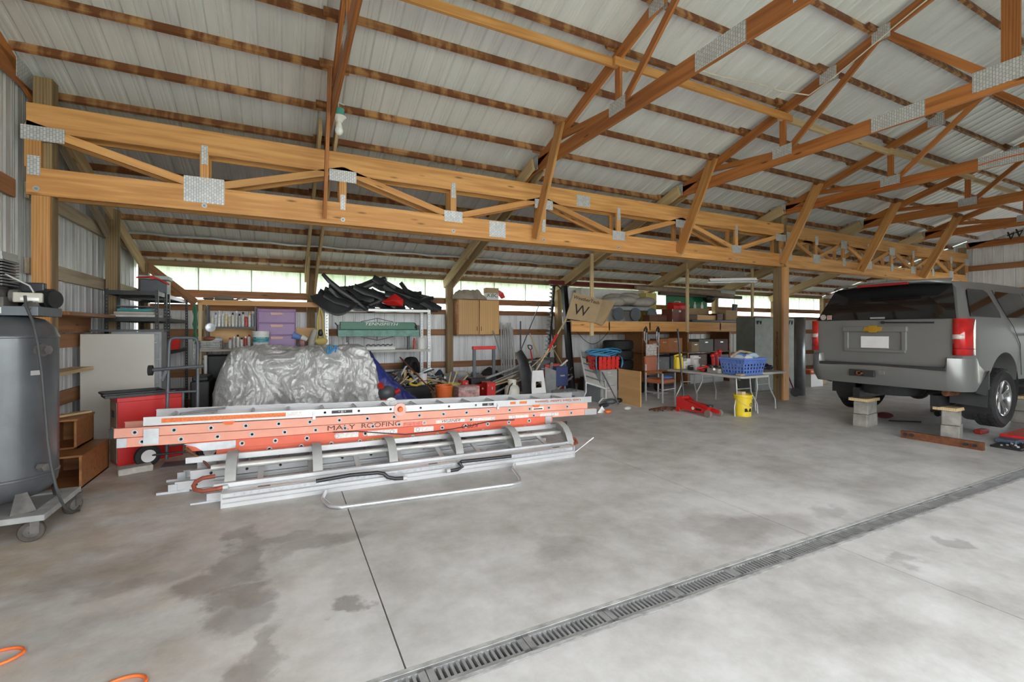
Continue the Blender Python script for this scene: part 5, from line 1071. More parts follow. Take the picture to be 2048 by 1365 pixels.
t = thing('cardboard_box', 'large tilted carton with black lettering hanging over the loft edge', 'box', (6.3, 9.15, ZL + .02))
bl_, tl_, tr_, br2 = P(1131, 637, Y=8.93), P(1147, 585, Y=8.93), P(1206, 600, Y=8.93), P(1190, 646, Y=8.93); ev = V((.34, .5, 0))
MB().add([bl_, br2, tr_, tl_] + [p + ev for p in (bl_, br2, tr_, tl_)], [(0, 1, 2, 3), (7, 6, 5, 4), (0, 4, 5, 1), (1, 5, 6, 2), (2, 6, 7, 3), (3, 7, 4, 0)]).build('carton', CARD, t)
MB().add([tr_, P(1230, 603, Y=9.1), P(1214, 640, Y=9.05), P(1204, 652, Y=8.9), br2], [(0, 1, 2, 3, 4)]).build('flap', CARD, t, solid=.008)
xd = (tr_ - tl_).normalized(); yd = (tl_ - bl_); yd = (yd - xd * yd.dot(xd) * .0).normalized(); zd = V((0, -1, 0))
def fx(a, b_): p = bl_ + (br2 - bl_) * a + (tl_ - bl_) * b_; return Matrix(((xd.x, yd.x, 0, p.x), (xd.y, yd.y, -1, p.y - .004), (xd.z, yd.z, 0, p.z), (0, 0, 0, 1)))
text('lettering', 'WeatherTech', fx(.5, .80), .115, BLACK, t, xs=1.15, ext=.002); text('lettering', 'W', fx(.42, .36), .36, BLACK, t, xs=1.1, ext=.002)
tag(MB().bb((6.85, 10.5, 1.78), (9.6, 10.54, 2.72)).bb((6.8, 10.48, 1.78), (6.85, 10.55, 2.75)).build('liner_sheet', WHITE), 'large white sheet standing at the back of the loft', 'sheet')
tag(plank('red_girder', (6.2, 10.3, 2.80), (9.7, 10.3, 2.80), .12, .11, mat('dark red steel', (.16, .02, .016), .5, .2), up=(0, 0, 1)), 'dark red steel beam above the white sheet on the loft', 'beam')
tag(plank('dark_girder', (9.7, 10.0, 2.62), (13.2, 10.0, 2.60), .1, .10, mat('dark brown steel', (.07, .045, .035), .5)), 'dark brown beam continuing beyond the red beam over the loft', 'beam')
tag(MB().bb((6.95, 9.95, 1.78), (7.2, 10.2, 2.65)).build('appliance_panel', mat('pale beige metal', (.60, .58, .53), .5), bev=.01), 'tall pale beige metal panel behind the tilted carton', 'panel')
# boat seat / cushions on a frame with wheels
t = thing('cushion_frame', 'row of grey cushions on a wheeled metal frame on the loft', 'cushions', (8.0, 9.5, ZL))
CU = mat('worn grey vinyl', (.42, .38, .33), .7, 0, .15, 8, bump=.2)
for k, (dx, dy, dz) in enumerate(((-.5, 0, .5), (0, .1, .56), (.5, .05, .5), (-.2, .3, .62), (.3, .35, .66), (.75, .2, .55))): MB().ball((8.05 + dx, 9.4 + dy, ZL + dz), (.36, .25, .13), 14, 8).build('cushion', CU, t, sm=60)
MB().bb((7.45, 9.2, ZL + .28), (8.75, 9.6, ZL + .38)).build('frame', GREY, t, bev=.02)
for x in (7.55, 8.1, 8.65): MB().cyl((x, 9.16, ZL + .18), (x, 9.22, ZL + .18), .17, n=20).build('wheel', DGREY, t, sm=40)
tag(MB().bb((8.45, 9.05, ZL), (8.75, 9.3, ZL + .17)).bb((8.76, 9.05, ZL), (9.05, 9.3, ZL + .16)).build('wood_block', WDARK), 'two dark wooden blocks at the front edge of the loft', 'block')
t = thing('wooden_case', 'dark reddish brown wooden case with metal corners on the loft', 'case', (9.5, 9.2, ZL)); MB().bb((9.25, 9.06, ZL), (9.78, 9.45, ZL + .34)).build('box', mat('mahogany stain', (.16, .05, .03), .45), t, bev=.006)
for x in (9.25, 9.76): MB().bb((x, 9.054, ZL + .28), (x + .02, 9.06, ZL + .34)).bb((x, 9.054, ZL), (x + .02, 9.06, ZL + .06)).build('corner', GALV, t)
MB().bb((9.49, 9.05, ZL + .26), (9.56, 9.06, ZL + .31)).build('clasp', GALV, t)
t = thing('metal_tool_box', 'small bright red metal tool box on top of the wooden case', 'tool box', (9.6, 9.22, ZL + .342)); MB().bb((9.35, 9.1, ZL + .342), (9.85, 9.36, ZL + .44)).build('body', RED, t, bev=.006); MB().prism([(-.13, 0), (.13, 0), (.07, .08), (-.07, .08)], .5, Matrix(((0, 0, 1, 9.35), (1, 0, 0, 9.23), (0, 1, 0, ZL + .44), (0, 0, 0, 1)))).build('lid', RED, t); MB().tube([(9.5, 9.23, ZL + .52), (9.52, 9.23, ZL + .56), (9.68, 9.23, ZL + .56), (9.7, 9.23, ZL + .52)], .01, 6).build('handle', GALV, t)
for k, (x0, x1, y, h, m, l) in enumerate(((8.95, 9.22, 9.7, .55, mat('mustard plastic', (.55, .42, .06), .5), 'mustard yellow box behind the wooden case'), (9.3, 9.7, 10.1, .85, mat('dull yellow board', (.58, .48, .14), .6), 'tall dull yellow carton at the back of the loft'), (9.05, 9.3, 10.2, .5, LGREY, 'pale carton between the two yellow ones'), (10.05, 11.45, 9.75, .42, CARD, 'long low cardboard carton on the loft'), (11.5, 12.0, 9.2, .36, CARD, 'plain cardboard carton near the loft end'), (10.3, 11.2, 9.3, .2, WPLY, 'flat yellowish wooden box on the loft'), (11.2, 11.6, 9.25, .26, WDARK, 'dark wooden box beside the plain carton'), (9.9, 10.4, 9.25, .22, WDARK, 'dark wooden tray beside the wooden case'))):
    t = thing('loft_box', l, 'box', ((x0 + x1) / 2, y + .15, ZL)); MB().bb((x0, y, ZL), (x1, y + .32, ZL + h)).build('box', m, t, bev=.006); MB().bb((x0 - .005, y - .005, ZL + h * .8), (x1 + .005, y + .325, ZL + h * .82)).build('lid_seam', mul and m, t)
t = thing('green_board', 'green board painted with pale pins and balls at the back of the loft', 'sign', (10.9, 10.2, ZL)); MB().bb((10.2, 10.2, ZL + .2), (11.9, 10.24, ZL + .85)).build('panel', mat('sign green', (.012, .19, .08), .5), t); MB().bb((10.25, 10.24, ZL), (11.85, 10.35, ZL + .3)).build('stand', WPALE, t)
for k in range(5):
    x = 10.42 + .31 * k; m = YW if k in (0, 2) else WHITE
    (MB().cyl((x, 10.2, ZL + .52), (x, 10.19, ZL + .52), .09, n=16) if k in (0, 2) else MB().prism([(-.04, -.1), (.05, -.1), (.06, 0), (.025, .08), (.03, .13), (-.02, .13), (-.02, .08), (-.055, 0)], .01, face_y((x, 10.2, ZL + .52)))).build('painted_shape', m, t)
t = thing('rolled_rug', 'long rolled brown rug lying across the top of the loft goods', 'rug', (10.6, 9.9, ZL + .8)); MB().tube([(8.9, 10.1, ZL + .98), (10.0, 9.95, ZL + .95), (11.0, 9.8, ZL + .92), (12.3, 9.6, ZL + .86)], [.06, .08, .085, .1], 12).build('roll', mat('brown rug', (.34, .26, .19), .9, 0, .2), t, sm=50); MB().cyl((11.8, 9.69, ZL + .93), (12.3, 9.6, ZL + .9), .11, n=14).build('wrap', LGREY, t, sm=50)
tag(MB().tube([(10.0, 9.1, ZL + .03), (11.8, 9.1, ZL + .03), (12.15, 9.1, ZL + .06), (12.3, 9.1, ZL + .14)], .03, 6).build('old_ski', DGREY, sm=50), 'long dark ski with a turned up tip at the loft edge', 'ski')
tag(MB().tube([(12.05, 9.42, ZL), (12.1, 9.4, ZL + .35), (12.12, 9.38, ZL + .55)], [.09, .07, .08], 8).build('golf_umbrella', DGREY, sm=50), 'dark upright roll at the end of the loft', 'roll')
tag(MB().ball((11.75, 10.0, ZL + .75), (.2, .16, .14)).build('black_bag', BLACK, sm=60), 'black rounded bag beside the green board', 'bag')
# things on and under the loft
G = 'black tires stacked under the loft'
for k in range(5): tire('black tire lying in the stack under the loft, ' + ['lowest', 'second', 'third', 'fourth', 'topmost'][k] + ' of five', (8.0, 9.75, .12 + .26 * k), .40, .25, Matrix.Identity(4))
t = thing('storage_shelving', 'dark shelving crowded with cases under the loft', 'shelving', (10.3, 10.0, 0))
for z in (.42, .9): MB().bb((8.7, 9.6, z), (12.2, 10.3, z + .03)).build('shelf', WDARK, t)
for x in (8.7, 10.4, 12.15): MB().bb((x, 9.6, 0), (x + .05, 10.3, 1.5)).build('divider', WBOX, t)
cs = [((8.85, 9.25), .932, .34, mat('warm brown box', (.40, .15, .06), .6), 'warm brown wooden box'), ((9.3, 9.62), .932, .38, mat('orange box', (.48, .17, .05), .6), 'orange brown box'), ((9.66, 10.2), .932, .40, mat('orange case', (.50, .20, .08), .6), 'wide orange case'), ((10.45, 10.75), .932, .28, CARD, 'pair of small cartons'), ((10.8, 11.4), .932, .36, mat('olive case', (.16, .17, .14), .6), 'olive grey case'), ((11.5, 12.1), .932, .36, mat('maroon case', (.11, .045, .04), .6), 'maroon case'), ((8.85, 9.6), .452, .36, GREY, 'grey metal box'), ((9.7, 10.3), .452, .38, DGREY, 'dark grey case'), ((10.5, 11.2), .452, .4, WDARK, 'dark brown radio cabinet'), ((11.3, 12.0), .452, .38, BLACK, 'black case'), ((8.9, 9.9), 0, .36, DGREY, 'dark grey bin'), ((10.5, 11.9), 0, .36, LGREY, 'pale grey bin')]
for k, ((x0, x1), z, h, m, l) in enumerate(cs):
    t = thing('stored_case', l + ' on the dark shelving under the loft' if z else l + ' on the floor under the loft', 'case', ((x0 + x1) / 2, 9.7, z)); MB().bb((x0, 9.5 + .05 * (k % 3), z), (x1, 9.95, z + h)).build('body', m, t, bev=.012); MB().bb(((x0 + x1) / 2 - .06, 9.485 + .05 * (k % 3), z + h * .7), ((x0 + x1) / 2 + .06, 9.5 + .05 * (k % 3), z + h * .78)).build('latch', GALV, t)
tag(MB().tube([(6.9 + .12 * q, 10.1, 1.53 - .35 * math.sin(q * .35)) for q in range(10)], .008, 6).build('wire_loop', BLACK), 'thin black cable looping under the loft', 'cable')
t = thing('fluorescent_fixture', 'white shop light hanging on thin wires above the loft', 'light fixture', (9.2, 7.55, 2.55))
a, b_ = P(1418, 563, Y=7.6), P(1512, 572, Y=7.0); b_.z = a.z
plank('reflector', a, b_, .30, .02, WHITE, t); plank('housing', a + V((0, 0, .035)), b_ + V((0, 0, .035)), .11, .05, WHITE, t)
for e in (-.06, .06): MB().cyl(a + V((e, 0, -.03)), b_ + V((e, 0, -.03)), .018).build('tube', mat('lamp glass', (.85, .86, .86), .2), t, sm=50)
for q, (u, v) in ((a + (b_ - a) * .28, (1447, 508)), (a + (b_ - a) * .8, (1487, 508))): MB().tube([q + V((0, 0, .05)), q + V((-.08, 0, .2)), V((q.x, q.y, zr(q.y) - .0))], .006, 5).build('hanger_wire', LGREY, t)
t = thing('light_bulb', 'bare bulb in a green and white socket hanging from the truss above the girder', 'light bulb', (.78, 6.0, 3.9))
p = P(678, 240, X=.72); p = P(678, 262, Y=5.9); x, y, z = p
MB().ball((x, y, z), (.05, .05, .055)).lathe([(.045, .03), (.03, .08), (.025, .11)], (x, y, z), 14).build('bulb', mat('frosted glass', (.86, .87, .86), .25, 0, .03), t, sm=60); MB().lathe([(.035, .10), (.05, .13), (.085, .16), (.085, .17), (.04, .19)], (x, y, z), 18).build('socket', WHITE, t, sm=40); MB().lathe([(.062, .17), (.062, .26), (.05, .27)], (x, y, z), 16).build('base', mat('sea green plastic', (.10, .40, .34), .5), t, sm=40)
MB().tube([(x, y, z + .27), (x - .01, y, z + .33), (x - .06, y, z + .36), (.66, y, 4.28)], .006, 6).build('wire', WHITE, t)
# ================================================================== right middle: tables, chairs, jack
TT = mat('grey blow moulded plastic', (.46, .45, .42), .55, 0, .06)
LEGM = mat('grey table leg', (.42, .42, .41), .4, .4)
def table(l, x0, x1, y0, y1, z):
    t = thing('folding_table', l, 'table', ((x0 + x1) / 2, (y0 + y1) / 2, 0)); r = .09; poly = []
    for cx, cy, a0 in ((x1 - r, y0 + r, -90), (x1 - r, y1 - r, 0), (x0 + r, y1 - r, 90), (x0 + r, y0 + r, 180)):
        poly += [(cx + r * math.cos(math.radians(a0 + q)), cy + r * math.sin(math.radians(a0 + q))) for q in (0, 30, 60, 90)]
    MB().prism(poly, .04, Matrix.Translation((0, 0, z - .04))).build('table_top', TT, t, bev=.008)
    for yy, s_ in ((y0 + .28, -1), (y1 - .28, 1)):
        for x in (x0 + .07, x1 - .07):
            e = .0 if x < (x0 + x1) / 2 else 0
            MB().tube([(x + (.12 if x < (x0 + x1) / 2 else -.12), yy, z - .05), (x + (.12 if x < (x0 + x1) / 2 else -.12), yy + s_ * .02, z - .32), (x + (.06 if x < (x0 + x1) / 2 else -.06), yy + s_ * .04, z - .45), (x, yy + s_ * .06, z - .56), (x, yy + s_ * .07, 0)], .0145, 10).build('leg', LEGM, t, sm=60)
        MB().cyl((x0 + .19, yy + s_ * .02, z - .26), (x1 - .19, yy + s_ * .02, z - .26), .011).build('leg_brace', LEGM, t, sm=50)
        MB().cyl((x0 + .3, yy, z - .1), (x0 + .3, yy - s_ * .45, z - .06), .009).build('fold_strut', LEGM, t)
    return t
table('grey folding table with a blue basket at its end, near the floor jack', 7.2, 7.96, 5.42, 7.25, .735)
table('second grey folding table with dark cables, beside the thick post', 8.04, 8.78, 5.62, 7.45, .755)
# basket
t = thing('laundry_basket', 'blue plastic slotted basket heaped with bags on the folding table', 'basket', (7.60, 5.72, .737))
BK = mat('periwinkle blue plastic', (.14, .24, .62), .45, 0, .08)
def bwall(p0, p1, q0, q1, n, nm='wall'):
    b = MB(); p0, p1, q0, q1 = map(V, (p0, p1, q0, q1)); L0 = lambda s_, h: (p0 + (p1 - p0) * s_) * (1 - h) + (q0 + (q1 - q0) * s_) * h
    rows = [(0, .14), (.28, .36), (.50, .57), (.70, 1)]
    for (a, c) in rows: b.add([L0(0, a), L0(1, a), L0(1, c), L0(0, c)], [(0, 1, 2, 3)])
    for k in range(n + 1):
        s0, s1 = max(0, k / n - .035), min(1, k / n + .035); b.add([L0(s0, 0), L0(s1, 0), L0(s1, 1), L0(s0, 1)], [(0, 1, 2, 3)])
    b.build(nm, BK, t, solid=.005)
bx0, bx1, by0, by1, bz, bt = 7.36, 7.86, 5.52, 5.94, .739, 1.03
lo = [(bx0, by0), (bx1, by0), (bx1, by1), (bx0, by1)]; hi = [(bx0 - .06, by0 - .05), (bx1 + .06, by0 - .05), (bx1 + .06, by1 + .05), (bx0 - .06, by1 + .05)]
for k in range(4): a, b_ = lo[k], lo[(k + 1) % 4]; c, d = hi[k], hi[(k + 1) % 4]; bwall((*a, bz), (*b_, bz), (*c, bt), (*d, bt), 7)
MB().tube([(*p, bt) for p in hi], .018, 8, True).build('rim', BK, t); MB().bb((bx0, by0, bz), (bx1, by1, bz + .01)).build('bottom', BK, t)
for k, (dx, dy, dz, r_, m, nm) in enumerate(((-.12, 0, .24, (.16, .14, .12), LGREY, 'grey plastic bag'), (.12, .02, .27, (.18, .15, .10), WHITE, 'white plastic bag'), (.2, -.05, .33, (.12, .1, .07), mat('blue white bag', (.45, .58, .72), .5, 0, .5, 12), 'blue and white bag'), (0, .05, .34, (.12, .1, .06), mat('blue film', (.1, .2, .5), .4), 'blue film bag'))):
    b = MB().ball((7.61 + dx, 5.73 + dy, bz + dz), r_, 14, 9); b.v = [(x + .02 * NZ.noise(V((x * 14, y * 14, z * 14))), y, z + .03 * NZ.noise(V((x * 11, z * 11, y * 11)))) for x, y, z in b.v]; lab(b.build('plastic_bag', m, sm=40), nm + ' crumpled in the blue basket', 'bag')
lab(MB().tube([(7.3, 5.75, 1.06), (7.5, 5.7, 1.17), (7.75, 5.66, 1.13), (7.95, 5.65, 1.06)], .022, 8).build('curved_stick', WGREY, sm=50), 'greyed curved stick lying across the blue basket', 'stick')
lab(MB().bb((7.27, 5.50, .737), (7.38, 5.62, .765)).build('wood_scrap', WPALE, bev=.01), 'small rounded wood scrap on the table beside the basket', 'wood')
# table clutter
def onT(u, v, Y, z=.737): p = P(u, v, Y=Y); p.z = z; return p
t = thing('oil_jug', 'yellow motor oil jug standing at the far end of the folding table', 'jug', (7.34, 7.0, .737)); MB().bb((7.24, 6.95, .737), (7.42, 7.07, 1.0)).build('body', YELLOW, t, bev=.03); MB().cyl((7.37, 7.01, .98), (7.40, 7.01, 1.06), .03).build('neck', YELLOW, t, sm=50); MB().tube([(7.25, 7.01, .95), (7.22, 7.01, 1.02), (7.33, 7.01, 1.04)], .018, 8).build('handle', YELLOW, t)
for k, (x, y, d, m, l) in enumerate((((7.50), 7.0, (.09, .09, .17), WHITE, 'white tub beside the yellow oil jug'), (7.62, 7.05, (.1, .1, .22), WHITE, 'tall white container on the folding table'), (7.45, 6.8, (.1, .07, .1), BLACK, 'small black box on the folding table'), (7.55, 6.72, (.14, .02, .13), LGREY, 'leaning pale booklet on the folding table'), (7.78, 7.0, (.14, .12, .28), WHITE, 'white paper carton at the far corner of the folding table'), (7.5, 6.45, (.22, .12, .05), REDP, 'flat red case on the folding table'), (7.45, 6.12, (.34, .26, .09), mat('taupe tray', (.30, .28, .24), .6), 'taupe tool tray on the folding table'), (7.7, 6.5, (.22, .14, .12), BLACK, 'black strap bundle on the folding table'))):
    t = thing('table_item', l, 'box', (x, y, .737)); MB().bb((x - d[0] / 2, y - d[1] / 2, .737), (x + d[0] / 2, y + d[1] / 2, .737 + d[2])).build('body', m, t, bev=.012); MB().bb((x - d[0] / 2 - .002, y - d[1] / 2 - .002, .737 + d[2] * .7), (x + d[0] / 2 + .002, y - d[1] / 2, .737 + d[2] * .8)).build('edge_band', m if k % 2 else LGREY, t)
for k in range(14):
    x, y = 7.3 + rs.random() * .5, 6.0 + rs.random() * .6; q = V((rs.uniform(-.16, .16), rs.uniform(-.12, .12), rs.uniform(-.01, .08))); p = V((x, y, .79 + .03 * rs.random()))
    lab(MB().cyl(p - q, p + q, .012 + .012 * rs.random(), n=8).build('hand_tool', [RED, GALV, CREAM, BLKMET, WPALE][k % 5], sm=50), ['red gripped', 'shiny', 'cream handled', 'black', 'wooden handled'][k % 5] + ' hand tool piled in the taupe tray', 'tool', 'hand tools in the taupe tray')
for k in range(3): lab(MB().cyl((7.52 + .1 * k, 6.3, .86), (7.5 + .1 * k, 6.3, 1.05 + .04 * k), .03, n=10).ball((7.5 + .1 * k, 6.3, 1.05 + .04 * k), .045).build('red_clamp', RED, sm=50), ['short', 'middle', 'tall'][k] + ' red clamp standing on the folding table', 'clamp')
cbl = MB()
for k in range(9): cbl.tube([(8.4 + .26 * math.cos(q + k) * (1 - .05 * k), 6.0 + .2 * math.sin(q * 1.3 + k * 2), .775 + .012 * k + .02 * math.sin(q * 2 + k)) for q in [i * .5 for i in range(14)]], .014, 6)
lab(cbl.build('cable_pile', mat('navy cable', (.012, .016, .04), .5), sm=60), 'heap of dark navy cables on the second folding table', 'cables')
# bucket
t = pail('yellow lidless bucket standing on the floor between the folding table legs', (7.47, 5.62, 0), .155, .39, mat('bucket yellow', (.84, .62, .03), .42, 0, .06), openm=CARD)
MB().tube([tuple(Matrix.Translation((7.49, 5.472, .215)) @ rotz(.1) @ V((.03 * math.cos(q), 0, .03 * math.sin(q)))) for q in [i * .524 for i in range(12)]], .005, 5, True).build('ring_mark', BLACK, t); MB().box((0, 0, 0), (.13, .003, .06), Matrix.Translation((7.43, 5.487, .12)) @ rotz(-.25)).build('black_label', BLACK, t); MB().box((0, .02, 0), (.1, .1, .12), Matrix.Translation((7.43, 5.6, .38))).build('wood_offcut', WPALE, t)
# floor jack
t = thing('floor_jack', 'red trolley floor jack with a tall black handle on the concrete', 'jack', (6.88, 6.05, 0))
for s_ in (-.11, .11): MB().add([(6.88 + s_ + e, y, z) for e in (-.006, .006) for y, z in ((5.72, .05), (5.72, .11), (5.95, .15), (6.3, .22), (6.44, .30), (6.52, .26), (6.52, .06), (6.3, .05))], [tuple(range(8)), tuple(range(15, 7, -1))] + [(i, (i + 1) % 8, 8 + (i + 1) % 8, 8 + i) for i in range(8)]).build('side_plate', RED, t)
MB().bb((6.79, 5.9, .07), (6.97, 6.4, .13)).build('hydraulic_body', RED, t, bev=.01); MB().beam((6.88, 6.35, .20), (6.88, 5.84, .16), .12, .05).build('lift_arm', RED, t); MB().cyl((6.88, 5.84, .17), (6.88, 5.84, .20), .06, n=16).build('saddle', BLKMET, t)
for x in (6.74, 7.02): MB().cyl((x - .025, 5.76, .065), (x + .025, 5.76, .065), .065, n=22).build('front_wheel', mat('jack wheel', (.25, .2, .17), .5), t, sm=40); MB().cyl((x - .015, 6.46, .045), (x + .015, 6.46, .045), .045, n=18).build('rear_caster', RED, t, sm=40)
MB().cyl((6.88, 6.44, .2), (6.88, 6.60, 1.58), .017, n=12).build('handle', BLKMET, t, sm=50); MB().cyl((6.79, 6.43, .26), (6.97, 6.43, .26), .03).build('handle_socket', RED, t); MB().bb((6.760, 5.93, .085), (6.765, 6.06, .125)).build('maker_plate', BLACK, t); MB().cyl((6.760, 6.12, .11), (6.765, 6.12, .11), .03, n=16).build('oval_sticker', CREAM, t)
chn = MB(); cp = P(1330, 818, Z=.02)
for k in range(150):
    a, rr = rs.random() * 6.28, math.sqrt(rs.random()); x, y = cp.x + .38 * rr * math.cos(a) , cp.y + .16 * rr * math.sin(a); z = .012 + .05 * (1 - rr); h = rs.random() * 3.14
    chn.tube([(x + .022 * math.cos(q) * math.cos(h) - .012 * math.sin(q) * math.sin(h), y + .022 * math.cos(q) * math.sin(h) + .012 * math.sin(q) * math.cos(h), z + .006 * math.sin(q * 2)) for q in [i * 1.047 for i in range(6)]], .005, 4, True)
o = chn.build('chain_pile', RUST); lab(o, 'small heap of rusty chain on the floor beside the red jack', 'chain')
# orange chairs
def chair(l, x, y, rz, m):
    t = thing('office_chair', l, 'chair', (x, y, 0), rz)
    MB().bb((-.24, -.24, .40), (.24, .22, .49)).build('seat', m, t, world=False, bev=.03); MB().bb((-.23, .2, .55), (.23, .27, .98)).build('backrest', m, t, world=False, bev=.04)
    for sx in (-1, 1):
        for yy in (-.21, .2): MB().bb((sx * .25 - .014, yy - .014, 0), (sx * .25 + .014, yy + .014, .62 if yy < 0 else .8)).build('leg', ALU, t, world=False)
        MB().bb((sx * .26 - .025, -.2, .62), (sx * .26 + .025, .2, .66)).build('armrest', WBOX, t, world=False, bev=.01)
        MB().bb((sx * .25 - .01, -.2, .2), (sx * .25 + .01, .2, .22)).build('side_stretcher', ALU, t, world=False)
    MB().bb((-.25, -.215, .26), (.25, -.2, .28)).build('stretcher', ALU, t, world=False); return t
OV = mat('burnt orange vinyl', (.42, .12, .045), .5, 0, .1)
chair('burnt orange vinyl chair with metal legs behind the folding table', 7.42, 7.62, .25, OV)
lab(MB().ball((7.5, 7.5, .52), (.14, .1, .035)).build('blue_rag', BLUE, sm=60), 'blue rag on the seat of the burnt orange chair', 'rag')
# hand cart with loop handles
t = thing('hand_truck', 'steel two-handled hand truck with black looped grips under the loft edge', 'hand truck', (8.15, 8.7, 0))
for x in (7.95, 8.35):
    zz = 1.58
    MB().tube([(x + .1, 8.75, .1), (x + .1, 8.72, zz - .1), (x + .09, 8.7, zz), (x + .04, 8.68, zz + .05), (x - .02, 8.66, zz), (x - .03, 8.66, zz - .25), (x + .1, 8.7, zz - .4)], .016, 8).build('frame_tube', GALV, t, sm=60); MB().tube([(x + .1, 8.72, zz - .08), (x + .09, 8.7, zz), (x + .04, 8.68, zz + .05), (x - .02, 8.66, zz), (x - .03, 8.66, zz - .06)], .021, 8).build('grip', BLACK, t, sm=60)
for z in (.35, .7, 1.15): MB().beam((8.05, 8.73, z), (8.45, 8.73, z), .02, .04).build('crossbar', GALV, t)
MB().bb((8.0, 8.68, .86), (8.34, 8.7, 1.2)).build('poster_card', mat('printed card', (.66, .62, .58), .6, 0, .6, 30), t); MB().bb((8.0, 8.45, 0), (8.5, 8.75, .02)).build('toe_plate', GALV, t)
for x in (7.98, 8.52): MB().cyl((x - .03, 8.82, .13), (x + .03, 8.82, .13), .13, n=20).build('tire', RUBBER, t, sm=40)
# file cabinet with plywood, crate, chairs
t = thing('filing_cabinet', 'grey two drawer filing cabinet under a red milk crate', 'cabinet', (6.28, 8.2, 0)); MB().bb((6.05, 7.94, 0), (6.5, 8.55, .70)).build('body', GREY, t, bev=.004)
for z in (.04, .37): d = MB().bb((6.07, 7.925, z), (6.48, 7.94, z + .31)).build('drawer', mat('grey drawer', (.34, .34, .32), .5), t, bev=.004); MB().bb((6.2, 7.905, z + .2), (6.34, 7.925, z + .22)).build('handle', ALU, d); MB().bb((6.2, 7.918, z + .25), (6.3, 7.926, z + .29)).build('label_holder', ALU, d)
tag(plank('plywood_board', (6.44, 7.14, .36), (6.50, 7.90, .36), .016, .72, WPLY), 'yellow plywood board standing on edge beside the filing cabinet', 'board')
t = thing('milk_crate', 'red plastic milk crate of blue hoses on the filing cabinet', 'crate', (6.28, 8.15, .702))
x0, x1, y0, y1, z0, z1 = 6.0, 6.58, 7.96, 8.36, .702, .98
for a, b_ in (((x0, y0), (x1, y0)), ((x1, y0), (x1, y1)), ((x1, y1), (x0, y1)), ((x0, y1), (x0, y0))):
    w_ = MB()
    for z, h in ((z0 + .02, .04), (z0 + .10, .02), (z0 + .155, .02), (z1 - .035, .07)): w_.beam((*a, z), (*b_, z), .012, h)
    for k in range(6): q = V((*a, 0)).lerp(V((*b_, 0)), k / 5); w_.bb((q.x - .012, q.y - .006, z0), (q.x + .012, q.y + .006, z1))
    w_.build('side', REDP, t)
MB().bb((x0, y0, z0), (x1, y1, z0 + .012)).build('bottom', REDP, t); MB().bb((x0 + .02, y0 + .012, z0 + .02), (x1 - .02, y0 + .02, z1 - .04)).build('liner', REDP, t)
hs = MB()
for k in range(7): hs.tube([(6.28 + (.30 + .03 * k) * math.cos(q), 8.13 + .14 * math.sin(q), 1.0 + .018 * k + .04 * math.sin(q * 2 + k)) for q in [i * .42 for i in range(16)]], .012, 6)
hs.tube([(6.58, 8.0, 1.0), (6.63, 7.95, .95), (6.64, 7.93, .82), (6.60, 7.93, .74), (6.62, 7.9, .9)], .012, 6).tube([(5.98, 8.0, 1.0), (5.94, 7.95, .9), (5.95, 7.95, .75), (5.97, 7.95, .68)], .012, 6)
lab(hs.build('hose_coil', mat('sky blue hose', (.05, .25, .45), .5), sm=60), 'coil of sky blue air hose overflowing the red crate', 'hose')
t = thing('lounge_chair', 'white slatted lounge chair back leaning beside the filing cabinet', 'chair', (5.75, 8.3, 0))
a0, a1, b0, b1 = P(1160, 702, Y=8.6), P(1205, 712, Y=8.2), P(1172, 765, Y=7.95), P(1212, 778, Y=7.84)
for p, q in ((a0, b0), (a1, b1), (a0, a1), (b0, b1)): MB().cyl(p, q, .022, n=10).build('frame_tube', LGREY, t, sm=50)
for k in range(1, 5): MB().cyl(a0.lerp(b0, k / 5), a1.lerp(b1, k / 5), .012, n=8).build('slat', DGREY, t, sm=50)
MB().add([a0.lerp(a1, .05) + V((0, .03, 0)), a0.lerp(a1, .95) + V((0, .03, 0)), b0.lerp(b1, .95) + V((0, .03, 0)), b0.lerp(b1, .05) + V((0, .03, 0))], [(0, 1, 2, 3)]).build('sling', mat('greige sling', (.42, .40, .36), .8), t, solid=.012)
for p in (b0, b1): MB().tube([p, p + V((-.03, -.04, -.2)), V((p.x - .1, p.y - .02, .12)), V((p.x - .2, p.y, .02))], .018, 8).build('leg', LGREY, t, sm=50)
pc = P(1198, 730, Y=8.62); lab(MB().ball(tuple(pc), (.13, .1, .26), 14, 10).build('pillow', mat('tan pillow', (.52, .44, .36), .9), sm=60), 'long tan pillow behind the lounge chair back', 'pillow')
t = thing('patio_chair', 'grey tubular patio chair with curved arms behind the tool case', 'chair', (5.6, 9.2, 0))
for dx in (0, .48): MB().tube([(5.33 + dx, 8.95, 0), (5.33 + dx, 8.97, .45), (5.33 + dx, 9.01, .58), (5.34 + dx, 9.15, .62), (5.34 + dx, 9.4, .6), (5.34 + dx, 9.5, .3), (5.34 + dx, 9.55, 0)], .018, 8).build('side_frame', LGREY, t, sm=60)
MB().tube([(5.33, 8.97, .6), (5.48, 8.95, .63), (5.66, 8.95, .63), (5.81, 8.97, .6)], .018, 8).build('front_bar', LGREY, t, sm=60); MB().bb((5.33, 9.0, .38), (5.82, 9.45, .42)).build('seat', mat('dark mesh', (.06, .06, .06), .8), t); MB().bb((5.33, 9.45, .42), (5.82, 9.49, .9)).build('backrest', mat('dark mesh', (.06, .06, .06), .8), t)
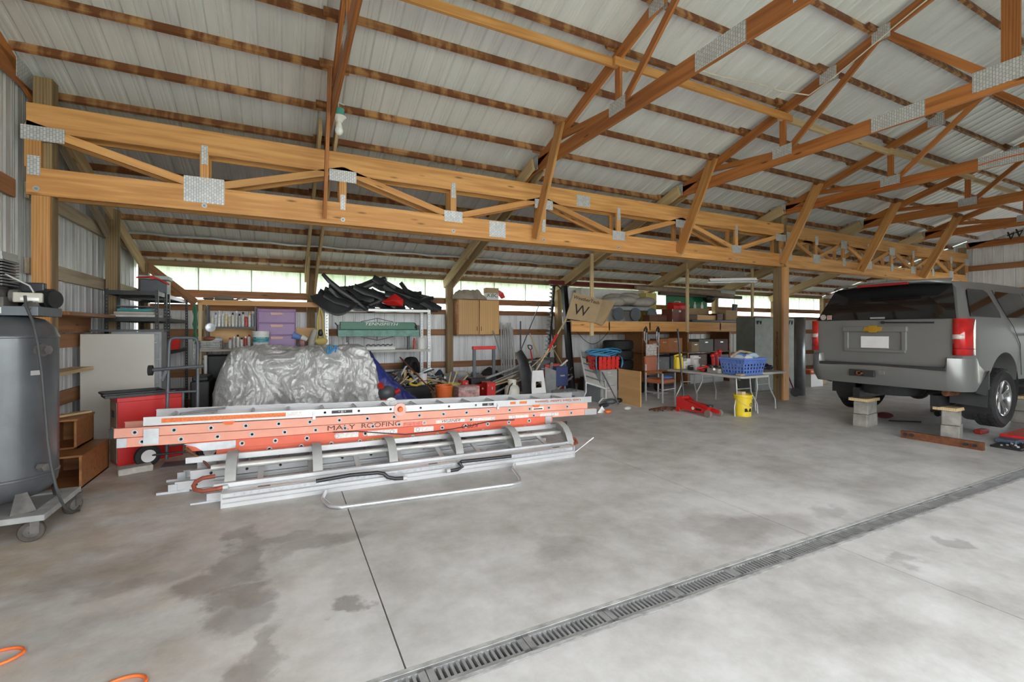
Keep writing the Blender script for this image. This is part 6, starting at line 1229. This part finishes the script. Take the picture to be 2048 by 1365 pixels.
# small junk near the end of the ladders
for k, (u, v, m, l, r_) in enumerate(((1208, 812, mat('dark glove', (.03, .03, .035), .8), 'dark work glove on the floor past the ladder ends', (.12, .07, .04)), (1222, 806, DGREY, 'dark strap heap on the floor past the ladder ends', (.14, .08, .06)), (1238, 803, BLACK, 'black shoe on the floor past the ladder ends', (.1, .06, .05)), (1255, 818, mat('clear jar', (.5, .5, .47), .2), 'clear jar lying on the floor by the plywood board', (.08, .05, .04)), (1216, 824, ORANGE, 'bright orange plastic cone tip on the floor by the ladder ends', (.08, .05, .035)), (1228, 796, RUST, 'reddish brown tool on the floor past the ladder ends', (.1, .05, .04)))):
    p = P(u, v, Z=.03); lab(MB().ball((p.x, p.y, r_[2]), r_, 12, 8).build(['work_glove', 'strap_heap', 'old_shoe', 'glass_jar', 'orange_cone', 'rusty_tool'][k], m, sm=50), l, ['glove', 'strap', 'shoe', 'jar', 'cone', 'tool'][k])
p = P(1200, 826, Z=0); lab(MB().add([(p.x - .06, p.y, 0), (p.x + .12, p.y - .05, 0), (p.x + .16, p.y + .1, 0), (p.x + .06, p.y + .02, .12)], [(0, 1, 3), (1, 2, 3), (2, 0, 3), (0, 2, 1)]).build('plastic_bracket', WHITE), 'white plastic bracket on the floor at the ladder tips', 'bracket')
pole('pry_bar', 'dark pry bar leaning on the filing cabinet drawers', 'bar', V((6.22, 7.55, .015)), V((6.06, 7.9, .66)), .014, DGREY)
# metal cabinet panels behind the thick post
GC = mat('green grey enamel', (.17, .195, .17), .5, .1, .2)
t = thing('metal_cabinet', 'tall green grey metal cabinet standing behind the thick post', 'cabinet', (11.3, 7.8, 0)); MB().bb((10.5, 7.6, 0), (12.15, 8.1, 1.88)).build('body', GC, t, bev=.02); MB().bb((10.52, 7.575, .03), (11.295, 7.602, 1.86)).build('door', GC, t, bev=.004); MB().bb((11.307, 7.575, .03), (12.13, 7.602, 1.86)).build('door', GC, t, bev=.004); MB().tube([(10.62, 7.577, 1.7), (10.62, 7.555, 1.78), (10.74, 7.555, 1.78), (10.74, 7.577, 1.7)], .012, 6).build('latch', BLKMET, t); MB().tube([(12.0, 7.577, 1.7), (12.0, 7.555, 1.8), (11.88, 7.555, 1.8), (11.88, 7.577, 1.7)], .012, 6).build('latch', BLKMET, t)
mb = MB().grid(8, 1, lambda a, b_: (10.82 + .42 * a, 6.78 - .08 * math.sin(math.pi * a), 1.86 * b_))
lab(mb.build('steel_sheet', mat('blue grey scuffed steel', (.26, .28, .30), .38, .6, .3, 2.5), sm=50, solid=.02), 'tall curved blue grey steel sheet standing beyond the thick post', 'sheet')
ch = MB()
for k in range(26): ch.tube([(9.86 + .02 * math.cos(q), 6.56 + .012 * math.sin(q + k), 1.5 - .04 * k + .025 * math.sin(q)) for q in [i * .9 for i in range(7)]], .006, 4, True)
lab(ch.build('hanging_chain', RUST), 'brown chain hanging on the side of the thick post', 'chain')
t = thing('kick_scooter', 'folding scooter with a dark wheel leaning beside the steel sheet', 'scooter', (10.6, 6.75, 0)); MB().cyl((10.35, 6.9, 1.15), (10.72, 6.7, .1), .016).build('stem', mat('maroon metal', (.2, .03, .04), .4, .4), t); MB().cyl((10.70, 6.68, .1), (10.76, 6.72, .1), .1, n=20).build('wheel', BLACK, t, sm=40); MB().cyl((10.25, 6.9, 1.17), (10.45, 6.92, 1.17), .02).build('handlebar', BLACK, t)
for k, (u, v, Y, d, m, l) in enumerate(((1622, 800, 7.6, (.55, .4, .34), WHITE, 'white carton on the floor behind the car bumper'), (1640, 800, 7.9, (.35, .4, .3), CARD, 'brown carton on the floor behind the car'))):
    p = P(u, v, Y=Y); t = thing('floor_carton', l, 'box', (p.x, Y, 0)); MB().bb((p.x, Y, 0), (p.x + d[0], Y + d[1], d[2])).build('carton', m, t, bev=.005); MB().bb((p.x + .05, Y + .05, d[2]), (p.x + d[0] - .05, Y + d[1] - .05, d[2] + .12)).build('contents', [ORANGE, REDP][k], t, bev=.05)

# ================================================================== the car on blocks
PAINT = mat('pewter car paint', (.225, .225, .22), .40, .45, .04, 2, coat=.25)
CGL = mat('tinted car glass', (.010, .011, .012), .05, 0, .05, 2, coat=.4)  # opaque black base stands for the tint and the dark interior behind it
CTR = mat('black car moulding', (.03, .031, .033), .5, 0, .2)
X0, YC = 7.93, 3.70
t = thing('suv', 'grey sport utility vehicle raised on concrete blocks with its tailgate toward the ladders', 'car', (X0 + 2.5, YC, .45))
ST = [  # x offset, half width scale, roof z, belt z, upper narrowing start
    (0.0, .945, 2.255, 0.0), (.10, .985, 2.262, 0), (.35, 1.0, 2.275, 0), (1.2, 1.0, 2.285, 0), (2.3, 1.0, 2.275, 0), (3.0, 1.0, 2.23, 0), (3.35, .998, 2.08, 0), (3.72, .995, 1.80, 0), (3.95, .99, 1.66, 1), (4.6, .97, 1.62, 1), (4.95, .93, 1.55, 1), (5.10, .86, 1.40, 1)]
def sect(i):
    dx, s_, zt, hood = ST[i]; zb = .80; w_ = 1.0 * s_; x = X0 + dx; up = .29 if i == 0 else .27 if i == 1 else .16 if i == 2 else 0
    k = (zt - 1.70) / (2.275 - 1.70) if not hood else 0
    pts = [(x, .80 * s_, zb), (x, .955 * w_, zb + .03), (x, .985 * w_, 1.0), (x, .995 * w_, 1.25), (x, .985 * w_, 1.5)]
    if hood: pts += [(x, .96 * w_, min(1.62, zt - .02)), (x, .86 * w_, zt), (x, .7 * w_, zt + .015), (x, .4 * w_, zt + .03), (x, 0, zt + .035)]
    else: pts += [(x, .955 * w_, 1.70), (x + up * .95, (.955 - .135 * k) * w_, 1.70 + .44 * k), (x + up, (.955 - .20 * k) * w_, 1.70 + .53 * k), (x + up, .45 * w_, zt - .012), (x + up, 0, zt)]
    return pts
b = MB(); n = len(ST); m_ = 10
full = []
for i in range(n):
    h = sect(i); ring = [(x, YC - y, z) for x, y, z in h] + [(x, YC + y, z) for x, y, z in reversed(h[:-1])]; full += ring
R_ = 2 * m_ - 1; fs = []
for i in range(n - 1):
    for j in range(R_ - 1): fs.append((i * R_ + j, i * R_ + j + 1, (i + 1) * R_ + j + 1, (i + 1) * R_ + j))
    fs.append((i * R_ + R_ - 1, i * R_, (i + 1) * R_, (i + 1) * R_ + R_ - 1))
for j in range(m_ - 1): fs.append((j, R_ - 1 - j, R_ - 2 - j, j + 1) if j < m_ - 2 else (j, R_ - 1 - j, j + 1))
e_ = (n - 1) * R_
for j in range(m_ - 1): fs.append((e_ + j, e_ + j + 1, e_ + R_ - 2 - j, e_ + R_ - 1 - j) if j < m_ - 2 else (e_ + j, e_ + j + 1, e_ + R_ - 1 - j))
b.add(full, fs); body = b.build('body_shell', PAINT, t, sm=32)
AX, AX2 = 9.08, 12.03
cut = MB()
for ax in (AX, AX2):
    for y0, y1 in ((YC - 1.2, YC - .66), (YC + .66, YC + 1.2)): cut.cyl((ax, y0, .74), (ax, y1, .74), .50, n=40)
cu = cut.build('cutter', CTR, None, keep=True)
bm_ = body.modifiers.new('arch', 'BOOLEAN'); bm_.object = cu; bm_.operation = 'DIFFERENCE'; bm_.solver = 'EXACT'
body.location = body.location; cu.location = -WM(t).translation
bpy.context.view_layer.update()
cu.parent = None; cu.location = (0, 0, 0); bpy.context.view_layer.update()
dg = bpy.context.evaluated_depsgraph_get(); me = bpy.data.meshes.new_from_object(body.evaluated_get(dg)); body.modifiers.clear(); body.data = me; bpy.data.objects.remove(cu)
for y0, y1 in ((YC - .98, YC - .62), (YC + .62, YC + .98)):
    for ax in (AX, AX2): MB().lathe([(.505, 0), (.505, y1 - y0)], n=32, M=Matrix.Translation((ax, y1, .74)) @ Matrix.Rotation(math.pi / 2, 4, 'X'), cap=False).build('wheel_well', CTR, t, sm=50)
# tailgate and glass
gx = X0 - .006
def ygz(z): return .955 * .945 - (0 if z < 1.7 else (z - 1.7) / .53 * .19)
gate = MB().add([(gx, YC + .80, 1.07), (gx, YC - .80, 1.07), (gx, YC - .86, 1.25), (gx - .006, YC - .87, 1.5), (gx, YC - .86, 1.70), (gx, YC + .86, 1.70), (gx - .006, YC + .87, 1.5), (gx, YC + .86, 1.25)], [(0, 1, 2, 3, 4, 5, 6, 7)]).build('tailgate', PAINT, t, solid=.012)
gl = MB().add([(gx - .004, YC + .88, 1.712), (gx - .004, YC - .88, 1.712), (X0 + .26, YC - .745, 2.19), (X0 + .27, YC - .3, 2.225), (X0 + .27, YC + .3, 2.225), (X0 + .26, YC + .745, 2.19)], [(0, 1, 2, 3, 4, 5)]).build('rear_window', CGL, t, solid=.008)
sp = MB().add([(X0 + .22, YC + s_ * .74, 2.20) for s_ in (1, -1)] + [(X0 + .06, YC - .55, 2.235), (X0 + .03, YC, 2.255), (X0 + .06, YC + .55, 2.235)] + [(X0 + .34, YC - .72, 2.262), (X0 + .34, YC, 2.29), (X0 + .34, YC + .72, 2.262)], [(1, 2, 5), (2, 3, 6, 5), (3, 4, 7, 6), (4, 0, 7)]).build('spoiler', PAINT, t, solid=.03, sm=40)
MB().bb((X0 + .015, YC - .34, 2.205), (X0 + .06, YC + .30, 2.24)).build('brake_light', mat('red brake lens', (.30, .01, .015), .2, coat=.5), sp, bev=.008)
# tail lights
LR = mat('red tail lens', (.50, .008, .008), .15, 0, .35, 9, coat=.8); LW = mat('clear lens', (.6, .52, .48), .15, 0, .2, 30, coat=.5)
for s_ in (-1, 1):
    def tl(z0, z1, m, nm, par=t, nn=6):
        b = MB(); pr_ = [(gx - .012, .845), (gx - .014, .90), (gx + .01, .95), (gx + .06, .975), (gx + .13, .988), (gx + .19, .992)][:nn]
        vs = []
        for z in (z0, z1):
            k = .012 * (1 - abs(z - 1.46) / .25); vs += [(x - (.012 if q < 4 else 0), YC + s_ * (y + .006 + k * (q > 1)), z) for q, (x, y) in enumerate(pr_)]
        b.add(vs, [(i, i + 1, nn + 1 + i, nn + i) for i in range(nn - 1)]); return b.build(nm, m, par, sm=60, solid=.012)
    a = tl(1.22, 1.705, LR, 'tail_light'); tl(1.435, 1.495, LW, 'reverse_lens', a, 3).location.x -= .012; tl(1.30, 1.305, CTR, 'lens_seam', a).location.x -= .008
# emblem panel, licence plate, wiper
pn = MB().bb((gx - .05, 3.34, 1.53), (gx - .002, 4.17, 1.605)).bb((gx - .045, 3.36, 1.225), (gx - .002, 4.15, 1.265)).bb((gx - .035, 4.10, 1.26), (gx - .002, 4.16, 1.54)).bb((gx - .035, 3.35, 1.26), (gx - .002, 3.41, 1.54)).build('plate_surround', PAINT, t, bev=.008)
MB().bb((gx - .009, 3.40, 1.26), (gx - .0065, 4.11, 1.535)).build('plate_recess', PAINT, pn)
MB().bb((gx - .02, 3.57, 1.285), (gx - .009, 3.93, 1.46)).build('licence_plate', mat('blank white plate', (.70, .68, .68), .5, 0, .06), t, bev=.003)
em_ = [(-.13, -.033), (-.055, -.033), (-.055, -.05), (.055, -.05), (.055, -.033), (.10, -.033), (.13, .033), (.055, .033), (.055, .05), (-.055, .05), (-.055, .033), (-.10, .033)]
MB().prism(em_, .012, Matrix.Translation((gx - .062, 3.755, 1.567)) @ Matrix(((0, 0, 1, 0), (-1, 0, 0, 0), (0, 1, 0, 0), (0, 0, 0, 1)))).build('emblem', mat('gold emblem', (.62, .36, .04), .3, .6), t, bev=.003)
wp = MB().beam((gx - .035, 3.66, 1.665), (gx - .035, 3.04, 1.655), .015, .022).build('wiper', BLACK, t); MB().cyl((gx - .04, 3.64, 1.665), (gx, 3.64, 1.665), .022).build('wiper_pivot', BLACK, wp); MB().bb((gx - .03, 3.62, 1.72), (gx - .008, 3.80, 1.745)).build('glass_handle', GREY, t)
st = MB().cyl((gx - .014, 4.48, 1.76), (gx - .009, 4.48, 1.76), .045, n=18).bb((gx - .013, 4.35, 1.72), (gx - .009, 4.42, 1.79)).build('window_stickers', mat('faded stickers', (.45, .38, .36), .6, 0, .6, 60), t); text('lettering', 'N', Matrix.Translation((gx - .0145, 4.385, 1.755)) @ rotz(-math.pi / 2) @ Matrix.Rotation(math.pi / 2, 4, 'X'), .05, REDP, t)
# bumper
path = [(8.62, .97), (8.15, .985), (7.99, .975), (7.90, .92), (7.86, .81), (7.859, .79), (7.845, .5), (7.84, 0)]; path = path + [(x, -y) for x, y in reversed(path[:-1])]
b = MB(); nb = len(path); vs = []
for i, (x, y) in enumerate(path):
    corner = abs(y) > .80; zt = 1.19 if corner else 1.04; dx = (lambda k: k if abs(y) < .95 else 0); sy = 1 if y > 0 else -1 if y < 0 else 0; iy = sy * .0
    vs += [(x + .10, YC + y - sy * .05, zt), (x, YC + y, zt - .015), (x - .02 * (abs(y) < .9), YC + y + sy * .004, .98), (x + .01, YC + y, .86), (x + .09, YC + y * .985, .74), (x + .22, YC + y * .96, .73)]
for i in range(nb - 1):
    for j in range(5): fs_ = (i * 6 + j, (i + 1) * 6 + j, (i + 1) * 6 + j + 1, i * 6 + j + 1); b.f.append(fs_)
b.v = vs; b.build('rear_bumper', PAINT, t, sm=38, solid=.012)
MB().bb((7.835, YC - .80, 1.005), (7.95, YC + .80, 1.052)).build('step_pad', CTR, t, bev=.008)
hc = MB().bb((7.80, 3.70, .855), (7.84, 4.04, .955)).build('hitch_opening_shade', CTR, t, bev=.01); MB().bb((7.75, 3.85, .875), (7.83, 3.862, .935)).bb((7.75, 3.908, .875), (7.83, 3.92, .935)).bb((7.75, 3.85, .875), (7.83, 3.92, .887)).bb((7.75, 3.85, .923), (7.83, 3.92, .935)).build('hitch_receiver', RUST, hc)  # black box stands in for the dark hitch opening; receiver tube is modelled
MB().bb((7.812, 3.58, .90), (7.83, 3.66, .96)).build('socket_cover', PAINT, t, bev=.004)
# side glass
def sideglass(nm, pts, m=CGL):
    for s_ in (-1, 1):
        vs = []
        for dx, z in pts:
            k = max(0, (z - 1.70)) / .53; y = .957 - .157 * k * 1.02 if z >= 1.70 else .957
            vs.append((X0 + dx, YC + s_ * (y * 1.0 + .004), z))
        MB().add(vs, [tuple(range(len(vs)))]).build(nm, m, t, solid=.006)
sideglass('quarter_window', [(.20, 1.735), (1.13, 1.725), (1.16, 1.80), (1.02, 2.08), (.92, 2.12), (.45, 2.12), (.40, 2.10)])
sideglass('door_window', [(1.36, 1.73), (2.22, 1.73), (2.20, 2.1), (1.32, 2.11), (1.25, 2.05)]); sideglass('door_window', [(2.38, 1.73), (3.45, 1.73), (3.1, 2.06), (2.95, 2.1), (2.36, 2.1)])
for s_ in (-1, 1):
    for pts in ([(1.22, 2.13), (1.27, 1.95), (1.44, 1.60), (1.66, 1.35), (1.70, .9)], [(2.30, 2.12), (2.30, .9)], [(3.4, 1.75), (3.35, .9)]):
        MB().tube([(X0 + dx, YC + s_ * ((.993 if z < 1.5 else .986 if z < 1.66 else .957 - .16 * max(0, z - 1.7) / .53) + .003), z) for dx, z in pts], .0035, 5).build('door_gap_shade', RUBBER, t)  # thin black tubes stand in for the shade in the door gaps
    for dx in (1.75, 2.75): MB().bb((X0 + dx, YC + s_ * .995 - .02, 1.47), (X0 + dx + .2, YC + s_ * .995 + .03 * s_ + (0 if s_ > 0 else .02), 1.515)).build('door_handle', DGREY, t, bev=.01)
    MB().bb((X0 + 1.75, YC + s_ * .95 - .09, .70), (X0 + 3.45, YC + s_ * .95 + .09, .77)).build('running_board', CTR, t, bev=.02)
    MB().ball((X0 + 3.25, YC + s_ * 1.10, 1.78), (.08, .12, .10), 12, 8).build('side_mirror', CTR, t, sm=60)
    pass
    MB().add([(8.56, YC + s_ * .99, 1.0), (8.50, YC + s_ * .62, .95), (8.50, YC + s_ * .60, .52), (8.54, YC + s_ * .98, .50)], [(0, 1, 2, 3)]).add([(8.56, YC + s_ * .99, 1.0), (8.20, YC + s_ * .97, .72), (8.50, YC + s_ * .98, .66)], [(0, 1, 2)]).build('mud_flap', CTR, t, solid=.015)
MB().add([(X0 + 3.12, YC - .70, 2.19), (X0 + 3.12, YC + .70, 2.19), (X0 + 3.74, YC + .86, 1.79), (X0 + 3.74, YC - .86, 1.79)], [(0, 1, 2, 3)]).build('windshield', CGL, t, solid=.02)
# wheels
CHR = mat('polished wheel alloy', (.74, .75, .76), .18, .95, .05)
for ax in (AX, AX2):
    for s_ in (-1, 1):
        zc = .595 if ax == AX else .62; M = Matrix.Translation((ax, YC + s_ * .86, zc)) @ (Matrix.Rotation(math.pi / 2, 4, 'X') if s_ < 0 else Matrix.Rotation(-math.pi / 2, 4, 'X'))
        # local +z points outwards
        tr = MB().lathe([(.255, .10), (.30, .135), (.36, .14), (.398, .115), (.408, .08), (.41, 0), (.408, -.08), (.398, -.115), (.34, -.14), (.25, -.12)], n=56, M=M, cap=False).build('tire', RUBBER, t, sm=38)
        tb = MB()
        for k in range(48):
            a = 2 * math.pi * k / 48
            for z0, z1, o_ in ((-.10, -.055, 0), (-.03, .03, .06), (.055, .105, 0)): tb.box((.411, 0, (z0 + z1) / 2), (.014, .036, z1 - z0), M @ rotz(a + o_))
        tb.build('tread_blocks', RUBBER, tr)
        rim = MB().lathe([(.258, .105), (.25, .125), (.235, .118), (.225, .05), (.22, -.10), (.20, -.12)], n=48, M=M, cap=False).build('wheel_rim', CHR, t, sm=40); MB().lathe([(0, -.02), (.225, -.02)], n=32, M=M, cap=False).build('brake_drum', DGREY, rim)
        hub = MB().lathe([(.075, .02), (.07, .085), (.045, .10), (0, .102)], n=24, M=M).build('hub_cap', CHR, rim, sm=50)
        for k in range(5):
            for o_ in (-.14, .14):
                Mk = M @ rotz(2 * math.pi * k / 5 + o_ * .6 + .3); MB().add([(.055, -.022, .085), (.055, .022, .085), (.235, .020 + o_ * .16, .112), (.235, -.026 + o_ * .16, .112), (.055, -.022, .03), (.055, .022, .03), (.235, .02 + o_ * .16, .06), (.235, -.026 + o_ * .16, .06)], [(0, 3, 2, 1), (4, 5, 6, 7), (0, 1, 5, 4), (1, 2, 6, 5), (2, 3, 7, 6), (3, 0, 4, 7)], Mk).build('spoke', CHR, rim, bev=.004)
# underside
for s_ in (-.5, .5): MB().bb((8.32, YC + s_ - .05, .46), (12.6, YC + s_ + .05, .62)).build('frame_rail', BLKMET, t)
MB().cyl((AX, YC - .75, .60), (AX, YC + .75, .60), .05).ball((AX, YC, .60), (.17, .15, .15)).build('rear_axle', BLKMET, t, sm=50); MB().bb((8.2, YC - .75, .70), (12.7, YC + .75, .84)).build('floor_pan', BLKMET, t)
MB().lathe([(.2, -.11), (.36, -.12), (.39, -.06), (.39, .06), (.36, .12), (.2, .11)], (8.58, YC + .12, .68), 36).build('spare_tire', RUBBER, t, sm=40); MB().tube([(8.9, 3.05, .66), (8.3, 3.02, .68), (8.12, 3.0, .69)], .045, 12).build('exhaust_pipe', RUST, t, sm=50)
# concrete blocks under the frame
BLK = mat('weathered concrete block', (.30, .285, .25), .9, 0, .3, 9, bump=.5)
def blocks(x, y, l, rz=0):
    for k in range(2):
        t = thing('concrete_block', [l + ', lower block', l + ', upper block'][k], 'block', (x, y, .205 * k), rz + .06 * k)
        MB().bb((-.2, -.1, 0), (.2, .1, .2)).build('block', BLK, t, world=False, bev=.012)
    o = plank('wood_shim', (x - .22, y, .432), (x + .2, y + .02, .432), .26, .045, WPALE); tag(o, 'wooden board on the ' + l.split(' under')[0] + ' stack under' + l.split(' under')[1], 'board')
blocks(8.48, 4.15, 'concrete block under the frame by the far rear wheel', .1); blocks(8.62, 3.12, 'concrete block under the frame by the chrome rear wheel', .25)
blocks(11.2, 3.12, 'concrete block under the front frame on the door handle side'); blocks(11.2, 4.2, 'concrete block under the front frame on the shaded side')
t = thing('steel_channel', 'rusty dark steel bar with bolted ends on the floor behind the car', 'bar', (8.05, 3.05, 0)); plank('bar', (8.02, 3.46, .05), (8.07, 2.60, .05), .07, .10, RUST, t)
for y in (3.40, 3.32, 2.75, 2.66): MB().cyl((7.975, y, .06), (7.995, y, .06), .022, n=12).build('bolt', BLKMET, t)
lab(MB().ball((9.5, 4.35, .05), (.16, .12, .05)).build('red_shop_rag', mat('dark red rag', (.10, .015, .015), .9), sm=50), 'dark red rag on the floor under the middle of the car', 'rag'); pole('steel_rod', 'thin dark rod on the floor beside the dark red rag', 'rod', V((9.2, 4.15, .015)), V((9.55, 3.85, .015)), .012, BLKMET)
lab(MB().tube([(10.5, 4.0, .05), (10.9, 3.95, .09), (11.0, 3.9, .05)], .05, 8).build('car_strut', BLACK, sm=50), 'black strut lying on the floor deep under the car', 'car part')
lab(MB().bb((9.25, 3.0, 0), (9.5, 3.1, .07)).build('small_jack', mat('jack red', (.35, .03, .02), .5), bev=.02), 'small dark red jack on the floor behind the concrete blocks', 'jack')
t = thing('floor_jack', 'long red floor jack lying under the chrome rear wheel', 'jack', (9.6, 2.6, 0)); MB().bb((9.0, 2.45, .03), (10.5, 2.75, .10)).build('body', RED, t, bev=.02); MB().bb((8.75, 2.5, .02), (9.2, 2.72, .07)).build('saddle_end', mat('slate blue metal', (.10, .14, .2), .4, .3), t, bev=.01)
for k in range(2): MB().cyl((9.2 + 1.1 * k, 2.40, .05), (9.2 + 1.1 * k, 2.44, .05), .05, n=16).build('wheel', BLACK, t, sm=40)
t = thing('creeper_tray', 'black tray of small parts on the floor in front of the chrome wheel', 'tray', (8.65, 2.5, 0)); MB().bb((8.42, 2.36, 0), (8.95, 2.66, .03)).build('base', BLACK, t, bev=.01)
for k in range(16): MB().box((8.46 + .03 * k, 2.42 + .2 * rs.random(), .036), (.02, .02, .02)).build('small_part', [GALV, BLKMET, LGREY][k % 3], t)
